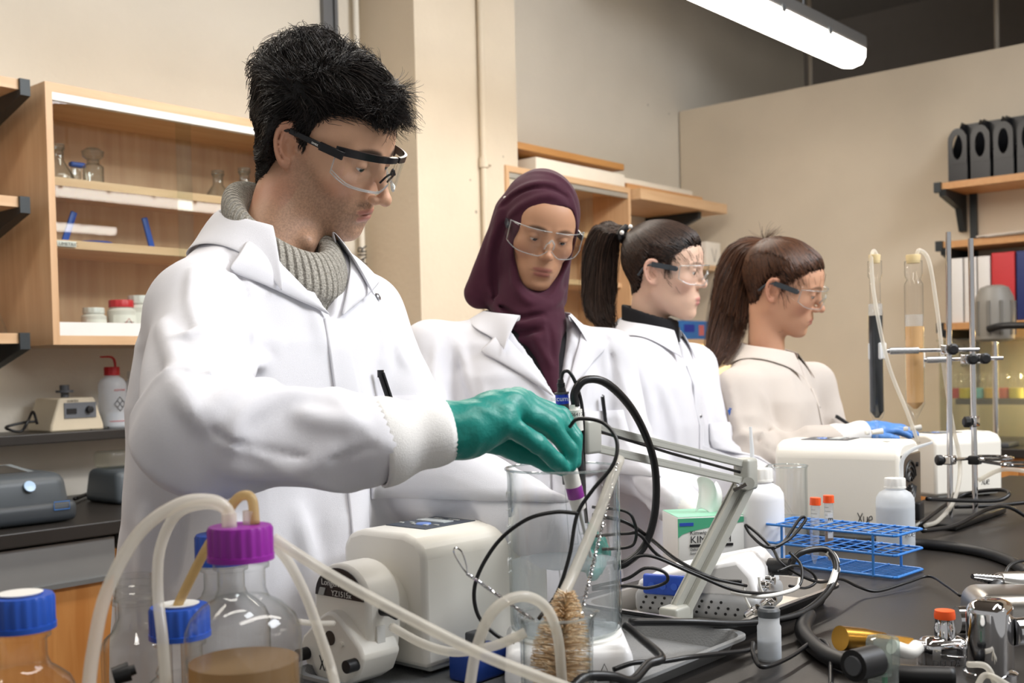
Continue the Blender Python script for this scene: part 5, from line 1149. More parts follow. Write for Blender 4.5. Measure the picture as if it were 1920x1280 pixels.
# ---- peristaltic pump (long side towards the camera side, head towards the left)
def pump(loc, rz, label, head=True, fan=False):
    t = thing('peristaltic_pump', label, 'pump', loc, rz); L, W, H = .232, .145, .158
    b = MB(); prof = [(-W/2, 0), (W/2, 0), (W/2, H*.86), (W/2-.012, H*.96), (W/2-.035, H), (-W/2+.035, H), (-W/2+.012, H*.96), (-W/2, H*.86)]
    b.prism(prof, 0, L, M4((0, 1, 0), (0, 0, 1), (1, 0, 0), (0, 0, 0))); b.build('housing', PWH, t, bevel=.007)
    MB().rbox((L/2+.002, 0, -.001), (L-.02, W-.012, .012), .004).build('base_plate', LGREY, t)
    for x in (.03, L-.03):
        for y in (-1, 1): MB().cyl((x, y*(W/2-.025), -.012), (x, y*(W/2-.025), 0), .008, 12).build('foot', RUB, t)
    s = MB().prism([(-.036, -.045), (.036, -.045), (.036, .045), (-.036, .045)], 0, .0012, M4((0, -1, 0), (1, 0, 0), (0, 0, 1), (.085, 0, H))).build('control_panel', mat('panel_dark', '#3c4450', .3), t, bevel=.0005)
    MB().box((.098, .006, H+.0016), (.018, .05, .001)).build('display', mat('lcd', '#cfd6d6', .2), s, smooth=False)
    MB().lathe([(.010, 0), (.009, .0012), (.0001, .0013)], (.07, -.002, H+.0012), 20).build('dial_pad', mat('pad_blue', '#6f8fd6', .3), s)
    for k in range(6): MB().box((.062+.008*(k % 2),   .03-.011*k, H+.0016), (.004, .007, .001)).build('key', LGREY, s, smooth=False)
    for k, yy in ((0, -.01), (1, .018)): text('lettering', ('BT100', 'RUN')[k], .007, M4((0, -1, 0), (1, 0, 0), (0, 0, 1), (.117, yy, H+.0015)), WHITEP, s)
    MB().lathe([(.011, 0), (.0105, .0006), (.0001, .0007)], (L-.03, -.03, H), 20).build('logo_disc', mat('logo_grey', '#d4d2cc', .3), t)
    M_ = M4((1, 0, 0), (0, 0, 1), (0, -1, 0), (L-.075, -W/2-.0006, .02)); M_[:3, :3] *= .018; stroke('handwriting', XUE, M_, .0007, INK2, t)
    if fan:
        p = MB().rbox((L+.001, 0, H*.47), (.006, W-.02, H*.78), .002).build('rear_panel', mat('panel_brown', '#4a4038', .4), t)
        for k in range(4):
            for q in range(2):
                b = MB(); r = .010+.009*k; b.tube([(L+.005, -.015+r*math.cos(a), H*.55+r*math.sin(a)) for a in np.linspace(.25+q*PI, PI-.25+q*PI, 10)], .0022, 6); b.build('vent_slot', RUB, p)
        for y, z in ((-.04, .11), (.03, .115)): MB().cyl((L+.003, y, z), (L+.008, y, z), .004, 10).build('screw', RUB, p)
        MB().rbox((L+.008, .025, .035), (.014, .035, .03), .003).build('power_inlet', RUB, p)
    if head:
        x0 = -.0; MB().lathe([(.04, 0), (.04, .02), (.036, .022)], (0, -.005, .07), 40, axis=(-1, 0, 0)).build('head_collar', PWH, t)
        hp = []                                      # head outline in (y,z): domed top, flat cheeks, belly
        for a in np.linspace(0, PI, 17): hp.append((-.005+.049*math.cos(a), .088+.042*math.sin(a)))
        hp += [(-.054, .05), (-.048, .022), (.038, .022), (.044, .05)]
        hd = MB(); hd.prism(hp, .02, .072, M4((0, 1, 0), (0, 0, 1), (-1, 0, 0), (0, 0, 0))); h = hd.build('pump_head', PWH, t, bevel=.006)
        lp = [(-.005+.043*math.cos(a), .09+.035*math.sin(a)) for a in np.linspace(0, PI, 17)]; MB().prism(lp, .0724, .0736, M4((0, 1, 0), (0, 0, 1), (-1, 0, 0), (0, 0, 0))).build('badge', mat('badge_black', '#22252c', .3), h)
        Mt = M4((0, -1, 0), (0, 0, 1), (-1, 0, 0), (-.0742, -.005, .106)); text('lettering', 'LongerPump\u00ae', .0105, Mt, WHITEP, h); Mt = Mt.copy(); Mt[:3, 3] = (-.0742, -.01, .0945); text('lettering', 'YZ1515x', .0095, Mt, WHITEP, h)
        MB().prism([(-.006, -.004), (.004, -.004), (.008, .005), (-.002, .005)], 0, .0008, M4((0, -1, 0), (0, 0, 1), (-1, 0, 0), (-.0738, .026, .0945))).build('emblem', LGREY, h)
        # lower cover: house-shaped plate
        lo = [(-.062, .03), (-.05, .006), (-.03, -.006), (.02, -.006), (.04, .006), (.052, .03), (.046, .042), (.012, .07), (.0, .076), (-.01, .076), (-.022, .07), (-.056, .042)]
        pl = MB().prism(lo, .03, .088, M4((0, 1, 0), (0, 0, 1), (-1, 0, 0), (0, 0, 0))).build('roller_cover', PWH, t, bevel=.004)
        MB().lathe([(.0085, 0), (.0085, .001), (.0001, .0011)], (-.088, -.005, .046), 20, axis=(-1, 0, 0)).build('shaft_hole', mat('hole_brown', '#3b322a', .5), pl)
        for y in (-.026, .016): MB().cyl((-.088, y, .042), (-.091, y, .042), .003, 10).build('boss', PWH, pl)
        for y in (-.048, .038): MB().cyl((-.085, y, .022), (-.102, y, .022), .0075, 14).build('thumb_screw', RUB, pl)
        MB().tube([(-.05, -.05, .078), (-.05, -.066, .078), (-.05, -.078, .077)], [.007, .006, .0075], 14).build('release_lever', RUB, t)
        MB().box((-.055, -.0555, .05), (.012, .002, .022)).build('lock_tab', WHITEP, t, smooth=False)
        M_ = M4((0, -1, 0), (0, 0, 1), (-1, 0, 0), (-.0882, .015, .006)); M_[:3, :3] *= .017; stroke('handwriting', XUE, M_, .0007, INK2, pl)
    return t
pa = B_(795, 1254, z1+.014)
pump((pa[0]+.004, pa[1]+.0725, z1+.012), 0., 'ivory peristaltic pump with black badge beside the big beaker')
# second and third pumps, further along the bench
c0 = B_(1470, 1003); c1 = B_(1690, 1018); c2 = B_(1757, 985); ang = math.atan2((c1-c0)[1], (c1-c0)[0])

# ---- big beaker on the stirrer
bf = B_(1067, 1192, .985); bc_ = A(bf[0], bf[1], 0)+VD*.0665; bx, by = bc_[0], bc_[1]
st_ = thing('magnetic_stirrer', 'white magnetic stirrer base under the big beaker', 'stirrer', (bx, by, z1), math.atan2(VR[1], VR[0]))
MB().rbox((0, 0, .024), (.15, .15, .046), .012, 4, top=(.95, .95)).build('housing', PWH2, st_); MB().lathe([(.066, 0), (.066, .004), (.064, .005)], (0, 0, .046), 40).build('top_plate', WHITEP, st_)
w_ = MB().tube([(.03, -.0765, .012), (.047, -.0765, .012), (.0385, -.0765, .031), (.03, -.0765, .012)], .0008, 5).build('warning_sign', INK2, st_); text('lettering', '!', .013, M4((1, 0, 0), (0, 0, 1), (0, -1, 0), (.0385, -.0764, .018)), INK2, w_)
text('lettering', '12V', .006, M4((1, 0, 0), (0, 0, 1), (0, -1, 0), (.022, -.0764, .01)), INK2, st_)
pk = MB().cyl((.05, -.074, .01), (.05, -.1, .008), .006, 12).cyl((.05, -.1, .008), (.052, -.115, .006), .0045, 12).build('power_plug', RUB, st_)
beaker((bx, by, z1+.0515), .0665, .195, 'big two-litre glass beaker of water on the stirrer', .083, WATER, [(.165, '1800'), (.145, ''), (.125, '1400'), (.105, ''), (.085, '1000'), (.07, '')], spout=-.35)
# electrode held by the glove
def electrode(name, label, top, bot, parts):
    """parts: list of (t0,t1,r0,r1,part name, material) along the axis"""
    top = A(*top); bot = A(*bot); t = thing(name, label, 'electrode', top); d = bot-top
    for t0, t1, r0, r1, nm, m in parts: MB().tube([d*t0, d*t1], [r0, r1], 16).build(nm, m, t)
    return t, d
et = P(1066, 872, 1.285); eb = P(1112, 1062, 1.315)
electrode('ph_electrode', 'white-capped electrode with purple band held by the teal glove', et, eb, [(0, .12, .0095, .0095, 'cap', WHITEP), (.12, .2, .0095, .0095, 'cap', WHITEP), (.2, .31, .0098, .0098, 'purple_band', PURP), (.31, .42, .0095, .0085, 'cap', WHITEP), (.42, .96, .0062, .0062, 'glass_stem', GL), (.42, .9, .0022, .0022, 'inner_rod', LGREY), (.93, 1.0, .0062, .003, 'bulb', GL)])
e2t = P(1053, 735, 1.345); e2b = P(1076, 1020, 1.36)
electrode('ph_electrode', 'grey electrode with blue band standing behind the teal glove', e2t, e2b, [(-.085, -.06, .0035, .004, 'strain_relief', RUB), (-.06, -.035, .005, .005, 'strain_relief', RUB), (-.035, 0, .0045, .006, 'strain_relief', RUB), (0, .012, .009, .009, 'collar', DGREY), (.012, .075, .0082, .0082, 'blue_band', mat('electrode_blue', '#2745c8', .35)), (.075, .6, .008, .008, 'shaft', DGREY), (.6, 1., .006, .006, 'glass_stem', GL)])
text('lettering', 'accumet', .0085, M4(VR, (0, 0, 1), -VD, e2t-VD*.0092+A(0, 0, -.008)), WHITEP, bpy.data.objects[COL.objects[-1].name].parent).location = [-q for q in e2t]
e3t = P(1076, 758, 1.335); e3b = P(1094, 1000, 1.35)
electrode('ph_electrode', 'white electrode with thick black cable beside the blue-banded one', e3t, e3b, [(0, .04, .005, .006, 'neck', WHITEP), (.04, .2, .0095, .0095, 'cap', WHITEP), (.2, .62, .0075, .0075, 'shaft', mat('shaft_black', '#26282c', .3)), (.62, 1., .006, .006, 'glass_stem', GL)])
text('lettering', '1306417', .006, M4(VR, (0, 0, 1), -VD, e3t-VD*.0104+A(0, 0, -.012)), INK2, bpy.data.objects[COL.objects[-1].name].parent).location = [-q for q in e3t]
# ---- electrode arm
AG = mat('arm_grey', '#b4b5ae', .4, .1)
eo = P(1398, 888, 1.6); bs = B_(1268, 1160, z1+.012); en = P(1098, 818, 1.36); arm = thing('electrode_arm', 'grey two-joint electrode arm reaching over the beaker', 'arm', (bs[0], bs[1], z1))
o_ = A(bs[0], bs[1], z1)
def rail(a, b, off, nm, w=.011, h=.008):
    a = A(*a)+off-o_; b = A(*b)+off-o_; q = MB(); blk(q, a, b, w, h); x = MB()
    d = (b-a)/np.linalg.norm(b-a); s = np.cross(d, A(0, 0, 1)); s /= np.linalg.norm(s); u = np.cross(s, d)
    for k in (-1, 1): blk(q, a+s*k*w*.42+u*h*.5, b+s*k*w*.42+u*h*.5, .002, h*.5)
    q.build(nm, AG, arm, smooth=False, bevel=.0006)
for k in (-1, 1):
    rail(eo, en, A(0, 0, .0125*k), 'upper_rail'); rail(bs+A(0, 0, .0), eo-A(0, 0, .012), VR*.009*k, 'lower_rail', .012, .009)
MB().rbox(eo-o_+A(0, 0, .0), (.03, .026, .046), .005).build('elbow_block', AG, arm); MB().cyl(eo-o_-VD*.018-A(0, 0, .012), eo-o_+VD*.02-A(0, 0, .012), .009, 16).build('elbow_pin', AG, arm)
MB().cyl(eo-o_-VD*.03-VR*.012-A(0, 0, .014), eo-o_-VD*.012-VR*.012-A(0, 0, .014), .0045, 10).cyl(eo-o_-VD*.03-VR*.024-A(0, 0, .02), eo-o_-VD*.03-VR*.006-A(0, 0, .012), .003, 8).build('thumb_screw', CHROME, arm)
MB().rbox(bs-o_+A(0, 0, .008), (.045, .03, .022), .004).build('foot_bracket', AG, arm); MB().rbox(bs-o_+A(.0, 0, -.008), (.09, .07, .008), .003).build('foot_plate', STEEL, arm)
hb2 = MB(); hb2.rbox(en-o_+A(0, 0, .0), (.03, .03, .042), .004); hb2.build('holder_block', AG, arm); MB().rbox(en-o_-VR*.018, (.034, .03, .012), .003).build('electrode_clip', AG, arm)
MB().tube([en-o_-VD*.012+A(0, 0, .012), (eo*.5+en*.5)-o_+A(0, 0, .004), eo-o_], .002, 8).build('inner_spring', RUBG, arm)
# ---- pH meter
a_ = B_(1188, 1152, z1); b_ = B_(1372, 1168, z1); c_ = B_(1452, 1098, z1)
ux = (b_-a_); Lx = np.linalg.norm(ux); ux /= Lx; uy = A(-ux[1], ux[0], 0); Wm = .155
pm = thing('ph_meter', 'white pH meter with blue keypad and rear cable sockets', 'meter', (*a_[:2], z1), math.atan2(ux[1], ux[0])); Lx = .185
MB().rbox((Lx/2, Wm/2, .02), (Lx, Wm, .038), .012, 4, top=(1.0, 1.0)).build('lower_case', mat('case_grey', '#a7a9ac', .4), pm)
wd = MB(); wd.prism([(0.004, .034), (Lx-.004, .034), (Lx-.01, .066), (Lx-.03, .088), (Lx*.55, .075), (.004, .05)], .006, Wm-.006, M4((1, 0, 0), (0, 0, 1), (0, -1, 0), (0, Wm, 0))); wd.build('upper_case', PWH2, pm, bevel=.006)
kp = MB().rbox((.058, .002, .047), (.085, .01, .03), .0045).build('keypad', mat('keypad_blue', '#2a55c4', .35), pm)
for k in range(4): MB().cyl((.03+.017*k, -.003, .046), (.03+.017*k, -.0045, .046), .005, 14).build('key', mat('key_blue', '#3c68d8', .35), kp)
for i in range(12):
    for j in range(3):
        if i < 9 or j < 2: MB().cyl((.012+.014*i+.004*j, .0016, .012+.008*j), (.012+.014*i+.004*j, -.0006, .012+.008*j), .0021, 8).build('vent_hole', RUB, pm)
for yy, zz in ((.03, .05), (.06, .052)): MB().lathe([(.007, 0), (.007, .008), (.0055, .009), (.0055, .013)], (Lx-.004, yy, zz), 16, axis=(1, 0, 0)).build('bnc_socket', CHROME, pm)
MB().cyl((Lx-.01, .105, .064), (Lx+.022, .1, .066), .0125, 18).build('round_plug', RUB, pm)
stroke('handwriting', XUE, M4(A(0, .016, 0), A(0, 0, .016), (1, 0, 0), (Lx-.001, .07, .045)), .0006, INK2, pm)
lab_ = MB().box((0, 0, 0), (.022, .0006, .016)).build('barcode_label', WHITEP, pm, smooth=False); lab_.location = (Lx+.004, .02, .012); lab_.rotation_euler = (0, .3, 1.2)
for k in range(9): MB().box((-.0088+.0022*k, -.0006, .0), (.0006+.0006*(k % 3 == 0), .0006, .010)).build('bar', INK2, lab_, smooth=False)
def W_(p): return np.array(Matrix.Rotation(pm.rotation_euler[2], 4, 'Z')@Vector(p))+A(*pm.location)
for k, (px, py, dd) in enumerate(((1412, 1148, 1.5), (1440, 1128, 1.53))):
    p = P(px, py, dd); t = thing('bnc_connector', ['shiny metal cable cap hanging below the pH meter', 'shiny metal cable cap beside the barcode label'][k], 'connector', p); MB().lathe([(.0075, -.009), (.008, -.006), (.008, .004), (.0068, .005), (.0068, .011), (.0045, .011), (.0045, .004)], (0, 0, 0), 20, axis=tuple(VR*.6-VD*.5+A(0, 0, .6))).build('shell', CHROME, t); MB().tube([(0, 0, 0), A(0, 0, .02)-VR*.01, A(0, 0, .035)-VR*.012], .002, 6, sm=3).build('strap', WHITEP, t)
# ---- cables
pl0 = W_((Lx+.02, .1, .066))
line('probe_cable', 'thick black probe cable with white tags looping past the vial', 'cable', [pl0, P(1500, 1036, 1.62), P(1548, 1030, 1.64), P(1568, 1060, 1.62), P(1555, 1105, 1.58), P(1500, 1150, 1.5), P(1400, 1168, 1.43), P(1290, 1166, 1.38), P(1180, 1166, 1.36)], .005, RUBG)
setp(MB().tube([P(1552, 1033, 1.64), P(1563, 1043, 1.637), P(1568, 1056, 1.63)], .0056, 10, sm=4).build('cable_tag', WHITEP), 'upper white sleeve on the thick probe cable', 'cable tag'); setp(MB().tube([P(1569, 1066, 1.618), P(1563, 1085, 1.60), P(1557, 1100, 1.588)], .0056, 10, sm=4).build('cable_tag', WHITEP), 'lower white sleeve on the thick probe cable', 'cable tag')
for pts, r, lab in [
    ([P(1079, 762, 1.335), P(1078, 735, 1.335), P(1098, 712, 1.34), P(1140, 720, 1.36), P(1190, 775, 1.4), P(1225, 860, 1.43), P(1229, 950, 1.44), P(1210, 1020, 1.44), P(1175, 1055, 1.43), P(1150, 1062, 1.43)], .0052, 'thick black cable arching high over the beaker'),
    ([P(1052, 712, 1.345), P(1056, 698, 1.345), P(1068, 698, 1.34), P(1082, 725, 1.34), P(1092, 770, 1.34), P(1094, 850, 1.345), P(1096, 930, 1.35), P(1100, 980, 1.35)], .0022, 'thin black lead dropping from the blue-banded electrode'),
    ([P(1068, 800, 1.22), P(1085, 785, 1.21), P(1130, 792, 1.21), P(1156, 825, 1.2), P(1150, 870, 1.19), P(1110, 920, 1.19), P(1082, 965, 1.19), P(1068, 1040, 1.18), P(1045, 1110, 1.17), P(1010, 1160, 1.15)], .0022, 'thin black lead crossing in front of the beaker'),
    ([P(1084, 962, 1.19), P(1040, 960, 1.19), P(985, 975, 1.19), P(930, 1020, 1.2), P(892, 1090, 1.2), P(895, 1150, 1.2), P(930, 1190, 1.2), P(965, 1204, 1.2)], .0022, 'thin black lead bowing across the pump side'),
    ([P(1110, 950, 1.43), P(1172, 958, 1.42), P(1190, 980, 1.42), P(1192, 1010, 1.43), P(1176, 1026, 1.43), P(1110, 1030, 1.44)], .002, 'small black cable loop right of the beaker'),
    ([P(1110, 965, 1.43), P(1172, 978, 1.43), P(1220, 1010, 1.45), P(1270, 1050, 1.5), P(1340, 1085, 1.52), P(1390, 1090, 1.5)], .0026, 'black lead running from the beaker to the white sensor plugs'),
    ([P(1110, 1005, 1.43), P(1174, 1000, 1.43), P(1200, 1003, 1.43), P(1240, 1045, 1.45), P(1330, 1082, 1.48), P(1400, 1098, 1.5)], .0022, 'black lead crossing the blue keypad'),
    ([P(1110, 1060, 1.43), P(1174, 1050, 1.43), P(1220, 1042, 1.43), P(1300, 1075, 1.44), P(1385, 1108, 1.45), P(1470, 1110, 1.52), P(1500, 1095, 1.54), P(1502, 1060, 1.56), P(1480, 1035, 1.57)], .0022, 'black lead sagging in front of the pH meter'),
    ([P(1110, 1100, 1.43), P(1174, 1085, 1.42), P(1210, 1065, 1.42), P(1245, 1072, 1.42), P(1250, 1090, 1.42), P(1215, 1102, 1.42), P(1176, 1098, 1.42), P(1110, 1105, 1.43)], .0022, 'lowest black cable loop beside the beaker'),
    ([P(1450, 1030, 1.62), P(1420, 1000, 1.64), P(1398, 984, 1.65), P(1410, 1005, 1.64), P(1440, 1026, 1.62), P(1480, 1010, 1.64), P(1510, 975, 1.66), P(1500, 972, 1.66), P(1470, 1015, 1.64), P(1450, 1028, 1.62)], .0023, 'black cord bundled in two loops above the pH meter'),
    ([P(1450, 1030, 1.62), P(1470, 1060, 1.6), P(1530, 1090, 1.62), P(1575, 1085, 1.68), P(1610, 1100, 1.72), P(1645, 1108, 1.73), P(1700, 1092, 1.77), P(1742, 1080, 1.8), P(1775, 1098, 1.72), P(1800, 1116, 1.66)], .0024, 'thin black cord trailing along the bench below the blue rack'),
    ([P(1460, 1070, 1.58), P(1490, 1060, 1.6), P(1520, 1072, 1.62), P(1530, 1090, 1.62), P(1510, 1102, 1.6), P(1480, 1098, 1.58)], .0021, 'black cord curl lying in the metal tray'),
    ([P(1372, 1110, 1.47), P(1430, 1118, 1.48), P(1490, 1104, 1.53), P(1500, 1085, 1.55)], .003, 'white-sleeved sensor lead below the round plug')]:
    setp(MB().tube(pts, r, 8, sm=8).build('sensor_lead', WHITEP if 'white-sleeved' in lab else RUBG, auto=0), lab, 'cable', 'black leads round the pH meter')
line('power_cord', 'heavy black cord lying round the stirrer front', 'cable', [W for W in (P(1150, 1255, 1.19), P(1190, 1242, 1.2), P(1240, 1240, 1.22), P(1290, 1232, 1.24), P(1340, 1226, 1.28), P(1405, 1218, 1.33), P(1412, 1205, 1.34), P(1412, 1225, 1.32), P(1430, 1250, 1.28), P(1480, 1232, 1.33), P(1530, 1200, 1.4), P(1555, 1215, 1.36), P(1558, 1290, 1.25))], .0028, RUBG)
line('power_cord', 'thick black cord bent at the bottom of the picture', 'cable', [P(1070, 1290, 1.08), P(1100, 1268, 1.1), P(1150, 1268, 1.12), P(1185, 1275, 1.14), P(1215, 1245, 1.18), P(1240, 1232, 1.2), P(1200, 1195, 1.24), P(1172, 1172, 1.26)], .005, RUBG)
line('rubber_hose', 'thick black rubber hose curving beside the metal tray', 'hose', [B_(1515, 1152, BZ+.02), B_(1506, 1185, BZ+.012), B_(1545, 1225, BZ+.012), B_(1620, 1252, BZ+.012), B_(1700, 1264, BZ+.012), B_(1790, 1268, BZ+.012)], .011, RUB, 14)
line('rubber_hose', 'black rubber hose lying behind the wash bottle on the right', 'hose', [B_(1530, 1015, BZ+.01), B_(1640, 1018, BZ+.01), B_(1740, 1020, BZ+.01), B_(1830, 1032, BZ+.01), B_(1890, 1050, BZ+.01), B_(1930, 1075, BZ+.01)], .01, RUB, 14)
# ---- small beaker with brush
sb_ = P(1042, 1150, 1.1); sbz = z1
beaker((sb_[0], sb_[1], sbz), .036, sb_[2]-sbz, 'small glass beaker holding the bottle brush', 0, None, [(.05, '100'), (.07, '')], spout=-.45)
bt = P(1062, 1112, 1.13); bb_ = A(sb_[0]-.004, sb_[1], sbz+.012); br = thing('bottle_brush', 'tan bristled bottle brush with twisted wire standing in the small beaker', 'brush', bb_)
ax_ = bt-bb_; r_ = np.random.default_rng(2); n = 1500; tt_ = r_.random(n); d_, u_, v_ = frame_of(ax_); an = r_.uniform(0, 2*PI, n); rad = (u_[None]*np.cos(an)[:, None]+v_[None]*np.sin(an)[:, None]); st0 = ax_[None]*tt_[:, None]; Lb = (.027*np.sin(PI*np.clip(tt_*.8+.14, 0, 1))+.004)[:, None]
pa_ = np.stack([st0, st0+rad*Lb*.5+d_*.002, st0+rad*Lb+d_*.005*r_.random(n)[:, None]], 1); strands('bristles', pa_, .0006, .0004, hairmat('bristle', '#cfa877', '#f6e8cc', .6), br)['kind'] = 'stuff'
tw = lambda a, b, r, k: [[a+(b-a)*t+r*(math.cos(k*t*2*PI+p)*frame_of(b-a)[1]+math.sin(k*t*2*PI+p)*frame_of(b-a)[2]) for t in np.linspace(0, 1, int(k*8))] for p in (0, PI)]
for q in tw(A(0, 0, 0), P(1157, 868, 1.235)-bb_, .0014, 34): MB().tube(q, .0009, 5).build('twisted_wire', CHROME, br)
line('clear_hose', 'milky tube leaning from the beaker lip down to the brush', 'tube', [P(1162, 858, 1.245), P(1120, 970, 1.2), P(1075, 1075, 1.16), P(1050, 1128, 1.125)], .006, SIL)
wl_ = P(866, 1050, 1.12); tw_ = thing('wire_handle', 'twisted wire handle with a loop leaning out of the small beaker', 'wire', wl_)
for q in tw(P(876, 1075, 1.12)-wl_, P(1005, 1165, 1.09)-wl_, .0011, 22): MB().tube(q, .0008, 5).build('twisted_wire', CHROME, tw_)
MB().tube([P(876, 1075, 1.12)-wl_, P(866, 1062, 1.12)-wl_, P(852, 1038, 1.12)-wl_, P(853, 1027, 1.12)-wl_, P(865, 1033, 1.12)-wl_, P(874, 1056, 1.12)-wl_, P(876, 1075, 1.12)-wl_], .0008, 5, sm=4).build('wire_loop', CHROME, tw_)
# ---- blue box beside the pump
q = B_(925, 1272, z1); bq = thing('blue_box', 'small dark blue box with handwriting in front of the pump', 'box', (q[0], q[1]+.02, z1)); MB().rbox((0, 0, .017), (.07, .04, .034), .004).build('case', mat('box_navy', '#1f3f8f', .4), bq); M_ = M4((.012, 0, 0), (0, 0, .012), (0, -1, 0), (.012, -.0204, .012)); stroke('handwriting', XUE, M_, .0006, INK2, bq)
MB().rbox((-.008, 0, .045), (.02, .018, .02), .003).build('knob', DGREY, bq)
# ---- white tub at the bottom edge
q = PZ(925, 1335, 1.05); tb = thing('white_tub', 'white plastic tub rim at the bottom edge of the picture', 'tub', (q[0], q[1], BZ), math.atan2(VR[1], VR[0])); n = 40; V = []
for (r1, r2), z in zip(((.085, .05), (.1, .062), (.104, .066), (.104, .066), (.098, .06), (.084, .05)), (0, .118, .122, .128, .13, .01)):
    for k in range(n): a = 2*PI*k/n; V.append((r1*np.sign(math.cos(a))*abs(math.cos(a))**.6, r2*np.sign(math.sin(a))*abs(math.sin(a))**.6, z))
MB().put(V, [(i*n+k, i*n+(k+1) % n, (i+1)*n+(k+1) % n, (i+1)*n+k) for i in range(5) for k in range(n)]+[tuple(range(n-1, -1, -1)), tuple(5*n+k for k in range(n))]).build('tub_wall', PWH2, tb)
# ---- media bottles and tubing on the left
p = P(450, 985, .97); bottle((p[0], p[1], BZ), .0505, p[2]-BZ-.008, 'purple-capped glass bottle of brown broth in front', PURP, .118, BROTH, ports=2)
p = P(38, 1115, .97); bottle((p[0], p[1], BZ), .043, p[2]-BZ-.008, 'blue-capped glass bottle cut by the left picture edge', BLUEC, .05, WATER, ring=True)
p = P(252, 1078, 1.16); bottle((p[0], p[1], BZ), .036, p[2]-BZ, 'open glass bottle without a cap beside the purple-capped one', None, .02, BROTH)
p = P(418, 1000, 1.13); bottle((p[0], p[1]-.0, BZ), .045, p[2]-BZ-.008, 'blue-capped glass bottle hidden behind the purple cap', BLUEC, .06, WATER)
p = P(336, 1135, 1.06); bottle((p[0], p[1], BZ), .032, p[2]-BZ-.008, 'short glass bottle with a blue ring cap between the tall bottles', BLUEC, .03, BROTH, ring=True)
p = P(60, 1090, .93)
for lab, m, r, pts in [
    ('wide milky tube arching left from the purple cap', SIL, .0056, [P(432, 985, .965), P(425, 955, .965), P(395, 938, .96), P(335, 945, .95), P(260, 1000, .94), P(200, 1110, .93), P(175, 1220, .92), P(165, 1300, .91)]),
    ('milky tube hanging straight down behind the wide arch', SIL, .0052, [P(432, 985, .985), P(420, 952, 1.0), P(380, 945, 1.01), P(330, 965, 1.02), P(300, 1030, 1.02), P(296, 1110, 1.02), P(305, 1200, 1.0), P(312, 1300, .98)]),
    ('short stained tube bent between the ports of the purple cap', SILB, .0045, [P(425, 985, .98), P(432, 952, .985), P(452, 930, .985), P(472, 935, .98), P(478, 982, .975)]),
    ('stained tube slanting down to the ring-capped bottle', SILB, .0046, [P(398, 1010, 1.03), P(375, 1050, 1.04), P(340, 1120, 1.05), P(322, 1160, 1.06)]),
    ('long milky tube slanting from the bottle down across the pump', SIL, .0052, [P(512, 1008, 1.0), P(560, 1040, 1.0), P(650, 1095, .99), P(780, 1165, .98), P(900, 1225, .97), P(1000, 1265, .96), P(1090, 1300, .95)]),
    ('milky tube falling beside the pump head', SIL, .0048, [P(515, 1020, 1.01), P(545, 1060, 1.02), P(575, 1120, 1.02), P(600, 1190, 1.02), P(620, 1250, 1.02), P(632, 1300, 1.0)]),
    ('clear tube running from under the pump head to the small beaker', SIL, .0048, [P(735, 1175, 1.2), P(790, 1205, 1.16), P(850, 1222, 1.12), P(920, 1212, 1.08), P(965, 1195, 1.05), P(985, 1185, 1.05)]),
    ('clear tube standing in an arch left of the small beaker', SIL, .0052, [P(880, 1290, 1.02), P(895, 1210, 1.02), P(925, 1145, 1.02), P(975, 1118, 1.03), P(1020, 1135, 1.05), P(1045, 1190, 1.07), P(1055, 1290, 1.08)]),
    ('thin clear tube lying left of the pump head', SIL, .0028, [P(560, 1165, 1.08), P(590, 1168, 1.1), P(625, 1168, 1.14)])]:
    setp(MB().tube(pts, r, 12, sm=8).build('silicone_tube', m, auto=0), lab, 'tube', 'silicone tubes')
p = P(212, 1268, 1.0); t = thing('rubber_stopper', 'small black stopper lying between the bottles at lower left', 'stopper', p); MB().lathe([(.008, 0), (.009, .014), (.0085, .015)], (0, 0, 0), 16, axis=(.8, -.4, .2)).build('plug', RUB, t); MB().lathe([(.005, .015), (.0045, .02)], (0, 0, 0), 16, axis=(.8, -.4, .2)).build('tip', RUB, t)
# ---- tissue box, wash bottles, far beaker
q = B_(1318, 1050); kb = thing('tissue_box', 'green and white tissue wipes box behind the electrode arm', 'tissue box', (q[0], q[1], BZ), math.atan2(VR[1], VR[0])+.12)
MB().rbox((0, 0, .045), (.125, .11, .09), .002).build('carton', mat('carton_white2', '#f0f1ee', .55), kb)
n = 16; V = [(-.0625, -.0556, .0)]; 
b = MB(); pts = [(-.0622, .03)]+[(-.0622+.1244*k/n, .052+.026*(k/n)**.5*1.0) for k in range(n+1)]+[(.0622, .088), (-.0622, .088)]
b.prism([(x, z) for x, z in pts], 0, .0006, M4((1, 0, 0), (0, 0, 1), (0, -1, 0), (0, -.0552, 0))); b.build('green_band', mat('kim_green', '#4fae86', .5), kb, smooth=False)
b = MB(); b.box((0, 0, .0903), (.124, .109, .0006)); b.build('green_top', mat('kim_green2', '#8fcbae', .5), kb, smooth=False)
MB().box((-.046, -.0562, .077), (.026, .0006, .006)).build('blue_tag', mat('tag_blue', '#2c4fb4', .5), kb, smooth=False)
Mk = lambda x, z: M4((1, 0, 0), (0, 0, 1), (0, -1, 0), (x, -.0562, z))
text('lettering', 'Kimwipes', .0105, Mk(-.04, .061), INK2, kb, align='LEFT'); text('lettering', 'KIMTECH', .0185, Mk(-.04, .048), INK2, kb, align='LEFT'); MB().box((-.0, -.0562, .0375), (.082, .0006, .005)).build('black_bar', INK2, kb, smooth=False); text('lettering', 'SCIENCE', .004, M4((1, 0, 0), (0, 0, 1), (0, -1, 0), (.015, -.0568, .0375)), WHITEP, kb); text('lettering', 'Delicate Task Wipers', .006, Mk(-.04, .0305), INK2, kb, align='LEFT'); text('lettering', 'Essuie-tout delicats', .005, Mk(-.04, .0235), INK2, kb, align='LEFT')
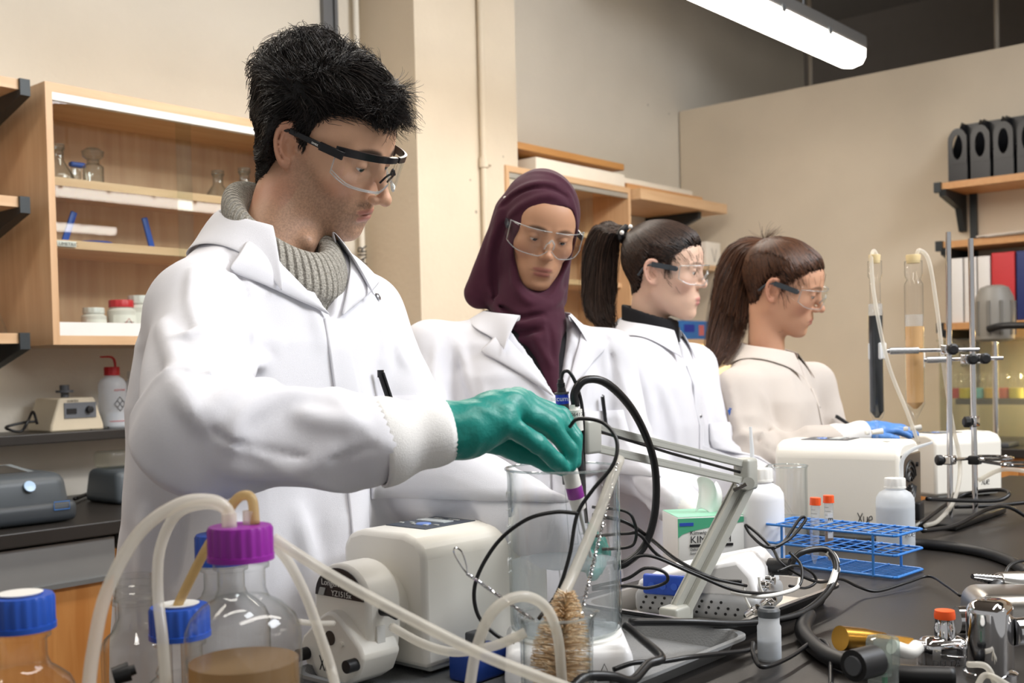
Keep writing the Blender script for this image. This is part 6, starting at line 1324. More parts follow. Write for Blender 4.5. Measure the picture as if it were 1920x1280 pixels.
G = []
for i in range(7):
    v = i/6; G.append([(.012+(u-.5)*(.05-.012*v)+.012*v*math.sin(3*v), .02*math.sin(u*5+v*2)*v+.006*math.sin(9*u), .089+.062*v+.008*math.sin(u*6)) for u in np.linspace(0, 1, 11)])
MB().grid(G).build('tissue', mat('tissue_white', '#f6f6f6', .9), kb, solid=.0006, auto=0, sub=1)
def washb(loc, R, H, label, fill=0., tall=True, spoutpts=None, mt=None, capm=None):
    t = thing('wash_bottle', label, 'wash bottle', loc); pr = [(.0001, .002), (R*.9, 0), (R*.99, .005), (R, .012), (R, H*.62), (R*.97, H*.68), (R*.82, H*.74), (R*.5, H*.785), (R*.46, H*.8), (R*.46, H*.82)]
    MB().lathe(pr, (0, 0, 0), 36).build('bottle_body', mt or HDPE, t)
    if fill: MB().lathe([(.0001, .004), (R-.002, .006), (R-.002, fill), (.0001, fill)], (0, 0, 0), 36).build('liquid', mat('pale_liquid', '#cdd4dc', .2, alpha=.8), t)
    c = ribcap(R*.56, H*.13, 24).build('screw_cap', capm or WHITEP, t, (0, 0, H*.8))
    if spoutpts: MB().tube([A(*q)-A(*loc) for q in spoutpts], [.0042, .004, .0026], 10, sm=6).build('spout_tube', capm or HDPE, t)
    return t
q = B_(1426, 1050); washb((q[0], q[1], BZ), .045, .185, 'white squeeze bottle right of the tissue box', 0, spoutpts=[P(1411, 880, 2.06), P(1410, 845, 2.06), P(1407, 800, 2.06)], mt=mat('squeeze_white', '#eceef2', .4))
q = B_(1692, 1036)+VD*.036; washb((q[0], q[1], BZ), .036, .15, 'clear wash bottle with bent spout right of the blue rack', .085, spoutpts=[P(1690, 898, 2.15), P(1692, 862, 2.15), P(1712, 842, 2.15), P(1748, 829, 2.15)])
tt_ = bpy.data.objects[COL.objects[-1].name].parent; stroke('handwriting', XUE, M4(VR*.012, (0, 0, .012), -VD, -VD*.0365+A(0, 0, .03)+VR*.006), .0006, mat('pencil2', '#77797c', .7), tt_)
q = P(1478, 993, 2.28); beaker((q[0], q[1], BZ), .04, P(1478, 872, 2.28)[2]-BZ, 'glass beaker of water behind the squeeze bottle', .05, WATER, spout=2.6)
line('glass_dropper', 'clear dropper leaning in the far beaker', 'dropper', [P(1448, 905, 2.26), P(1470, 940, 2.28), P(1500, 988, 2.3)], .0035, GL)
# second and third pumps
pump((c1[0]-math.cos(ang)*.232*1.12-math.sin(ang)*.0725, c1[1]-math.sin(ang)*.232*1.12+math.cos(ang)*.0725, BZ+.012), ang, 'white pump with a fan panel behind the blue rack', False, True).scale = (1.12, 1.12, 1.2)
q = B_(1738, 935); pump((q[0], q[1]+.03, BZ+.012), -.45, 'furthest white pump behind the stand rods', False, True)
# ---- blue wire rack and tubes
RB = mat('rack_blue', '#3d82d0', .35); r0 = B_(1680, 1088); r1 = B_(1438, 1058); dx = r1-r0; dx /= np.linalg.norm(dx); dy = A(dx[1], -dx[0], 0); dy = dy if dy@VD > 0 else -dy
Lr, Wr = .25, .105; rk = thing('test_tube_rack', 'blue coated wire test tube rack on the bench', 'rack', r0)
def rl(u, v, z): return dx*u*Lr+dy*v*Wr+A(0, 0, z)
wr_ = .0019
for z, nm in ((.004, 'base_grid'), (.041, 'middle_grid'), (.074, 'top_grid')):
    MB().tube([rl(.02, 0, z), rl(.98, 0, z), rl(1, .04, z), rl(1, .96, z), rl(.98, 1, z), rl(.02, 1, z), rl(0, .96, z), rl(0, .04, z), rl(.02, 0, z)], wr_*1.25, 8).build('frame_wire', RB, rk)
    nl = 9 if nm == 'base_grid' else 4
    for k in range(1, nl): MB().tube([rl(0, k/nl, z), rl(1, k/nl, z)], wr_*.65, 6).build('long_wire', RB, rk)
    for k in range(1, 10 if nm != 'base_grid' else 4): kk = k/(10 if nm != 'base_grid' else 4); MB().tube([rl(kk, 0, z+.002), rl(kk, 1, z+.002)], wr_*.75, 6).build('cross_wire', RB, rk)
for u in (.16, .86):
    for v in (0, 1): MB().tube([rl(u, v, .002), rl(u, v, .076)], wr_*1.3, 8).build('upright', RB, rk)
def ctube(p, tilt, label, lm, lab=None):
    t = thing('centrifuge_tube', label, 'tube', p); t.rotation_euler = tilt; R = .0078
    MB().lathe([(.001, 0), (.0022, .001), (R*.97, .02), (R, .024), (R, .108)], (0, 0, 0), 24).build('tube_wall', glassmat('pp_clear', '#f6f8f8', '#cfd8da', .6, .1, haze=.2), t)
    if lm: MB().lathe([(.001, .002), (R*.9, .021), (R*.92, .06), (.0001, .06)], (0, 0, 0), 20).build('liquid', lm, t)
    ribcap(.0098, .0135, 20).build('orange_cap', ORANGE, t, (0, 0, .106))
    for k in range(10): MB().tube([(R*1.01*math.cos(a), R*1.01*math.sin(a), .035+.007*k) for a in np.linspace(-2.9, -1.9 if k % 2 else -1.4, 5)], .0003, 4).build('graduation', INK2, t)
    if lab:
        MB().box((0, -R-.0004, .065), (.009, .0006, .045)).build('label', WHITEP, t, smooth=False)
    return t
q = rl(.66, .25, .0)+r0; ctube((q[0], q[1], BZ+.006), (.0, .03, math.atan2(VR[1], VR[0])), 'clear tube with orange cap standing nearer in the blue rack', None)
q = P(1572, 1050, 2.0); q = rl(.64, .68, 0)+r0; t2 = ctube((q[0], q[1], BZ+.006), (0, 0, math.atan2(VR[1], VR[0])), 'orange-capped tube with a white E label behind the clear one', BROTH, True)
text('lettering', 'E', .012, M4((0, 0, -1), (1, 0, 0), (0, -1, 0), (0, -.009, .077)), INK2, t2); text('lettering', 'R2', .009, M4((0, 0, -1), (1, 0, 0), (0, -1, 0), (0, -.009, .058)), INK2, t2)
# ---- vial
q = B_(1448, 1242)+VD*.014; v = thing('sample_vial', 'small frosted vial with grey ring cap at the tray corner', 'vial', (q[0], q[1], BZ)); MB().lathe([(.0001, 0), (.0138, 0), (.0146, .003), (.0146, .042), (.013, .045), (.0128, .058)], (0, 0, 0), 28).build('vial_body', HDPE, v); MB().lathe([(.0001, .002), (.0136, .003), (.0136, .025), (.0001, .025)], (0, 0, 0), 24).build('liquid', mat('pale_liquid', '#cdd4dc', .2), v); MB().lathe([(.0135, .054), (.014, .062), (.012, .065), (.0075, .065), (.0075, .060), (.0001, .060)], (0, 0, 0), 28).build('ring_cap', mat('cap_grey', '#5c6064', .4), v)
# ---- glass columns on the ring stand
s0 = B_(1782, 985); base_z = BZ
sd = thing('ring_stand', 'chrome ring stand with two rods on the right', 'stand', (s0[0], s0[1], BZ)); o_ = A(s0[0], s0[1], BZ); D1 = (A(*s0)-CAM)@FW
sb0 = MB().rbox((.09, .02, .008), (.34, .12, .014), .004).build('base_plate', RUB, sd)
r2 = P(1829, 965, D1+.05); r2b = A(r2[0], r2[1], BZ); 
MB().cyl(A(0, 0, .012), P(1778, 435, D1)-o_, .0062, 14).build('rod', CHROME, sd); MB().cyl(r2b-o_+A(0, 0, .012), P(1820, 447, D1+.05)-o_, .0062, 14).build('rod', CHROME, sd)
def clamp(a, b, r, jx, label):
    a = A(*a); b = A(*b); t = thing('rod_clamp', label, 'clamp', a); MB().tube([A(0, 0, 0), b-a], r, 12).build('bar', CHROME, t)
    MB().rbox((0, 0, 0), (.035, .03, .038), .004).build('jaw', mat('jaw_white', '#d8dadc', .35), t); MB().tube([(b-a)*.12, (b-a)*.4], r*1.7, 14).build('sleeve', mat('sleeve_steel', '#c9cacb', .25, .8), t)
    for q in jx:
        q = A(*q)-a; MB().rbox(q, (.026, .026, .022), .003).build('boss_head', CHROME, t); k = MB().lathe([(.010, .0), (.0125, .003), (.0125, .012), (.008, .015)], q+VD*-.016, 10, axis=tuple(-VD)).build('star_knob', RUB, t, auto=20)
    return t
clamp(P(1645, 658, D1), P(1835, 655, D1+.01), .0045, [P(1778, 655, D1-.015)], 'upper chrome clamp gripping the dark column')
clamp(P(1718, 675, D1+.05), P(1880, 671, D1+.05), .0045, [P(1815, 673, D1+.03), P(1838, 672, D1+.03)], 'lower chrome clamp gripping the beige column')
t = thing('boss_clamp', 'black-knobbed clamp low on the stand rod', 'clamp', P(1824, 790, D1+.04)); MB().rbox((0, 0, 0), (.028, .024, .024), .003).build('boss_head', CHROME, t); MB().lathe([(.010, .0), (.0125, .003), (.0125, .012), (.008, .015)], -VD*.014-VR*.012, 10, axis=tuple(-VR)).build('star_knob', RUB, t)
rg = thing('ring_clamp', 'chrome support ring clamped low on the stand', 'ring', P(1780, 862, D1)); MB().rbox((0, 0, 0), (.026, .024, .02), .003).build('boss_head', CHROME, rg); MB().lathe([(.010, .0), (.012, .003), (.012, .012), (.008, .015)], -VR*.015, 10, axis=tuple(-VR)).build('star_knob', RUB, rg)
q = P(1858, 858, D1+.06)-A(*rg.location); MB().tube([A(0, 0, 0), q-VR*.045], .004, 10).build('bar', CHROME, rg); MB().tube([q+VR*.045*math.cos(a)+VD*.045*math.sin(a) for a in np.linspace(0, 2*PI, 40)], .0035, 10).build('ring', CHROME, rg)
rg2 = thing('ring_clamp', 'second chrome ring reaching out of the picture at right', 'ring', P(1828, 862, D1+.05)); MB().rbox((0, 0, 0), (.026, .024, .02), .003).build('boss_head', RUB, rg2); q = P(1915, 870, D1+.05)-A(*rg2.location); MB().tube([A(0, 0, 0), q-VR*.04], .004, 10).build('bar', CHROME, rg2); MB().tube([q+VR*.045*math.cos(a)+VD*.045*math.sin(a) for a in np.linspace(0, 2*PI, 40)], .0035, 10).build('ring', CHROME, rg2)
def column(px, y0, yl, yf0, yf1, yb, w, fm, label, d):
    s = d/FPX; top = P(px, y0, d); zt = 0; Z = lambda y: (P(px, y, d)[2]-P(px, yb, d)[2]); t = thing('glass_column', label, 'column', P(px, yb, d)); R = w*s/2
    MB().lathe([(.003, Z(yb)), (.003, Z(yb-28)), (.006, Z(yb-34)), (R*.75, Z(yf1-2)+.0), (R, Z(yf1-10)), (R, Z(yl)), (R*.96, Z(yl)+.004), (R*.72, Z(yl)+.012), (R*.72, Z(y0+40)), (R*.95, Z(y0+34)), (R*.95, Z(y0+6))], (0, 0, 0), 28).build('glass_barrel', GL, t)
    MB().lathe([(.004, Z(yf1-2)), (R*.9, Z(yf1-14)), (R*.93, Z(yf0)), (.0001, Z(yf0))], (0, 0, 0), 28).build('packing', fm, t)
    MB().lathe([(.0001, Z(yf0)+.001), (R*.92, Z(yf0)+.001), (R*.92, Z(yf0-22)), (.0001, Z(yf0-22))], (0, 0, 0), 28).build('liquid', WATER, t)
    MB().lathe([(R*.7, Z(y0+10)), (R*.8, Z(y0-4)), (R*.75, Z(y0-6))], (0, 0, 0), 20).build('stopper', mat('cork_tan', '#d8c292', .6), t)
    MB().tube([VR*-.012+A(0, 0, Z(yb-12)), VR*.012+A(0, 0, Z(yb-14))], [.005, .0065], 12).build('stopcock', WHITEP, t); MB().rbox(VR*-.022+A(0, 0, Z(yb-12)), (.016, .008, .01), .003).build('stopcock_handle', WHITEP, t)
column(1645, 484, 588, 592, 785, 822, 27, mat('column_black', '#1d2126', .35), 'glass column packed with black granules', D1)
column(1717, 484, 535, 612, 768, 815, 34, mat('column_beige', '#dfb27a', .55), 'glass column packed with beige slurry', D1+.05)
line('silicone_tube', 'thin tube from the dark column top slanting down behind the pump', 'tube', [P(1646, 482, D1), P(1638, 470, D1), P(1634, 490, D1-.02), P(1640, 560, D1-.03), P(1665, 680, D1-.03), P(1700, 770, D1-.02), P(1722, 830, D1)], .0042, SIL)
line('silicone_tube', 'thin tube from the beige column top falling behind the stand rods', 'tube', [P(1718, 482, D1+.05), P(1724, 469, D1+.05), P(1742, 490, D1+.06), P(1757, 580, D1+.06), P(1770, 690, D1+.06), P(1785, 790, D1+.05), P(1800, 870, D1+.04), P(1790, 935, D1-.02), P(1760, 975, D1-.1), P(1735, 985, D1-.15)], .0045, SIL)
line('silicone_tube', 'milky tube curving out of the picture behind the stand', 'tube', [P(1835, 900, D1+.1), P(1880, 880, D1+.1), P(1940, 885, D1+.1)], .005, SIL)
for pts, lab in [([P(1738, 935, D1-.12), P(1800, 938, D1-.06), P(1870, 938, D1-.02), P(1892, 925, D1), P(1870, 918, D1+.05), P(1800, 930, D1+.1), P(1720, 985, D1-.1)], 'black mains cord looping from the fan panel of the second pump'), ([P(1730, 995, D1-.2), P(1790, 985, D1-.12), P(1850, 955, D1), P(1890, 950, D1+.05), P(1935, 975, D1+.05)], 'black mains cord running along the stand base'), ([P(1790, 950, D1+.1), P(1860, 948, D1+.1), P(1940, 940, D1+.1)], 'black cord lying flat behind the stand base')]:
    setp(MB().tube(pts, .0045, 10, sm=8).build('mains_cord', RUBG, auto=0), lab, 'cable', 'mains cords by the ring stand')
# ---- bench fixtures bottom right
fz = .985; q = P(1765, 1225, 1.34)
tp = thing('gas_valve', 'chrome bench valve with orange button and brass hose end', 'valve', (q[0], q[1], BZ)); o_ = A(q[0], q[1], BZ)
vb = MB().rbox((0, 0, 0), (.058, .034, .042), .012, 4).build('valve_body', CHROME, tp); vb.location = tuple(P(1768, 1225, 1.34)-o_); vb.rotation_euler = (0, 0, math.atan2(VR[1], VR[0])); text('lettering', 'DELTA', .0115, M4((1, 0, 0), (0, 0, 1), (0, -1, 0), (-.002, -.0176, -.008)), mat('etch_grey', '#5a5a5c', .4), vb)
a = P(1772, 1205, 1.34)-o_; MB().lathe([(.0125, 0), (.0125, .02), (.0115, .022), (.0115, .03)], a, 20).build('stem', CHROME, tp); MB().lathe([(.0122, .03), (.0125, .034), (.0115, .04), (.0001, .041)], a, 20).build('orange_button', ORANGE, tp)
MB().tube([P(1735, 1212, 1.335)-o_, P(1690, 1206, 1.32)-o_], .0075, 14).build('pipe', CHROME, tp); MB().tube([P(1705, 1208, 1.325)-o_, P(1655, 1202, 1.31)-o_], .010, 6).build('brass_hex', BRASS, tp); MB().tube([P(1655, 1202, 1.31)-o_, P(1622, 1198, 1.3)-o_, P(1618, 1198, 1.3)-o_, P(1575, 1196, 1.285)-o_], [.011, .0125, .0135, .0145], 20).build('brass_nut', BRASS, tp)
MB().tube([P(1795, 1215, 1.34)-o_, P(1815, 1212, 1.34)-o_], .009, 14).build('pipe', CHROME, tp)
MB().cyl(P(1768, 1245, 1.34)-o_, A(P(1768, 1245, 1.34)[0], P(1768, 1245, 1.34)[1], BZ)-o_, .011, 16).build('post', CHROME, tp)
q = P(1857, 1250, 1.28); tc_ = thing('chrome_fixture', 'polished chrome bench fixture at the lower right corner', 'fixture', (q[0], q[1], BZ)); o_ = A(q[0], q[1], BZ); MB().rbox((0, 0, .042), (.052, .045, .095), .014, 5).build('body', CHROME, tc_); MB().cyl((.02, -.02, .05), (.06, -.05, .05), .016, 20).build('outlet', CHROME, tc_); MB().lathe([(.03, 0), (.03, .006), (.026, .008)], (0, 0, 0), 24).build('flange', CHROME, tc_)
for k, pts in enumerate(([P(1815, 1245, 1.24), P(1850, 1250, 1.22), P(1870, 1290, 1.21)], [P(1830, 1290, 1.21), P(1850, 1265, 1.215), P(1900, 1290, 1.2)])): line('silicone_tube', ['white thin tube hanging on the chrome fixture', 'white thin tube crossing low on the chrome fixture'][k], 'tube', pts, .0035, SIL)
q = P(1655, 1290, 1.17); ac = thing('clear_valve', 'clear acrylic valve post with black knob beside the brass fitting', 'valve', (q[0], q[1], BZ)); o_ = A(q[0], q[1], BZ)
ACR = glassmat('acrylic', '#e8efec', '#9fb3aa', 1.2, .03, power=1.4, haze=.12); a = P(1655, 1195, 1.18)-o_; MB().lathe([(.016, a[2]-.1), (.016, a[2]-.03), (.0175, a[2]-.028), (.0175, a[2]-.004), (.016, a[2]), (.010, a[2]+.001), (.009, a[2]-.04)], (a[0], a[1], 0), 24).build('acrylic_post', ACR, ac); MB().box((a[0]+.004, a[1], a[2]-.07), (.008, .003, .06)).build('green_scale', mat('scale_green', '#1f8a5c', .5), ac, smooth=False)
b = P(1640, 1238, 1.16)-o_; c = P(1600, 1248, 1.14)-o_; MB().tube([a-A(0, 0, .03), b], .007, 12).build('knob_stem', RUB, ac); MB().tube([b, c], [.0165, .0165], 20).build('black_knob', RUB, ac); MB().tube([c*1.0, c+(c-b)*.06], [.0105, .010], 16).build('knob_face', DGREY, ac); MB().tube([P(1672, 1212, 1.18)-o_, P(1705, 1222, 1.19)-o_, P(1720, 1212, 1.2)-o_], .008, 12, sm=4).build('white_elbow', WHITEP, ac); MB().lathe([(.02, 0), (.02, .008), (.016, .01)], (a[0], a[1], 0), 20).build('foot', RUB, ac)
# stainless box and hose barb
q = B_(1868, 1195); ssb = thing('steel_box', 'rounded stainless steel housing at the right edge', 'housing', (q[0]+.05, q[1]-.03, BZ), math.atan2(VR[1], VR[0])-.15); MB().rbox((0, 0, .03), (.17, .11, .058), .018, 5, top=(.93, .9)).build('housing', STEEL, ssb); MB().cyl((-.082, -.01, .02), (-.098, -.012, .02), .018, 20).build('end_cap', CHROME, ssb)
q = P(1872, 1088, 1.56); hb_ = thing('hose_barb', 'serrated chrome hose barb with black collar at the right edge', 'hose barb', q); d = P(1822, 1080, 1.54)-q; L_ = np.linalg.norm(d); prf = []
for k in range(8): z = k/8*L_; prf += [(.009-.0045*k/8, z), (.007-.004*k/8, z+L_*.1)]
MB().lathe(prf, (0, 0, 0), 20, axis=tuple(d/L_)).build('barb', CHROME, hb_); MB().tube([A(0, 0, 0), P(1905, 1095, 1.57)-q, P(1960, 1100, 1.58)-q], [.012, .019, .02], 16).build('valve_body', STEEL, hb_); MB().tube([P(1872, 1095, 1.55)-q, P(1860, 1112, 1.54)-q], [.009, .013], 16).build('black_collar', RUB, hb_); MB().cyl(P(1905, 1100, 1.57)-q, A(P(1905, 1100, 1.57)[0], P(1905, 1100, 1.57)[1], BZ)-q, .012, 16).build('post', CHROME, hb_)
line('power_cord', 'thin black cord rising behind the chrome hose barb', 'cable', [P(1884, 1080, 1.58), P(1892, 1062, 1.6), P(1910, 1052, 1.62), P(1935, 1050, 1.64)], .0025, RUBG)
# ---- partition counter: acrylic bath, colour vials, mixer, lamp
q = PX(1850, 830, 4.72); yb = q[1]
tk = thing('acrylic_tank', 'clear acrylic tank on the far right counter', 'tank', (5.06, yb-.32, BZ)); ACL = glassmat('acrylic_clear', '#f4f5f0', '#d8d8cc', .6, .03, haze=.06)
for (cx_, cy_, lx_, ly_) in ((-.22, 0, .008, 1.1), (.22, 0, .008, 1.1), (0, .55, .44, .008), (0, -.55, .44, .008)): MB().box((cx_, cy_, .22), (lx_, ly_, .44)).build('pane', ACL, tk, smooth=False)
MB().box((0, 0, .444), (.46, 1.12, .01)).build('lid', ACL, tk, smooth=False)
rkz = BZ+.19; sf = thing('vial_shelf', 'dark shelf inside the acrylic tank carrying colour jars', 'shelf', (4.98, yb-.32, rkz)); MB().box((0, 0, -.012), (.2, 1.0, .024)).build('board', DGREY, sf, smooth=False)
for y in (-.46, .46): MB().box((0, y, -.1), (.02, .02, .165)).build('leg', DGREY, sf, smooth=False)
for k, (c, lab) in enumerate((('#c9424a', 'red-filled jar left on the tank shelf'), ('#d8c63a', 'yellow-filled jar on the tank shelf'), ('#6fc0c4', 'cyan-filled jar on the tank shelf'), ('#d8b24a', 'amber-filled jar on the tank shelf'), ('#c24a3a', 'second red jar towards the right edge'), ('#cfc050', 'rightmost yellow jar on the tank shelf'))):
    pxk = (1792, 1810, 1833, 1858, 1880, 1905)[k]; q = PX(pxk, 710, 4.94); t = thing('colour_jar', lab, 'jar', (4.94, q[1], rkz), group='colour jars in the acrylic tank'); MB().lathe([(.0001, 0), (.03, 0), (.032, .004), (.032, .09), (.026, .1), (.026, .115)], (0, 0, 0), 20).build('jar_glass', GL, t); MB().lathe([(.0001, .002), (.029, .002), (.029, .045), (.0001, .045)], (0, 0, 0), 20).build('liquid', mat('dye'+c, c, .3), t)
mx = thing('overhead_mixer', 'grey ribbed overhead mixer head above the tank', 'mixer', (4.73, PX(1865, 600, 4.73)[1], BZ)); zt = PX(1865, 535, 4.75)[2]-BZ; zb = PX(1865, 640, 4.75)[2]-BZ
MB().lathe([(.06, zb), (.075, zb+.01), (.078, zb+.12), (.074, zt-.05), (.055, zt-.01), (.03, zt)], (0, 0, 0), 28).build('motor_housing', mat('mixer_grey', '#8d8a84', .45), mx)
for k in range(10): a = 2*PI*k/10; MB().box((.078*math.cos(a), .078*math.sin(a), (zb+zt)/2-.02), (.006, .012, (zt-zb)*.6), rz=a).build('rib', mat('mixer_rib', '#75726c', .45), mx, smooth=False)
MB().cyl((.0, .0, 0.01), (0, 0, zb+.01), .012, 14).build('pole', CHROME, mx); MB().rbox((0, 0, .01), (.14, .14, .018), .004).build('base', DGREY, mx)
MB().tube([(-.08, -.0, zb+.05), (-.1, -.08, zb+.06), (-.1, -.3, zb+.05)], .014, 10, sm=4).build('power_cable', RUB, mx)
q = PX(1885, 800, 4.76); wt = thing('white_balance', 'small white balance on the far counter', 'balance', (4.71, q[1]-.3, BZ)); MB().rbox((0, 0, .03), (.16, .24, .055), .012).build('case', PWH2, wt); MB().box((.01, 0, .061), (.1, .14, .006)).build('pan', STEEL, wt, smooth=False); MB().box((-.09, .03, .05), (.03, .1, .012)).build('display', DGREY, wt, smooth=False)
lm_ = thing('bench_lamp', 'warm glowing strip lamp under the lower partition shelf', 'lamp', (PARTX-.1, yb-.45, e3[2]-.045)); MB().rbox((0, 0, 0), (.06, .7, .024), .006).build('tube', mat('lamp_warm', '#ffd98c', .5, emit=14, var=0), lm_); area('bench_lamp_light', (PARTX-.14, yb-.45, e3[2]-.09), (PARTX-.16, yb-.45, 0), .05, .6, 18, (1, .8, .45))
# ---- things on the left back counter and ledge
q = PY(125, 806, 3.22); mxr = thing('vortex_mixer', 'beige vortex mixer with black knob on the ledge', 'mixer', (q[0], 3.225, lz+.001)); 
b = MB(); b.prism([(-.085, 0), (.085, 0), (.082, .02), (.055, .1), (-.055, .1), (-.082, .02)], -.075, .075, M4((1, 0, 0), (0, 0, 1), (0, -1, 0), (0, 0, 0))); b.build('case', mat('case_beige', '#d8ccb4', .45), mxr, bevel=.006)
MB().box((.008, -.0765, .062), (.1, .003, .046)).build('control_panel', mat('panel_slate', '#6c7076', .4), mxr, smooth=False); MB().box((-.02, -.079, .06), (.03, .003, .016)).build('switch', RUB, mxr, smooth=False); MB().lathe([(.011, 0), (.01, .012), (.0001, .013)], (.035, -.078, .063), 16, axis=(0, -1, 0)).build('dial', RUB, mxr)
MB().cyl((0, 0, .1), (0, 0, .115), .012, 14).cyl((0, 0, .115), (0, 0, .122), .026, 16).cyl((0, 0, .122), (0, 0, .138), .014, 14).build('cup_head', DGREY, mxr); text('lettering', 'VORTEX', .009, M4((1, 0, 0), (0, 0, 1), (0, -1, 0), (-.015, -.0785, .09)), INK2, mxr)
line('power_cord', 'black cord coiled beside the vortex mixer on the ledge', 'cable', [PY(70, 795, 3.2), PY(62, 772, 3.2), PY(52, 790, 3.17), PY(40, 808, 3.17), PY(20, 806, 3.17), PY(12, 800, 3.2), PY(45, 792, 3.2), PY(66, 790, 3.2)], .004, RUBG); line('power_cord', 'short black cord right of the vortex mixer', 'cable', [PY(178, 800, 3.2), PY(195, 795, 3.2), PY(203, 800, 3.18), PY(198, 805, 3.16), PY(170, 806, 3.15)], .0035, RUBG)
q = PY(213, 800, 3.2); wbx = washb((q[0], 3.2, lz+.001), .042, .205, 'wash bottle with red cap and spout on the ledge', .05, spoutpts=[PY(213, 708, 3.2), PY(216, 685, 3.2), PY(210, 670, 3.2), PY(188, 669, 3.2)], capm=REDP)
dm = MB(); 
for a, b in (((0, .022), (.018, 0)), ((.018, 0), (0, -.022)), ((0, -.022), (-.018, 0)), ((-.018, 0), (0, .022)), ((-.009, .011), (.009, -.011)), ((.009, .011), (-.009, -.011))): dm.tube([(a[0], -.0432, .075+a[1]), (b[0], -.0432, .075+b[1])], .0009, 5)
dm.build('hazard_diamond', INK2, wbx); MB().tube([(.04*math.sin(a), -.0425*math.cos(a), .022) for a in np.linspace(-.8, .8, 8)], .001, 5).build('red_line', REDP, wbx); text('lettering', 'ACETONE', .008, M4((1, 0, 0), (0, 0, 1), (0, -1, 0), (0, -.0432, .118)), REDP, wbx)
q = PY(246, 800, 3.25); washb((q[0]+.02, 3.26, lz+.001), .036, .19, 'second wash bottle half hidden behind the man', .05)
q = PZ(62, 985, BZ); sp = thing('spectrophotometer', 'dark grey spectrophotometer with slanted screen on the back counter', 'instrument', (q[0]+.0, q[1]+.14, BZ), -.05)
MB().rbox((-.06, 0, .075), (.34, .3, .11), .03, 5, top=(.93, .9)).build('upper_case', mat('spec_grey', '#4b5258', .4), sp); MB().rbox((-.06, 0, .03), (.36, .31, .056), .02, 4).build('lower_case', mat('spec_dark', '#3a4046', .45), sp)
scr = MB().prism([(-.13, -.075), (.10, -.075), (.085, .06), (-.12, .06)], 0, .004, M4((1, 0, 0), (0, .985, .12), (0, -.12, .985), (-.05, .0, .133))).build('screen_bezel', mat('bezel_grey', '#8a949a', .3), sp); MB().prism([(-.115, -.06), (.08, -.06), (.067, .048), (-.105, .048)], .004, .005, M4((1, 0, 0), (0, .985, .12), (0, -.12, .985), (-.05, .0, .133))).build('screen', mat('screen_dark', '#2e2c2a', .15), scr)
MB().lathe([(.0001, .003), (.014, .002), (.015, 0)][::-1], (.0, -.145, .1), 20, axis=(0, -.9, .4)).build('power_button', mat('button_blue', '#a9c8e8', .3), sp); MB().tube([(.055, -.1565, .035), (.095, -.1565, .035), (.095, -.1565, .055), (.055, -.1565, .055), (.055, -.1565, .035)], .0012, 5).build('blue_outline', mat('outline_blue', '#3f78c0', .4), sp)
q = PZ(232, 945, BZ); sp2 = thing('bench_meter', 'dark blue-grey instrument with clear lid behind the man', 'instrument', (q[0]+.05, q[1]+.08, BZ)); MB().rbox((0, 0, .05), (.16, .2, .1), .02, 4, top=(.9, .85)).build('case', MATS['spec_grey'], sp2); MB().rbox((0, .02, .125), (.12, .1, .05), .01).build('clear_lid', ACL, sp2)
line('power_cord', 'black cords behind the spectrophotometer', 'cable', [PZ(140, 935, BZ+.01), PZ(170, 925, BZ+.01), PZ(200, 930, BZ+.01), PZ(225, 922, BZ+.01)], .006, RUBG)
# ---- glassware in the wall cabinet
def inside(px, py_, zshelf, y=3.16): return PY(px, py_, y)[0]
zA = z_b+zs1+.0125; zB = z_b+zs2+.0125; zC = z_b+.0262
GLC = glassmat('cabinet_glassware', '#f4f7f7', '#8fa0a2', 2.4, .02, power=1.7)
def flaskx(px, label, R, H, z, y=3.14, inv=False):
    x = PY(px, 320, y)[0]; t = thing('glass_flask', label, 'flask', (x, y, z), group='glassware in the wall cabinet'); MB().lathe([(.0001, .001), (R*.95, 0), (R, .006), (R*.95, .02), (R*.35, H*.65), (R*.33, H*.9), (R*.45, H), (R*.42, H+.002)], (0, 0, 0), 28).build('glass', GLC, t); MB().lathe([(R*.3, H*.9), (R*.42, H*1.02), (R*.42, H*1.12), (.0001, H*1.15)], (0, 0, 0), 20).build('stopper', GLC, t)
flaskx(110, 'round glass flask at the left end of the top cabinet shelf', .045, .1, zA); flaskx(408, 'conical flask behind the sliding door on the top shelf', .05, .1, zA, 3.2); flaskx(458, 'conical flask nearest the man on the top shelf', .05, .11, zA, 3.15)
x = PY(175, 320, 3.12)[0]; t = thing('stoppered_jar', 'stout glass jar with a broad stopper on the top shelf', 'jar', (x, 3.12, zA)); MB().lathe([(.0001, 0), (.028, 0), (.03, .005), (.03, .055), (.018, .065), (.018, .075), (.03, .085), (.033, .1), (.02, .11), (.0001, .11)], (0, 0, 0), 28).build('glass', GLC, t)
x = PY(150, 285, 3.2)[0]; t = thing('weighing_boat', 'blue plastic scoop leaning behind the jar', 'scoop', (x, 3.22, zA)); MB().rbox((0, 0, .075), (.05, .02, .016), .006).build('lip', BLUEC, t); MB().rbox((.0, .01, .035), (.03, .012, .07), .004).build('grip', GLC, t)
for px, tl, lab in ((112, .35, 'blue plastic rod leaning at the left of the middle shelf'), (278, -.25, 'blue plastic rod leaning at the right of the middle shelf')):
    x = PY(px, 420, 3.2)[0]; t = thing('blue_rod', lab, 'rod', (x, 3.18, zB)); b = MB(); b.M = M4((math.cos(tl), 0, -math.sin(tl)), (0, 1, 0), (math.sin(tl), 0, math.cos(tl)), (0, 0, .004)); b.rbox((0, 0, .055), (.02, .008, .1), .003); b.build('blade', BLUEC, t); MB().rbox((-.01, 0, .006), (.05, .03, .01), .003).build('foot', BLUEC, t)
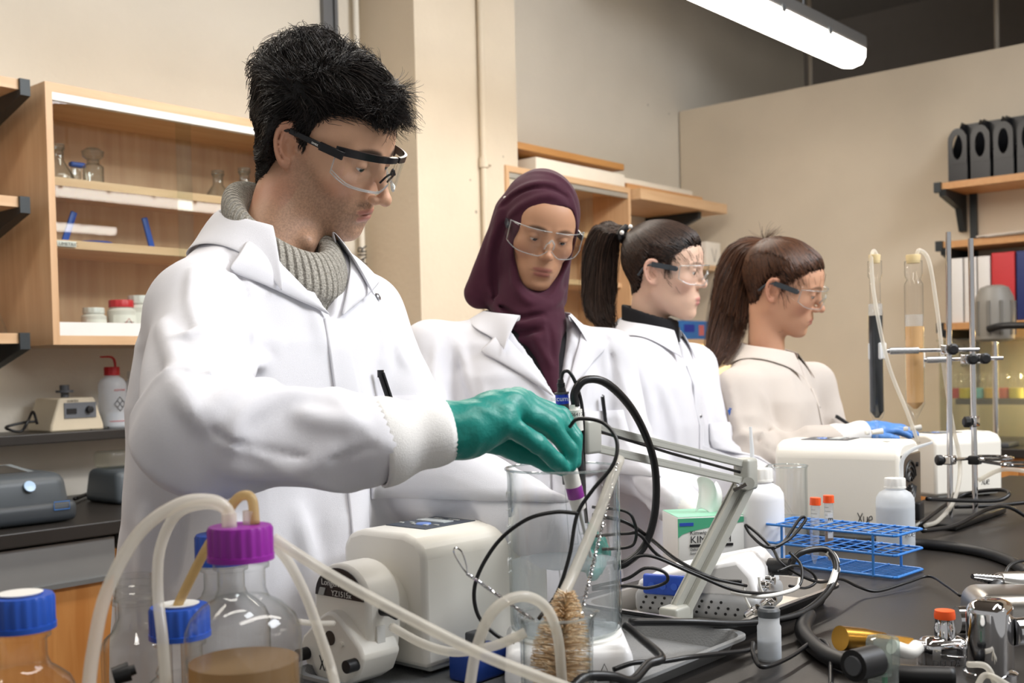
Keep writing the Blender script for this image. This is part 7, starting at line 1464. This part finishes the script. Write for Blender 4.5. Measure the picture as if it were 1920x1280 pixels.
x = PY(170, 428, 3.16)[0]; t = thing('blue_dish', 'flat blue plastic dish on the middle cabinet shelf', 'dish', (x, 3.14, zB)); MB().lathe([(.0001, 0), (.045, 0), (.052, .008), (.05, .01), (.042, .003), (.0001, .003)], (0, 0, 0), 30).build('dish', BLUEC, t)
def jar(px, R, H, capm, label, y=3.1, hz=True):
    x = PY(px, 600, y)[0]; t = thing('reagent_jar', label, 'jar', (x, y, zC), group='jars on the cabinet floor'); MB().lathe([(.0001, 0), (R*.96, 0), (R, .004), (R, H*.72), (R*.8, H*.8), (R*.8, H*.86)], (0, 0, 0), 28).build('jar_body', mat('jar_body_white', '#dcd8d2', .3), t); ribcap(R*.86, H*.2, 24).build('lid', capm, t, (0, 0, H*.82))
    G = [[(R*1.01*math.sin(a), -R*1.01*math.cos(a), z) for a in np.linspace(-1.1, 1.1, 9)] for z in (H*.12, H*.6)]; lb = MB().grid(G).build('paper_label', mat('label_paper', '#f1eee8', .7), t, auto=0)
    if hz: MB().tube([(-.012, -R*1.02, H*.36), (0, -R*1.04, H*.22), (.012, -R*1.02, H*.36), (0, -R*1.04, H*.5), (-.012, -R*1.02, H*.36)], .0008, 5).build('hazard_diamond', REDP, lb)
    for k in range(3): MB().box((-.0, -R*1.025, H*(.2+.1*k)), (R*.8, .0006, .0012)).build('print_line', INK2, lb, smooth=False)
jar(176, .036, .085, mat('lid_white', '#d2d0cc', .35), 'white jar with pale lid on the cabinet floor', hz=False); jar(228, .042, .11, REDP, 'jar with a red lid on the cabinet floor'); jar(262, .04, .125, mat('lid_white', '#d2d0cc', .35), 'tall pale jar beside the red-lidded jar')
x = PY(117, 605, 3.1)[0]; t = thing('small_cap_jar', 'small red plastic jar in the cabinet corner', 'jar', (x, 3.1, zC)); MB().lathe([(.0001, 0), (.015, 0), (.016, .018), (.012, .02), (.016, .022), (.016, .036), (.0001, .037)], (0, 0, 0), 20).build('jar_body', REDP, t)
q = PY(8, 610, 3.1); t = thing('glass_flask', 'conical flask cut by the left picture edge on the lowest shelf', 'flask', (q[0]-.02, 3.15, PY(36, 634, 2.99)[2]+.0145)); MB().lathe([(.0001, .001), (.045, 0), (.047, .006), (.044, .02), (.016, .09), (.015, .12), (.02, .125)], (0, 0, 0), 28).build('glass', GL, t); MB().tube([(.017*math.cos(a), .017*math.sin(a), .12) for a in np.linspace(0, 2*PI, 16)], .002, 6).build('rim', GL, t)
